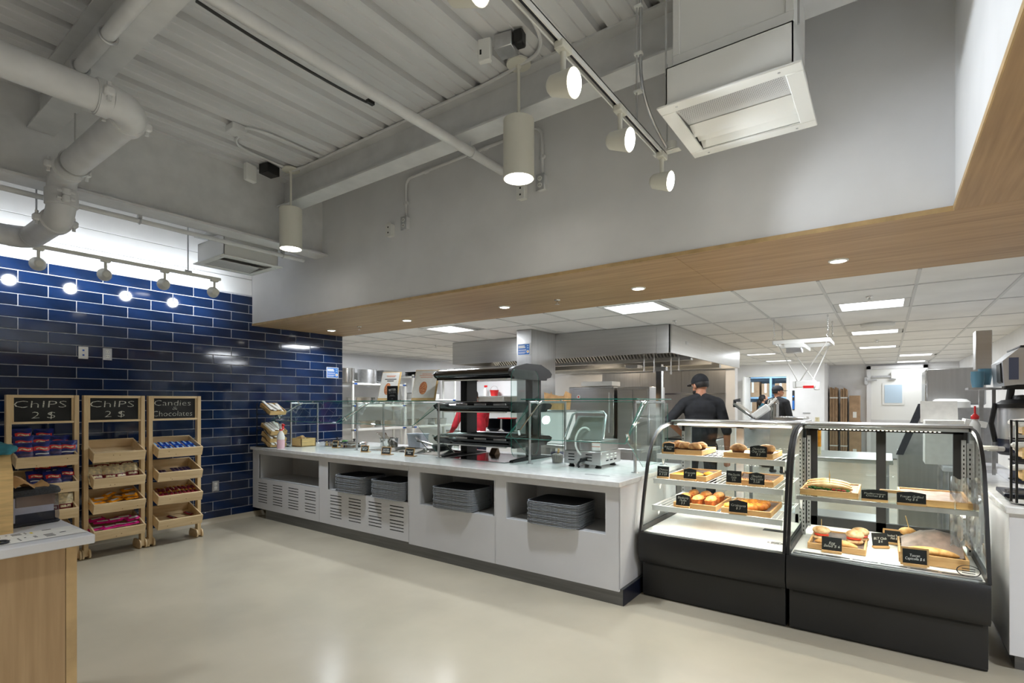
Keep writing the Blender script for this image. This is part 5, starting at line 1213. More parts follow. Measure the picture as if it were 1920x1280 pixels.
for i, (dy, d, w) in enumerate(((.25, .08, 'front'), (.35, .09, 'right'), (.3, .18, 'back'), (.14, .1, 'left'))):
    x, z = cpos(.51, d, .03 if d > .15 else 0); bag(x, a + dy, z, HP, R(-16), .13, .17, .05, 'chip_cream', 'cream and maroon chip bag, %s of the third crate in the left rack' % w, 'cream chip bags in the left rack', deco=DECO_C)
# rack 2
a, b = AB[1]
for i, (dy, d, up, w) in enumerate(((.06, .08, 0, 'far left'), (.16, .07, 0, 'left of centre'), (.25, .07, 0, 'centre front'), (.35, .10, 0, 'right front'), (.12, .2, .05, 'back left'), (.22, .21, .05, 'back centre'), (.33, .22, .05, 'back right'))):
    x, z = cpos(.745, d, up); bag(x, a + dy, z, HP + random.uniform(-.4, .4), R(-30), .135, .17, .06, 'chip_cream', 'cream and maroon chip bag, %s of the second crate in the middle rack' % w, 'cream chip bags in the middle rack', deco=DECO_C)
def packet(x, y, z, rx, rz, w, l, th, mat, label, group, name, cat, deco=None, dm='plastic_white'):
    t = thing(name, label, cat, (x, y, z), 0, group, local=True)
    M = Matrix.Rotation(R(18.5), 4, 'Y') @ Euler((rx, 0, rz)).to_matrix().to_4x4()
    m = MB(); n = 7
    for s in (-1, 1):
        rows = []
        for j in range(6):
            v = j / 5; rows.append([tuple(M @ Vector(((i / 6 - .5) * l, (v - .5) * w, th / 2 + s * th / 2 * (math.sin(math.pi * v) ** .4) * (1 if 0 < i < 6 else .1)))) for i in range(n)])
        m.strip(rows if s < 0 else [list(reversed(r_)) for r_ in rows])
    m.build('wrapper', mat, t, ang=50)
    if deco: q = MB().bx(-l * .3, l * .3, -w * .18, w * .16, th * .985, th * 1.02); q.v = [tuple(M @ Vector(v)) for v in q.v]; q.build('print', dm, t)
    return t
ob = [(.06, .05, 0, .1), (.10, .13, 0, -.1), (.2, .06, 0, .5), (.26, .12, .0, -.3), (.34, .07, 0, .2), (.38, .16, .0, 0), (.35, .2, .025, .15), (.18, .16, .02, .7), (.08, .08, .022, .1), (.33, .09, .022, -.1)]
for i, (dy, d, up, rz) in enumerate(sorted(ob)):
    x, z = cpos(.51, d + .07, up + .035); packet(x, a + dy, z, random.uniform(-.1, .1), HP + rz, .065, .125, .02, 'orange', 'orange snack packet, %s from the left in the third crate' % ('first second third fourth fifth sixth seventh eighth ninth tenth'.split()[i]), 'orange packets in the middle rack', 'snack_packet', 'packet', True)
for i, (dy, d, up, rz) in enumerate(sorted([(.06, .06, 0, .1), (.16, .05, 0, .2), (.25, .06, 0, -.15), (.34, .06, .0, .1), (.36, .10, .03, .25), (.12, .13, .02, -.1), (.22, .14, .02, .1), (.3, .16, .02, 0), (.09, .2, .02, .2)])):
    x, z = cpos(.262, d + .07, up + .035); packet(x, a + dy, z, random.uniform(-.15, .15), HP + rz, .075, .14, .024, 'magenta', 'magenta snack packet, %s from the left in the bottom crate' % ('first second third fourth fifth sixth seventh eighth ninth tenth'.split()[i]), 'magenta packets in the middle rack', 'snack_packet', 'packet', True)
# rack 3
a, b = AB[2]
k = 0
for r_ in range(2):
    for c_ in range(7):
        x, z = cpos(.985, .10 + r_ * .12, .035 + .004 * (c_ % 2)); packet(x, a + .05 + c_ * .055, z, 0, .0 + random.uniform(-.08, .08), .05, .115, .016, 'wrap_blue', 'blue wrapped chocolate bar, %s row of the top crate in the candy rack' % ('front' if r_ == 0 else 'back'), 'blue chocolate bars', 'chocolate_bar', 'chocolate bar', True, 'blue_light')
for c_ in range(8):
    x, z = cpos(.745, .14 + (.03 if c_ > 2 else 0), .02); packet(x, a + (.05 + c_ * .03 if c_ < 3 else .09 + c_ * .037), z, 0, random.uniform(-.1, .1), .034, .11, .016, 'wrap_purple', 'purple wrapped candy bar in the second crate of the candy rack', 'purple candy bars', 'candy_bar', 'candy bar')
for r_ in range(2):
    for c_ in range(10):
        x, z = cpos(.51, .10 + r_ * .10, .035 + random.uniform(0, .012)); o = packet(x, a + .035 + c_ * .04, z, random.uniform(-.3, .3), random.uniform(-.3, .3), .034, .085, .02, 'wrap_maroon', 'maroon candy with twisted gold ends, %s row of the third crate' % ('front' if r_ == 0 else 'back'), 'maroon and gold candies', 'candy', 'candy')
        for e in (-1, 1):
            q = MB().ell((e * .048, 0, .01), (.013, .016, .007), 8, 5); Mq = Matrix.Rotation(R(18.5), 4, 'Y'); q.v = [tuple(Mq @ Vector(v)) for v in q.v]; q.build('gold_twist', 'gold', o)
for dy, d, w in ((.19, .09, 'left'), (.36, .12, 'right')):
    x, z = cpos(.262, d + .08, .012); packet(x, a + dy, z, 0, .5, .05, .10, .012, 'wrap_maroon', 'single dark red candy packet at %s in the bottom crate of the candy rack' % w, 'dark red packets in the bottom crate', 'candy_packet', 'packet', True, 'alu')
# ================================================================ checkout desk in the left foreground
t = thing('checkout_desk', 'wood-panelled checkout desk with white top in the left foreground', 'desk', (-3.2, -.4, 0))
MB().bx(-3.62, -2.72, -1.9, .755, .862, .9, 0, .004).build('desk_top', 'laminate', t)
MB().bx(-3.58, -2.765, -1.88, .70, .0, .862).build('body', 'wood_desk', t)
MB().bx(-2.765, -2.758, -1.88, .665, .02, .862).build('front_panel', 'wood_desk', t)
MB().bx(-2.767, -2.756, .667, .703, .0, .862, 0, .001).build('corner_strip', 'wood_edge', t)
dx, dy = -3.2, .645
t = thing('napkin_dispenser', 'smoky clear napkin dispenser with dark grey lid on the desk', 'napkin dispenser', (dx, dy, .9), .06, local=True)
# seen face on from +x : width along y
loft(MB(), [[(p[0], p[1], z) for p in rrect(.13, w_, .03, 0, 4)] for z, w_ in ((.004, .185), (.03, .19), (.14, .18))], 0, False, False).build('clear_body', 'clear_plastic', t)
loft(MB(), [[(p[0], p[1], z) for p in rrect(.135, .195, .03, 0, 4, i_)] for z, i_ in ((0, .004), (.006, 0), (.012, .006))], 0).build('foot', 'tray_dark', t)
MB().bx(-.05, .05, -.06, .075, .085, .138).build('napkin_stack', 'cardboard', t); MB().bx(-.05, .052, -.065, .07, .055, .085).build('napkin_block', 'paper', t); MB().bx(-.052, .05, -.065, .075, .014, .055).build('spring_plate', 'blue_case', t)
MB().bx(.056, .058, -.088, -.066, .02, .13).build('paper_label', 'paper', t)
loft(MB(), [[(p[0], p[1], z + .018 * math.sin((p[1] + .1) * 12) * k_) for p in rrect(.145, .20, .035, 0, 4, i_)] for z, i_, k_ in ((.132, .004, .3), (.142, 0, .4), (.155, .008, .7), (.16, .03, .7))], 0).build('lid', 'tray_dark', t)
rows = [[(-.045 + .1 * i / 8, -.075 + .12 * j / 8 + .01 * math.sin(i), .165 + .045 * math.sin(math.pi * i / 8.5) * (1 - .3 * j / 8) + .02 * math.sin(j * .8)) for i in range(9)] for j in range(9)]
tag(MB().strip(rows).build('top_napkin', 'kraft', t))
t = thing('price_list', 'printed price strips lying along the edge of the white desk top', 'paper', (-2.93, .3, .9))
for i, (x0, x1, dz, e) in enumerate(((-3.0, -2.90, .0008, .735), (-2.895, -2.80, .0016, .745))):
    s = MB().add([(x0, -.6, .9 + dz), (x1, -.6, .9 + dz), (x1 + .01, e, .9 + dz), (x0 + .01, e, .9 + dz), (x0, -.6, .9005 + dz), (x1, -.6, .9005 + dz), (x1 + .01, e, .9005 + dz), (x0 + .01, e, .9005 + dz)], [(0, 3, 2, 1), (4, 5, 6, 7), (0, 1, 5, 4), (1, 2, 6, 5), (2, 3, 7, 6), (3, 0, 4, 7)]).build('sheet', 'paper', t)
    m = MB(); ym = MB(); y = -.5
    while y < e - .05:
        L = random.choice((.006, .01, .02, .03))
        if random.random() < .12: ym.bx(x0 + .03, x0 + .06, y, y + .008, .9006 + dz, .901 + dz)
        else:
            for r_ in range(random.choice((1, 2, 3))): m.bx(x0 + .02 + r_ * .022, x0 + .03 + r_ * .022, y, y + L, .9006 + dz, .901 + dz)
        y += L + random.uniform(.008, .025)
    tag(m.build('print', 'ink', s), kind='stuff'); tag(ym.build('highlights', 'yellow', s), kind='stuff')
t = thing('scissors', 'dark loops of scissors handles lying on the desk at the left edge', 'scissors', (-2.95, .45, .9))
for c in ((-3.04, .475), (-2.83, .485)): MB().tube([(c[0] + .028 * math.cos(a_), c[1] + .02 * math.sin(a_), .907) for a_ in [i * math.pi / 8 for i in range(16)]], .0045, 7, 0, True).build('handle_loop', 'tray_dark', t)
MB().box((-2.93, .36, .906), (.02, .2, .004), (0, 0, .3)).build('blade', 'alu', t)
t = thing('wooden_stand', 'slanted bamboo stand at the left edge of the desk', 'stand', (-3.1, .45, .9))
MB().prism([(-3.14, .9), (-3.02, .9), (-3.02, 1.16), (-3.09, 1.24), (-3.14, 1.24)], 'y', .25, .555).build('stand_body', 'bamboo', t)
tag(MB().ell((-3.09, .52, 1.255), (.05, .06, .03), 14, 8, fn=lambda p: p * (1 + .3 * math.sin(80 * p.x + 60 * p.y) * math.cos(90 * p.z))).build('cloth', 'teal_cloth'), 'teal cloth draped on the bamboo stand at the left edge', 'cloth')
t = thing('marker_pen', 'orange marker standing behind the bamboo stand', 'marker', (-3.2, .53, .9)); MB().cyl((-3.2, .53, .9), (-3.21, .54, 1.10), .012, n=10).build('barrel', 'black', t); MB().cyl((-3.21, .54, 1.10), (-3.215, .545, 1.155), .013, .009, 10).build('cap', 'sticker_orange', t)
# ================================================================ kitchen
t = thing('steel_column', 'stainless clad column in front of the exhaust hood', 'column', (-3.965, 6.1, 0))
MB().bx(-4.085, -3.845, 5.78, 6.40, 0, 2.43, 0, .004).build('cladding', 'steel', t)
MB().bx(-4.086, -3.844, 5.779, 5.785, .0, .1).build('kick_strip', 'plinth', t)
infosign((-3.965, 5.779, 2.165), (1, 0, 0), (0, -1, 0), .2, .155, 'blue notice with white text on the steel column')
t = thing('exhaust_hood', 'large stainless exhaust hood hanging over the cooking line', 'exhaust hood', (-4, 8.3, 2.07))
HX0, HX1, HY0, HY1, ZB, ZT_ = -5.8, -2.2, 6.40, 10.15, 2.075, 2.428
for a, b in ((HX0, -4.0), (-4.0, -2.36)): MB().bx(a, b - .002, HY0, HY0 + .02, ZB, ZT_).build('front_skirt', 'steel_h', t)
MB().bx(-2.36, HX1 + .02, HY0 - .004, HY0 + .02, ZB - .006, ZT_, 0, .003).build('corner_cap', 'steel_h', t)
for a, b in ((HY0 - .004, 7.75), (7.75, 8.9), (8.9, HY1)): MB().bx(HX1, HX1 + .02, a, b - .002, ZB, ZT_).build('side_skirt', 'steel_h', t)
MB().bx(HX0 - .02, HX0, HY0, HY1, ZB, ZT_).build('side_skirt', 'steel_h', t)
MB().bx(HX0, HX1, HY1 - .02, HY1, ZB, ZT_).build('rear_skirt', 'steel_h', t)
MB().bx(HX0, HX1, HY0 + .02, HY1 - .02, ZT_ - .02, ZT_).build('hood_top', 'steel_h', t)
MB().bx(-2.198, -2.176, 7.0, 7.12, 2.23, 2.27).build('maker_plate', 'alu', t)
for y0 in (7.4, 8.5):
    MB().prism([(y0, ZB - .02), (y0 + .35, ZB + .25), (y0 + .36, ZB + .24), (y0 + .02, ZB - .03)], 'x', HX0 + .1, HX1 - .05).build('filter_bank', 'steel_h', t)
for y0, sgn in ((7.35, 1),):
    f = MB()
    for i in range(66):
        x = HX0 + .15 + i * .05
        f.add([(x, 7.38, ZB - .0), (x + .022, 7.38, ZB), (x + .022, 7.0, ZB + .27), (x, 7.0, ZB + .27)], [(0, 1, 2, 3)])
    tag(f.build('filter_baffles', 'steel', t), kind='stuff')
MB().bx(HX0 + .05, HX1 - .02, 7.36, 7.46, ZB - .03, ZB + .03, 0, .004).build('grease_gutter', 'steel_h', t)
MB().bx(HX0 + .05, HX1 - .02, 8.9, 9.0, ZB - .06, ZB + .03, 0, .004).build('grease_gutter', 'steel_h', t)
for x, y, z in ((-2.66, 6.75, 1.90), (-2.52, 6.75, 1.88), (-2.36, 6.95, 1.86), (-2.32, 7.15, 1.92)):
    MB().cyl((x, y, z), (x, y, ZB + .08), .008, n=8).cyl((x, y, z - .03), (x, y, z), .013, n=8).build('nozzle_pipe', 'chrome', t)
MB().bx(-3.3, -3.1, 7.6, 7.8, 1.98, 2.03, 0, .005).build('light_fixture', 'alu', t)
for y in (8.1, 9.4):
    l = MB().bx(-2.75, -2.35, y, y + .12, ZT_ - .05, ZT_ - .02).build('hood_lamp', 'led', t)
    area(t, (-2.55, y + .06, ZT_ - .06), .35, .1, 8, (1, .82, .62))
    MB().bx(-4.75, -4.35, y, y + .12, ZT_ - .05, ZT_ - .02).build('hood_lamp', 'led', t); area(t, (-4.55, y + .06, ZT_ - .06), .35, .1, 8, (1, .82, .62))
# wall behind the cooking line
struct('wall_cookline', MB().bx(-8.85, -2.27, 10.2, 10.4, 0, 2.43), 'white_wall', 'white wall behind the cooking line')
t = thing('wall_cladding', 'brushed steel wall panels behind the cook', 'wall panel', (-3.6, 10.2, 0))
for a, b in ((-4.95, -4.1), (-4.1, -3.25), (-3.25, -2.43)):
    MB().bx(a, b - .004, 10.185, 10.2, 0, 1.62).build('panel', 'steel', t); MB().bx(a, b - .004, 10.187, 10.2, 1.625, 2.06).build('panel', 'steel', t)
MB().bx(-4.95, -2.43, 10.17, 10.2, 1.6, 1.63).build('joint_ledge', 'chrome', t)
t = thing('door_oven', 'tall stainless oven under the hood with a round red sticker', 'oven', (-3.7, 7.5, 0))
MB().bx(-4.08, -3.32, 7.2, 7.9, .1, 1.69, 0, .01).build('body', 'steel', t)
MB().bx(-3.99, -3.30, 7.17, 7.2, .95, 1.66, 0, .006).build('oven_door', 'steel_h', t); MB().cyl((-3.36, 7.15, 1.0), (-3.36, 7.15, 1.6), .012, n=8).build('handle', 'chrome', t)
MB().bx(-3.86, -3.34, 7.2, 7.5, 1.70, 1.77, 0, .004).build('top_pan', 'plastic_white', t)
MB().lathe([(0, .004), (.032, .004), (.032, 0)], (-3.885, 7.165, 1.535), 18, M=Matrix.Rotation(R(90), 3, 'X')).build('sticker', 'plastic_white', t); MB().lathe([(0, .006), (.014, .006), (.014, 0)], (-3.885, 7.165, 1.535), 12, M=Matrix.Rotation(R(90), 3, 'X')).build('sticker_mark', 'red', t)
for x in (-4.0, -3.4):
    for y in (7.28, 7.82): MB().cyl((x, y, 0), (x, y, .1), .025, n=10).build('leg', 'black', t)
t = thing('steel_cabinet', 'stainless cabinet next to the tall oven', 'cabinet', (-2.9, 7.6, 0))
MB().bx(-3.28, -2.78, 7.25, 7.9, .0, 1.68, 0, .008).build('body', 'steel', t); MB().bx(-3.26, -3.03, 7.235, 7.25, .1, 1.64, 0, .003).build('cabinet_door', 'steel_h', t); MB().bx(-3.025, -2.8, 7.235, 7.25, .1, 1.64, 0, .003).build('cabinet_door', 'steel_h', t)
t = thing('steel_post', 'square stainless post beside the cabinet under the hood', 'post', (-2.66, 7.3, 0)); MB().bx(-2.70, -2.62, 7.3, 7.38, 0, 2.0).build('post_body', 'chrome', t); MB().bx(-2.70, -2.54, 7.26, 7.34, 1.90, 1.96, 0, .004).build('switch_box', 'alu', t)
t = thing('griddle', 'stainless griddle station in front of the cook', 'griddle', (-2.3, 7.4, 0)); MB().bx(-2.6, -1.95, 7.3, 8.3, .12, .92, 0, .01).build('body', 'steel', t); MB().bx(-2.58, -1.97, 7.32, 8.28, .92, .94).build('hot_plate', 'black', t)
for x in (-2.55, -2.0):
    for y in (7.35, 8.25): MB().cyl((x, y, 0), (x, y, .12), .02, n=8).build('leg', 'chrome', t)
t = thing('paper_bag', 'open brown paper bag standing behind the glass guard', 'paper bag', (-3.42, 5.75, 1.36))
m = MB(); ring = []
for zz, s_ in ((1.36, .95), (1.44, 1), (1.5, 1.03)): ring.append([(-3.42 + p[0] * s_, 5.75 + p[1] * s_, zz) for p in rrect(.3, .18, .02, 0, 2)])
ring.append([(-3.42 + p[0] * 1.05, 5.75 + p[1] * 1.05, 1.56 + .04 * math.sin(i * 1.9)) for i, p in enumerate(rrect(.3, .18, .02, 0, 2))])
loft(m, ring, 0, True, False).build('bag_body', 'kraft', t)
t = thing('storage_box', 'white bin added under the brown paper bag in place of wall glare', 'bin', (-3.42, 5.75, .93)); MB().bx(-3.6, -3.24, 5.62, 5.9, .93, 1.34, 0, .012).build('bin_body', 'plastic_white', t); MB().bx(-3.61, -3.23, 5.61, 5.91, 1.335, 1.36, 0, .006).build('bin_lid', 'alu', t)  # white bin added where only white wall glare shows
# back prep table
def table(x0, x1, y0, y1, z, label, under=True):
    t = thing('work_table', label, 'table', ((x0 + x1) / 2, (y0 + y1) / 2, 0))
    MB().bx(x0, x1, y0, y1, z - .04, z, 0, .004).build('table_top', 'steel_h', t)
    for x in (x0 + .05, x1 - .05):
        for y in (y0 + .05, y1 - .05): MB().cyl((x, y, 0), (x, y, z - .04), .02, n=10).build('leg', 'alu', t)
    if under: MB().bx(x0 + .04, x1 - .04, y0 + .04, y1 - .04, .25, .27).build('under_shelf', 'steel_h', t)
    return t
table(-3.75, -2.2, 5.5, 6.1, .93, 'steel prep table behind the grill guard')
table(-6.3, -4.5, 6.75, 7.35, .97, 'steel prep table holding dark bowls')
table(-1.36, .05, 5.9, 6.75, .92, 'steel work table behind the display cases with the slicer')
def bowlstack(x, y, z, n, r, mat, label, rim=None):
    t = thing('bowl_stack', label, 'bowls', (x, y, z))
    for k in range(n):
        zz = z + k * .02
        MB().lathe([(0, zz), (r * .55, zz), (r, zz + .045), (r * 1.02, zz + .045), (r * .95, zz + .042), (r * .5, zz + .006), (0, zz + .006)], (x, y, 0), 22).build('bowl', mat, t)
    if rim: MB().bx(x - r, x + r, y - r, y + r, z + n * .02 + .028, z + n * .02 + .045, 0, .004).build('tray_on_top', rim, t)
bowlstack(-5.42, 7.0, .97, 9, .13, 'tray_dark', 'left stack of dark bowls on the back prep table')
bowlstack(-5.12, 7.02, .97, 9, .14, 'blue_case', 'right stack of dark blue bowls topped by a red tray', 'red')
t = thing('wall_shelf', 'steel wall shelf with a red bucket at the back of the kitchen', 'shelf', (-7.5, 10.0, 1.55)); MB().bx(-8.6, -6.2, 9.85, 10.2, 1.575, 1.60).build('board', 'steel_h', t)
for x in (-8.4, -7.4, -6.4): MB().bx(x, x + .03, 9.9, 10.19, 1.42, 1.575).build('bracket', 'steel_h', t)
t = thing('red_bucket', 'small red bucket on the steel wall shelf', 'bucket', (-7.75, 10.02, 1.6)); MB().lathe([(0, 1.6), (.08, 1.6), (.11, 1.74), (.115, 1.745), (.1, 1.745), (.075, 1.61), (0, 1.61)], (-7.75, 10.02, 0), 20).build('pail', 'red', t); MB().tube([(-7.75 + .11 * math.cos(a_), 10.02, 1.745 + .1 * math.sin(a_)) for a_ in [i * math.pi / 10 for i in range(11)]], .004, 6).build('bail', 'chrome', t)
t = thing('spray_bottle', 'white spray bottle with red head on the back wall shelf', 'spray bottle', (-8.0, 10.0, 1.6)); MB().lathe([(0, 1.6), (.045, 1.6), (.045, 1.75), (.015, 1.8), (0, 1.8)], (-8.02, 10.0, 0), 14).build('bottle', 'plastic_white', t); MB().box((-8.0, 10.0, 1.84), (.09, .03, .05), None, 0, .006).build('trigger_head', 'red', t)
# polymer shelving with pots
def shelving(y0, y1, zs_, label):
    t = thing('shelving_unit', label, 'shelving unit', (-8.55, (y0 + y1) / 2, 0))
    for x in (-8.72, -8.34):
        for y in (y0, y1): MB().bx(x - .02, x + .02, y - .02, y + .02, 0, max(zs_) + (.03), 0, .004).build('post', 'plastic_white', t)
    for z in zs_:
        s = MB().bx(-8.74, -8.32, y0 - .02, y1 + .02, z - .04, z, 0, .005).build('shelf', 'plastic_white', t)
        MB().bx(-8.325, -8.315, y0 + .02, y0 + .09, z - .035, z - .005).bx(-8.325, -8.315, y1 - .09, y1 - .02, z - .035, z - .005).build('corner_clip', 'blue', s)
shelving(6.33, 7.68, (.35, .93, 1.4, 1.83), 'white polymer shelving unit with stock pots on top')
shelving(7.9, 9.25, (.35, .93, 1.52, 2.02), 'white polymer shelving unit with black trays on top, farther back')
def stockpot(x, y, z, r, h, label, mat='chafing'):
    t = thing('stock_pot', label, 'pot', (x, y, z))
    MB().lathe([(0, z), (r, z), (r, z + h), (r * 1.03, z + h + .006), (r * .97, z + h + .006), (r * .96, z + .01), (0, z + .01)], (x, y, 0), 28).build('pot_body', mat, t)
    for s_ in (-1, 1): MB().tube([(x + .04, y + s_ * r, z + .06), (x + .04, y + s_ * (r + .05), z + .05), (x - .04, y + s_ * (r + .05), z + .05), (x - .04, y + s_ * r, z + .06)], .008, 7).build('handle', 'chrome', t)
stockpot(-8.5, 6.28, 1.83, .17, .27, 'tall polished stock pot at the left end of the pot shelf')
stockpot(-8.5, 6.80, 1.83, .19, .27, 'wide brushed aluminium stock pot on the pot shelf', 'alu')
for k in range(5):
    z = 1.83 + k * .055; t = thing('sheet_pan', 'deep aluminium pan, %s in the stack beside the stock pots' % ('bottom', 'second', 'middle', 'fourth', 'topmost')[k], 'pan', (-8.5, 7.3, z), 0, 'deep pans on the pot shelf')
    loft(MB(), [[(p[0] - 8.5, p[1] + 7.3, zz) for p in rrect(.36, .42, .05, 0, 3, i_)] for zz, i_ in ((z, .03), (z + .045, .004), (z + .05, 0), (z + .054, 0), (z + .05, .02), (z + .006, .04))], 0).build('pan_body', 'alu', t)
def lidstack(y, z, n, label):
    for k in range(n):
        t = thing('oven_tray', 'black oven tray, %s, %s' % (('lowest', 'second', 'third', 'fourth', 'fifth')[k], label), 'tray', (-8.5, y, z + k * .035), random.uniform(-.1, .1), 'black trays on the far shelving', local=True)
        loft(MB(), [rrect(.36, .5, .04, 0, 3, .02), rrect(.36, .5, .04, .022, 3, 0), rrect(.36, .5, .04, .026, 3, .01), rrect(.36, .5, .04, .006, 3, .03)], 0).build('tray_body', 'black', t)
lidstack(8.2, 2.02, 3, 'left stack on the far shelving'); lidstack(8.95, 2.02, 4, 'right stack on the far shelving')
for y, z, w in ((8.15, 1.52, 'left'), (8.6, 1.52, 'right')):
    t = thing('food_container', 'white food container on the middle of the far shelving, ' + w, 'container', (-8.5, y, z)); MB().bx(-8.66, -8.36, y - .15, y + .15, z, z + .13, 0, .015).build('tub', 'plastic_white', t); MB().bx(-8.67, -8.35, y - .16, y + .16, z + .13, z + .145, 0, .004).build('lid', 'alu', t)
for y, z, w in ((6.6, 1.4, 'left'), (7.1, 1.4, 'middle'), (6.7, .93, 'lower left'), (7.25, .93, 'lower right'), (8.2, .93, 'far lower left'), (8.8, .93, 'far lower right')):
    t = thing('hotel_pan', 'stacked steel hotel pans on the pot shelving, ' + w, 'pan', (-8.5, y, z)); 
    loft(MB(), [[(p[0] - 8.5, p[1] + y, zz) for p in rrect(.32, .42, .05, 0, 3, i_)] for zz, i_ in ((z, .03), (z + .14, .01), (z + .145, 0), (z + .15, 0), (z + .145, .02), (z + .006, .04))], 0).build('pan_body', 'chafing', t)
t = thing('food_tub', 'grey plastic tub at the back edge of the serving counter', 'tub', (-4.9, 4.68, .89)); loft(MB(), [[(p[0] - 4.85, p[1] + 4.68, zz) for p in rrect(.26, .17, .03, 0, 3, i_)] for zz, i_ in ((.89, .02), (1.04, .004), (1.045, -.006), (1.055, -.006), (1.05, .008), (.9, .025))], 0).build('tub_body', 'tray_grey', t)
t = thing('card_holder', 'small beige card holder on the warming plate', 'card holder', (-3.3, 4.45, .894)); MB().prism([(4.40, .894), (4.50, .894), (4.47, .96), (4.45, .96)], 'x', -3.48, -3.40).build('card', 'cardboard', t)
# slicer
sx, sy = -1.13, 6.25
t = thing('meat_slicer', 'pale metal meat slicer on the table behind the cases', 'slicer', (sx, sy, .92))
loft(MB(), [[(p[0] + sx, p[1] + sy, zz) for p in rrect(.4, .4, .06, 0, 4, i_)] for zz, i_ in ((.95, .02), (1.1, 0), (1.24, .03), (1.26, .06))], 0).build('base', 'alu', t)
MB().cyl((sx + .03, sy + .02, 1.31), (sx + .05, sy + .06, 1.31), .10, n=28).build('blade_guard', 'alu', t)
MB().box((sx + .02, sy - .06, 1.35), (.2, .05, .08), (0, R(-38), 0), 0, .012).cyl((sx + .07, sy - .06, 1.39), (sx + .17, sy - .06, 1.50), .014, n=8).build('carriage', 'plastic_white', t)
MB().box((sx - .14, sy - .06, 1.36), (.26, .22, .03), (0, R(38), 0), 0, .006).build('product_table', 'chrome', t)
MB().tube([(sx - .25, sy - .06, 1.40), (sx - .25, sy - .06, 1.47), (sx - .19, sy - .06, 1.48)], .02, 8).build('grip', 'black', t)
MB().cyl((sx + .14, sy, 1.25), (sx + .14, sy, 1.44), .045, n=16).lathe([(0, 1.50), (.05, 1.48), (.06, 1.44), (.045, 1.43)], (sx + .13, sy, 0), 16).build('motor_column', 'chafing', t)
MB().lathe([(0, .02), (.035, .02), (.035, 0)], (sx - .05, sy - .21, 1.2), 16, M=Matrix.Rotation(R(90), 3, 'X')).build('dial', 'black', t)
for x in (-.15, .15):
    for y in (-.15, .15): MB().cyl((sx + x, sy + y, .92), (sx + x, sy + y, .95), .02, n=8).build('foot', 'black', t)
t = thing('steel_box', 'low stainless appliance right of the meat slicer', 'appliance', (-.8, 6.2, .92))
MB().bx(-.99, -.66, 5.98, 6.5, .92, 1.27, 0, .006).build('body', 'steel_h', t); MB().bx(-.97, -.68, 6.0, 6.45, 1.27, 1.30, 0, .006).build('top_plate', 'chafing', t); MB().box((-.83, 5.975, 1.24), (.02, .008, .02)).build('indicator', 'led_blue', t)
t = thing('sauce_bottle', 'small cream bottle with orange label beside the stainless appliance', 'bottle', (-.58, 6.2, .92)); MB().lathe([(0, .92), (.035, .92), (.035, 1.22), (.02, 1.27), (.02, 1.3), (0, 1.3)], (-.58, 6.2, 0), 16).build('bottle', 'butter', t); MB().lathe([(.0355, 1.0), (.036, 1.0), (.036, 1.2), (.0355, 1.2)], (-.58, 6.2, 0), 16).build('label_band', 'orange', t)
# hanging platform
t = thing('hanging_frame', 'white frame hung on chains with a small lowered power unit, right of the hood', 'hanging frame', (-.8, 7.0, 1.6))
fx0, fx1, fy0, fy1, fz = -1.08, -.52, 6.75, 7.35, 2.13
fr = MB()
for y in (fy0, fy1): fr.bx(fx0, fx1, y - .012, y + .012, fz, fz + .045, 0, .003)
for x in (fx0, fx1): fr.bx(x - .012, x + .012, fy0, fy1, fz, fz + .045, 0, .003)
fr.bx(fx0 + .12, fx0 + .32, fy0 - .04, fy1 + .0, fz - .05, fz, 0, .004); fr.build('frame', 'plastic_white', t)
MB().bx(fx0 + .14, fx0 + .30, fy0 - .05, fy0 + .08, fz - .11, fz - .05, 0, .006).build('motor', 'alu', t)
for x in (fx0 + .01, fx1 - .01):
    for y in (fy0, fy1):
        ch = MB()
        for k in range(8):
            zz = fz + .13 + k * .023; ch.tube([(x + (.006 * math.cos(a_) if k % 2 else 0), y + (0 if k % 2 else .006 * math.cos(a_)), zz + .013 * math.sin(a_)) for a_ in [i * math.pi / 4 for i in range(8)]], .0025, 4, 0, True)
        ch.build('chain', 'steel', t)
        MB().tube([(x, y, fz + .13), (x + .015, y, fz + .115), (x, y, fz + .095), (x - .015, y, fz + .075), (x, y, fz + .055), (x + .012, y, fz + .07)], .004, 5).build('hook', 'steel', t)
ux0, ux1, uy, uz = -.88, -.67, 7.05, 1.66
for a_, b_ in (((fx0 + .05, fy0, fz), (ux0 + .02, uy - .03, uz + .05)), ((fx1 - .05, fy1, fz), (ux1 - .04, uy + .03, uz + .05)), ((fx0 + .1, fy1, fz), (ux1 - .02, uy + .04, uz + .05)), ((fx1 - .02, fy0, fz), (ux0 + .05, uy - .04, uz + .05))): MB().cyl(a_, b_, .007, n=6).build('strap', 'plastic_white', t)
MB().bx(ux0, ux1, uy - .05, uy + .05, uz - .03, uz + .05, 0, .006).bx(ux0 - .03, ux0 + .01, uy - .04, uy + .04, uz - .035, uz + .045, 0, .006).bx(ux1 - .02, ux1 + .035, uy - .04, uy + .04, uz - .06, uz + .035, 0, .006).build('power_unit', 'plastic_white', t)
MB().bx(ux0 + .08, ux1 - .02, uy - .056, uy - .05, uz - .04, uz - .01).build('warning_strip', 'red', t)
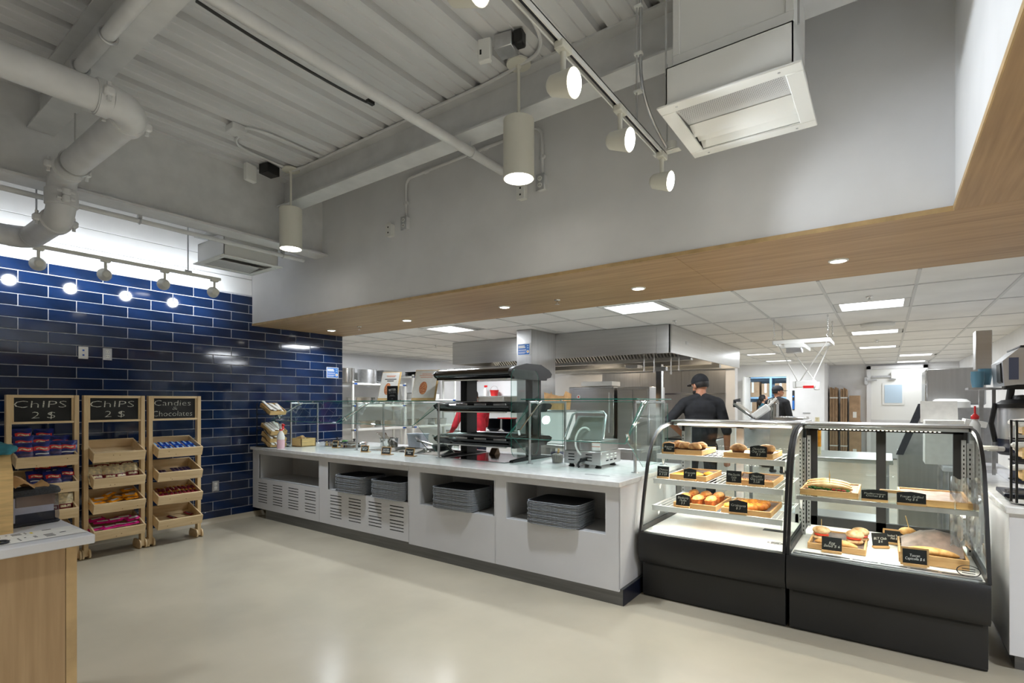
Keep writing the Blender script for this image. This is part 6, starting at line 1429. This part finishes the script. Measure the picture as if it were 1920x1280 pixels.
# back wall: doorway, wall devices, boxes, cold room door
d1 = struct('door_1', MB().bx(DX0 - .06, DX0, 14.98, 15.17, 0, 2.17).bx(DX1, DX1 + .06, 14.98, 15.17, 0, 2.17).bx(DX0, DX1, 14.98, 15.17, 2.12, 2.17), 'plastic_white', 'white door frame at the back of the kitchen')
MB().bx(DX0 - .02, DX0 + .03, 14.3, 14.98, .01, 2.1, 0, .004).build('door_leaf', 'plastic_white', d1)
t = thing('store_shelving', 'blue shelving with cartons seen through the back doorway', 'shelving unit', (-2.6, 17.2, 0))
for x in (-3.5, -2.75, -2.0):
    for y in (16.8, 17.3): MB().bx(x - .03, x + .03, y - .03, y + .03, 0, 2.3).build('post', 'blue_light', t)
for z in (.5, 1.05, 1.6, 2.2): MB().bx(-3.53, -1.97, 16.78, 17.32, z - .05, z).build('shelf', 'blue_light', t)
for i, (x, z, w_, h_) in enumerate(((-3.3, 1.05, .3, .4), (-2.95, 1.05, .3, .45), (-2.5, 1.05, .35, .4), (-3.25, 1.6, .35, .45), (-2.9, 1.6, .22, .4), (-2.5, 1.6, .3, .4), (-2.2, 1.6, .25, .5), (-2.2, 1.05, .3, .3))):
    t = thing('carton', 'brown carton on the store room shelving, %s' % ('lower shelf far left', 'lower shelf left', 'lower shelf middle', 'upper shelf far left', 'upper shelf left', 'upper shelf middle', 'upper shelf right', 'lower shelf right')[i], 'box', (x, 17, z), 0, 'cartons in the store room'); MB().bx(x - w_ / 2, x + w_ / 2, 16.85, 17.25, z, z + h_, 0, .004).build('box_body', 'cardboard', t); MB().bx(x - .03, x + .03, 16.848, 16.85, z + h_ * .3, z + h_).build('tape', 'paper', t)
t = thing('store_light', 'cool white strip light in the store room', 'light', (-2.6, 16.2, 2.4)); MB().bx(-3.1, -2.1, 16.0, 16.15, 2.4, 2.45).build('tube', 'panel_light', t); area(t, (-2.6, 16.1, 2.39), 1, .15, 30, (.8, .92, 1))
def device(x, y, z, label):
    t = thing('access_panel', label, 'wall device', (x, y, z)); MB().bx(x - .025, x + .025, y - .03, y, z, z + .5, 0, .004).build('housing', 'tray_dark', t); MB().bx(x - .024, x + .024, y - .034, y - .03, z + .02, z + .24).build('blue_plate', 'blue_sign', t); MB().bx(x - .014, x + .014, y - .035, y - .03, z + .33, z + .36).build('display', 'led_blue', t)
device(-1.93, 15.0, 1.25, 'slim blue lit door controller right of the back doorway')
device(.76, 16.45, 1.45, 'slim blue lit controller right of the cold room door')
t = thing('door_plate', 'small grey pull plate on the back wall', 'plate', (-1.63, 15.0, 1.0)); MB().bx(-1.72, -1.55, 14.985, 15.0, 1.16, 1.19, 0, .004).build('plate', 'alu', t)
for i, (u0, u1, h, y, w) in enumerate(((-1.21, -1.03, 1.84, 16.25, 'left tall bundle'), (-.97, -.82, 1.82, 16.25, 'right tall bundle'))):
    t = thing('flat_boxes', 'strapped bundle of flattened cardboard boxes, ' + w, 'cardboard', ((u0 + u1) / 2, y, 0))
    for k in range(5): MB().bx(u0 + k * (u1 - u0) / 5, u0 + (k + 1) * (u1 - u0) / 5 - .006, y - .3 + .02 * (k % 2), y + .1, 0, h - .02 * ((k + i) % 3)).build('flat_box', 'cardboard', t)
    for z in (.3, .9, 1.55): MB().bx(u0 - .003, u1 + .001, y - .304, y + .104, z, z + .03).build('strap', 'plastic_white', t)
for x0, x1, z0, z1, w in ((-.78, -.53, 0, .95, 'lower'), (-.78, -.55, .952, 1.62, 'upper')):
    t = thing('carton', 'brown cardboard carton by the cold room door, %s of two' % w, 'box', ((x0 + x1) / 2, 16.2, z0)); MB().bx(x0, x1, 15.95, 16.35, z0, z1, 0, .004).build('box_body', 'cardboard', t); MB().bx(x0 + .08, x0 + .16, 15.947, 15.95, z0 + .1, z0 + .25).build('shipping_label', 'paper', t)
d2 = struct('door_2', MB().bx(-.33, .74, 16.38, 16.45, .02, 2.3, 0, .006), 'plastic_white', 'white cold room door with a small window')
MB().bx(-.42, -.33, 16.36, 16.45, 0, 2.38).bx(.74, .83, 16.36, 16.45, 0, 2.38).bx(-.42, .83, 16.36, 16.45, 2.3, 2.38).build('door_frame', 'white_wall', d2)
MB().bx(-.09, .37, 16.36, 16.38, 1.38, 1.94, 0, .004).build('window_frame', 'plastic_white', d2); MB().bx(-.04, .32, 16.352, 16.36, 1.43, 1.89).build('pane', 'pane_blue', d2)
MB().bx(-.33, .74, 16.365, 16.38, .02, 1.0).build('kick_plate', 'perf', d2); MB().bx(-.31, .1, 16.34, 16.38, 2.08, 2.13).build('hinge_strap', 'alu', d2)
t = thing('door_closer', 'grey door closer arm on the frame of the cold room door', 'door closer', (-.42, 16.3, 1.9)); MB().bx(-.47, -.39, 16.3, 16.36, 1.9, 2.1, 0, .006).bx(-.42, -.2, 16.29, 16.33, 2.0, 2.04, 0, .004).build('arm', 'alu', t)
t = thing('wall_dispenser', 'small white dispenser above the cold room window', 'dispenser', (.13, 16.36, 2.0)); MB().bx(.09, .17, 16.28, 16.37, 2.05, 2.22, 0, .01).build('case', 'plastic_white', t); MB().bx(.06, .2, 16.3, 16.37, 2.03, 2.05).build('tray', 'alu', t)
# right: oven, boxes, coffee station
t = thing('combi_oven', 'boxy stainless oven back panel above a grey slanted body at the right', 'oven', (.6, 7.0, .0))
MB().bx(.335, .80, 6.9, 7.5, 1.43, 1.805, 0, .012).build('upper_body', 'steel', t); MB().bx(.325, .345, 6.88, 7.5, 1.44, 1.79, 0, .008).build('side_trim', 'chrome', t)
MB().prism([(.12, .92), (.30, 1.40), (.86, 1.40), (.86, .92)], 'y', 6.7, 7.4).build('lower_body', 'alu', t)
MB().prism([(.08, .92), (.26, 1.44), (.40, 1.44), (.40, 1.40), (.31, 1.40), (.14, .92)], 'y', 6.62, 6.7).build('slanted_frame', 'tray_dark', t)
loft(MB(), [[(p[0] + .52, p[1] + 6.78, zz) for p in rrect(.30, .2, .08, 0, 4, i_)] for zz, i_ in ((1.40, .0), (1.46, .0), (1.485, .03), (1.49, .07))], 0).build('rounded_cover', 'plastic_white', t)
MB().bx(.1, .86, 6.7, 7.4, 0, .92).build('stand', 'steel', t)
t = thing('storage_box', 'white lidded cardboard box on the table behind the sandwich case', 'box', (.42, 5.9, .92))
MB().bx(.27, .53, 5.75, 6.05, .92, 1.30, 0, .004).build('box_body', 'paper', t); MB().box((.38, 6.02, 1.37), (.26, .015, .2), (R(-20), 0, 0)).build('lid_flap', 'paper', t); MB().bx(.36, .41, 5.745, 5.75, 1.23, 1.25).build('hand_hole', 'dark', t)
MB().box((.60, 5.85, 1.28), (.14, .25, .05), (0, .2, 0), 0, .003).build('side_flap', 'paper', t)
t = thing('side_table', 'white cloth-covered stand under the storage box', 'table', (.5, 5.9, 0)); MB().bx(.38, .8, 5.6, 6.2, .88, .92, 0, .004).build('table_top', 'laminate', t)
for x in (.4, .77):
    for y in (5.63, 6.17): MB().cyl((x, y, 0), (x, y, .88), .02, n=8).build('leg', 'alu', t)
# side counter at the right edge
t = thing('side_counter', 'white counter with pale top at the right edge of the picture', 'counter', (1.2, 4.6, 0))
MB().bx(.515, 1.41, 3.80, 5.5, .862, .9, 0, .004).build('counter_top', 'quartz', t); MB().bx(.535, 1.41, 3.83, 5.45, .1, .862, 0, .002).build('body', 'laminate', t); MB().bx(.57, 1.41, 3.92, 5.4, 0, .1).build('kick_plinth', 'plinth', t)
MB().bx(.70, 1.41, 4.45, 5.5, .90, .94, 0, .004).build('raised_back', 'laminate', t)
t = thing('drip_tray', 'dark metal drip tray and rails on the side counter', 'drip tray', (.8, 4.3, .9)); MB().bx(.56, 1.0, 4.16, 4.45, .9, .925, 0, .004).build('tray_body', 'blue_case', t)
for y in (4.2, 4.28): MB().bx(.58, .98, y, y + .02, .925, .935).build('rail', 'alu', t)
cx, cy = .73, 4.72
t = thing('coffee_brewer', 'tall stainless coffee brewer with display at the right edge', 'coffee machine', (cx, cy, .94))
MB().prism([(.61, 1.56), (.60, 1.72), (.68, 1.80), (1.2, 1.80), (1.2, 1.57), (.68, 1.57)], 'y', 4.52, 4.95).build('brew_head', 'steel_lt', t)
MB().bx(.68, 1.2, 4.51, 4.96, 1.80, 1.815, 0, .004).build('head_cap', 'black', t)
MB().prism([(.597, 1.59), (.593, 1.705), (.602, 1.715), (.61, 1.58)], 'y', 4.56, 4.7).build('display_bezel', 'black', t)
MB().bx(.63, .675, 4.514, 4.52, 1.60, 1.74).build('display', 'screen', t)
MB().tube([(.66, 4.62, 1.59), (.65, 4.62, 1.5), (.64, 4.62, 1.42)], .02, 10).tube([(.74, 4.62, 1.59), (.74, 4.62, 1.42)], .02, 10).bx(.62, .8, 4.6, 4.7, 1.54, 1.60, 0, .006).build('brew_spout', 'black', t)
MB().bx(.86, 1.2, 4.75, 4.95, .94, 1.60).build('back_body', 'black', t)
t = thing('coffee_urn', 'round stainless coffee urn with black lid under the brewer', 'coffee urn', (cx, cy - .1, .94))
ux, uy_ = .705, 4.60
MB().lathe([(0, 1.22), (.118, 1.22), (.118, 1.42), (.11, 1.43), (0, 1.43)], (ux, uy_, 0), 32).build('urn_body', 'steel_lt', t)
MB().lathe([(0, 1.2), (.128, 1.2), (.13, 1.14), (.11, 1.12), (0, 1.12)], (ux, uy_, 0), 28).lathe([(0, .94), (.06, .94), (.06, 1.13), (0, 1.13)], (ux, uy_, 0), 20).lathe([(0, 1.223), (.13, 1.223), (.128, 1.19), (0, 1.19)], (ux, uy_, 0), 28).build('urn_stand', 'blue_case', t)
MB().lathe([(.13, 1.42), (.132, 1.445), (.10, 1.47), (.05, 1.478), (.045, 1.5), (0, 1.505)], (ux, uy_, 0), 28).build('lid', 'black', t)
MB().tube([(ux - .13, uy_ - .02, 1.2), (ux - .15, uy_ - .02, 1.32), (ux - .13, uy_ - .02, 1.45)], .014, 8).build('handle', 'black', t)
MB().cyl((ux - .10, uy_ - .08, 1.16), (ux - .18, uy_ - .12, 1.16), .016, n=10).box((ux - .17, uy_ - .12, 1.165), (.09, .03, .03), None, 0, .008).build('tap', 'plastic_white', t)
for k, (dx_, dz_) in enumerate(((-.0, 0), (.045, .02))):
    t = thing('cup_stack', 'stack of blue paper cups beside the coffee brewer, %s' % ('left', 'right')[k], 'cups', (.5 + dx_, 4.9, 1.6))
    for j in range(6): MB().lathe([(.028, 1.56 + dz_ + j * .01), (.038, 1.625 + dz_ + j * .01), (.039, 1.625 + dz_ + j * .01), (.03, 1.56 + dz_ + j * .01)], (.525 + dx_, 4.93 + .05 * k, 0), 18).build('cup', 'teal_bin', t)
t = thing('cup_shelf', 'small shelf carrying the blue paper cups', 'shelf', (.54, 4.95, 1.59)); MB().bx(.47, .66, 4.97, 5.06, 1.545, 1.56).bx(.47, .60, 4.87, 4.97, 1.545, 1.56).bx(.61, .63, 5.0, 5.02, .94, 1.545).build('board', 'alu', t)
t = thing('pump_bottle', 'clear bottle with red pump beside the coffee urn', 'bottle', (.50, 4.8, .9)); MB().lathe([(0, .9), (.03, .9), (.03, 1.3), (.012, 1.34), (0, 1.34)], (.5, 4.82, 0), 14).build('bottle', 'plastic_white', t); MB().lathe([(.022, 1.34), (.024, 1.36), (.006, 1.38), (.006, 1.43), (0, 1.43)], (.5, 4.82, 0), 14).build('pump', 'red', t)
t = thing('cable_box', 'tall steel duct panel on the kitchen wall above the coffee station', 'duct', (.62, 6.1, 1.7)); MB().bx(.63, .74, 6.05, 6.2, 1.74, 2.08, 0, .004).build('panel', 'steel_h', t); MB().bx(.66, .69, 6.1, 6.14, .92, 1.74).build('support', 'steel_h', t)
# napkin rack on the side counter
t = thing('cutlery_rack', 'black wire rack of wooden bins with napkins at the right edge', 'rack', (.70, 4.0, .9))
m = MB().tube([(.585, 3.88, .906), (.56, 3.92, .906), (.56, 4.12, .906), (.9, 4.12, .906), (.9, 3.86, .906), (.68, 3.86, .906)], .005, 6, 0, True)
for x, y in ((.575, 3.90), (.56, 3.95), (.9, 3.88), (.9, 4.1)): m.tube([(x, y, .906), (x, y, 1.36)], .006, 6)
for z in (1.02, 1.13, 1.25, 1.355): m.tube([(.57, 3.9, z), (.9, 3.9, z), (.9, 4.1, z), (.57, 4.1, z)], .004, 6, 0, True)
fr = m.build('wire_frame', 'black', t)
for i, z in enumerate((1.28, 1.15, 1.03)):
    bn = MB().bx(.60, .88, 3.92, 3.93, z, z + .06).bx(.60, .88, 4.08, 4.09, z, z + .06).bx(.60, .61, 3.93, 4.08, z, z + .06).bx(.6, .88, 3.93, 4.08, z, z + .006).build('tray_bin', 'bamboo', t)
    for k in range(4):
        x = .62 + k * .06; o = MB().box((x, 3.98, z + .065 + .012 * (k % 2)), (.11, .13, .03), (random.uniform(-.3, .3), random.uniform(-.4, .1), random.uniform(-.3, .3)), 0, .01)
        tag(o.build('napkin_bundle', 'paper'), 'white paper napkin bundle in the %s bin of the rack at the right edge' % ('top', 'middle', 'lowest')[i], 'napkin', 'napkins in the right rack')
# ================================================================ people
import numpy as np
def person(label, loc, rotz, height, arms, mats, head_turn=0.0, head_nod=0.0, lean=0.0, beard=False, cap=None, hair='short', voxel=.0085):
    """one continuous body, grown from tapered limbs and merged; faces local +y"""
    S = height / 1.76
    t = thing('person', label, 'person', loc, rotz, local=True)
    top, low, skin, sleeve = mats['top'], mats['low'], mats['skin'], mats.get('sleeve', 'short')
    caps = []; ells = []
    L = Matrix.Translation((0, 0, .95)) @ Matrix.Rotation(-lean, 4, 'X') @ Matrix.Translation((0, 0, -.95))
    def up(p): return L @ Vector(p)
    def cap_(p0, p1, r0, r1, m): caps.append((Vector(p0) * S, Vector(p1) * S, r0 * S, r1 * S, m))
    def el(c, r, m, M=None): ells.append((Vector(c) * S, tuple(x * S for x in r), m, M or Matrix.Identity(3)))
    RL = L.to_3x3()
    # trunk
    el((0, 0, .94), (.17, .118, .13), low); el(up((0, 0, 1.16)), (.182, .126, .36), top, RL); el(up((0, -.008, 1.34)), (.192, .11, .16), top, RL)
    for s in (-1, 1): cap_(up((s * .03, -.012, 1.49)), up((s * .16, -.008, 1.44)), .055, .06, top)
    cap_(up((-.17, -.005, 1.425)), up((.17, -.005, 1.425)), .07, .07, top)
    cap_(up((0, -.005, 1.43)), up((0, .012, 1.56)), .063, .056, skin); cap_(up((-.06, -.02, 1.465)), up((.06, -.02, 1.465)), .05, .05, top)
    # legs
    for s in (-1, 1):
        cap_((s * .095, 0, .93), (s * .105, .012, .50), .088, .058, low); cap_((s * .105, .012, .50), (s * .105, -.01, .10), .056, .040, low)
        cap_((s * .105, -.03, .055), (s * .115, .13, .035), .042, .033, 'shoe')
    # arms and hands
    for s, (el_, wr_, hd_) in zip((-1, 1), arms):
        sh = up((s * .185, -.005, 1.42)); E_, W_ = Vector(el_), Vector(wr_)
        cap_(sh, E_, .066, .055 if sleeve == 'short' else .047, top)
        cap_(E_, W_, .042, .029, skin if sleeve == 'short' else top)
        d = Vector(hd_).normalized(); side = d.cross(Vector((0, 0, 1)));  side = side.normalized() if side.length > .1 else Vector((1, 0, 0)); nrm = d.cross(side)
        palm = W_ + d * .055
        Mh = Matrix((side, d, nrm)).transposed(); el(palm, (.040, .052, .016), skin, Mh)
        for k, (off, ln) in enumerate(((-.029, .066), (-.010, .076), (.010, .072), (.028, .056))):
            a = palm + d * .045 + side * off; b = a + d * ln * .55 + nrm * .008; c = b + d * ln * .36 + nrm * .024
            cap_(a, b, .0092, .0088, skin); cap_(b, c, .0088, .0075, skin)
        a = palm - d * .02 - side * .034; b = a - side * .026 + d * .03 + nrm * .008; c = b - side * .006 + d * .03 + nrm * .012
        cap_(a, b, .012, .0105, skin); cap_(b, c, .0105, .0085, skin)
    # head
    H = L @ Matrix.Translation((0, .025, 1.545)) @ Matrix.Rotation(head_turn, 4, 'Z') @ Matrix.Rotation(-head_nod, 4, 'X'); HR = H.to_3x3()
    def h(p): return H @ Vector(p)
    el(h((0, -.005, .105)), (.076, .095, .10), skin, HR); el(h((0, .03, .045)), (.058, .066, .066), skin, HR); el(h((0, .062, .01)), (.028, .024, .02), skin, HR)
    cap_(h((0, .088, .092)), h((0, .108, .062)), .009, .014, skin)
    el(h((-.03, .085, .022 + .012)), (.012, .006, .006), skin, HR); el(h((0, .086, .03)), (.026, .012, .01), skin, HR)
    for s in (-1, 1): el(h((s * .078, .0, .075)), (.012, .02, .032), skin, HR); el(h((s * .032, .076, .112)), (.024, .016, .01), skin, HR)
    # merge
    m = MB(); matn = []
    for p0, p1, r0, r1, mt in caps:
        m.cyl(p0, p1, r0, r1, 12); m.ell(p0, (r0,) * 3, 12, 8); m.ell(p1, (r1,) * 3, 12, 8)
    for c, r, mt, M in ells: m.ell(c, r, 16, 10, M=M)
    tmp = m.build('tmp_body', 'skin_tan', None, (0, 0, 0))
    md = tmp.modifiers.new('r', 'REMESH'); md.mode = 'VOXEL'; md.voxel_size = voxel
    sm = tmp.modifiers.new('s', 'SMOOTH'); sm.factor = .5; sm.iterations = 5
    dg = bpy.context.evaluated_depsgraph_get(); me = bpy.data.meshes.new_from_object(tmp.evaluated_get(dg))
    old = tmp.data; bpy.data.objects.remove(tmp); bpy.data.meshes.remove(old)
    names = [top, low, skin, 'shoe', 'hair']; names = list(dict.fromkeys(names))
    me.materials.clear()
    for n_ in names: me.materials.append(MATS[n_])
    cen = np.empty(len(me.polygons) * 3); me.polygons.foreach_get('center', cen); cen = cen.reshape(-1, 3)
    best = np.full(len(cen), 1e9); idx = np.zeros(len(cen), int)
    for p0, p1, r0, r1, mt in caps:
        a = np.array(p0); d = np.array(p1) - a; tt = np.clip(((cen - a) @ d) / (d @ d), 0, 1)
        ds = np.linalg.norm(cen - (a + tt[:, None] * d), axis=1) - (r0 + (r1 - r0) * tt); k = ds < best; best[k] = ds[k]; idx[k] = names.index(mt)
    for c, r, mt, M in ells:
        q = (cen - np.array(c)) @ np.array(M); ds = (np.linalg.norm(q / np.array(r), axis=1) - 1) * min(r); k = ds < best; best[k] = ds[k]; idx[k] = names.index(mt)
    me.polygons.foreach_set('material_index', idx.astype(np.int32)); me.shade_smooth(); me.name = 'body'
    b = bpy.data.objects.new('body', me); C.objects.link(b); b.parent = t
    def hp(mb, nm, mt):
        mb.v = [tuple((H @ Vector(v)) * S) for v in mb.v]; return mb.build(nm, mt, t)
    for s in (-1, 1): hp(MB().ell((s * .031, .083, .10), (.012, .009, .008), 10, 6), 'eye', 'plastic_white'); hp(MB().ell((s * .031, .0905, .10), (.005, .003, .005), 8, 5), 'iris', 'hair')
    hp(MB().ell((0, .0965, .03), (.022, .005, .006), 10, 5), 'lips', 'red_soft')
    if cap:
        hp(MB().ell((0, -.006, .125), (.087, .107, .098), 22, 12, zmin=-.12), 'cap_crown', cap)
        hp(MB().prism([(-.068, .08), (.068, .08), (.06, .135), (.035, .165), (0, .175), (-.035, .165), (-.06, .135)], 'z', .108, .116), 'cap_brim', cap)
    def hairfn(p):
        return Vector((p.x, p.y if p.y < .045 else .045 + (p.y - .045) * .1, p.z))
    if hair == 'short': hp(MB().ell((0, -.014, .098), (.083, .097, .098), 20, 12, zmin=-.45, fn=hairfn), 'hair', 'hair')
    else:
        hp(MB().ell((0, -.016, .105), (.086, .10, .104), 20, 12, zmin=-.5, fn=hairfn), 'hair', 'hair')
        hp(MB().ell((0, -.10, .02), (.06, .06, .08), 14, 10, fn=lumpy(.05, 40)), 'hair_bun', 'hair')
    if beard: hp(MB().ell((0, .04, .022), (.062, .062, .052), 16, 10, zmin=-1, fn=lambda p: Vector((p.x, p.y, min(p.z, .012)))), 'beard', 'hair')
    return t
DN = (0, .1, -1)
person('man in black shirt and cap seen from behind, one hand on hip', (-1.73, 6.12, 0), .30, 1.78, (((-.35, -.08, 1.23), (-.19, .10, 1.05), (.5, .6, -.2)), ((.27, -.03, 1.12), (.28, .06, .88), DN)), dict(top='shirt_black', low='shirt_black', skin='skin_tan'), head_turn=.75, head_nod=.18, beard=True, cap='shirt_black')
person('person in red shirt reaching left behind the heated display', (-4.80, 5.75, 0), .95, 1.68, (((-.30, .06, 1.16), (-.30, .30, 1.06), (0, 1, -.1)), ((.22, .20, 1.17), (.10, .42, 1.10), (0, 1, 0))), dict(top='shirt_red', low='jeans', skin='skin_tan', sleeve='long'), head_turn=.1, head_nod=.3, lean=.12, hair='short')
person('woman with dark tied hair and teal shirt looking right at the back', (-2.24, 12.7, 0), -1.15, 1.63, (((-.24, .0, 1.12), (-.24, .14, .92), DN), ((.24, .0, 1.12), (.22, .16, .95), DN)), dict(top='shirt_teal', low='jeans', skin='skin_light'), head_turn=-.1, head_nod=-.05, hair='long', voxel=.0105)
person('man in black shirt and cap standing with his back turned in the doorway', (-1.80, 11.7, 0), -.35, 1.79, (((-.26, .0, 1.12), (-.24, .14, .92), DN), ((.26, .0, 1.12), (.22, .16, .95), DN)), dict(top='shirt_black', low='shirt_black', skin='skin_tan'), head_turn=-.9, head_nod=.0, cap='shirt_black', voxel=.0105)
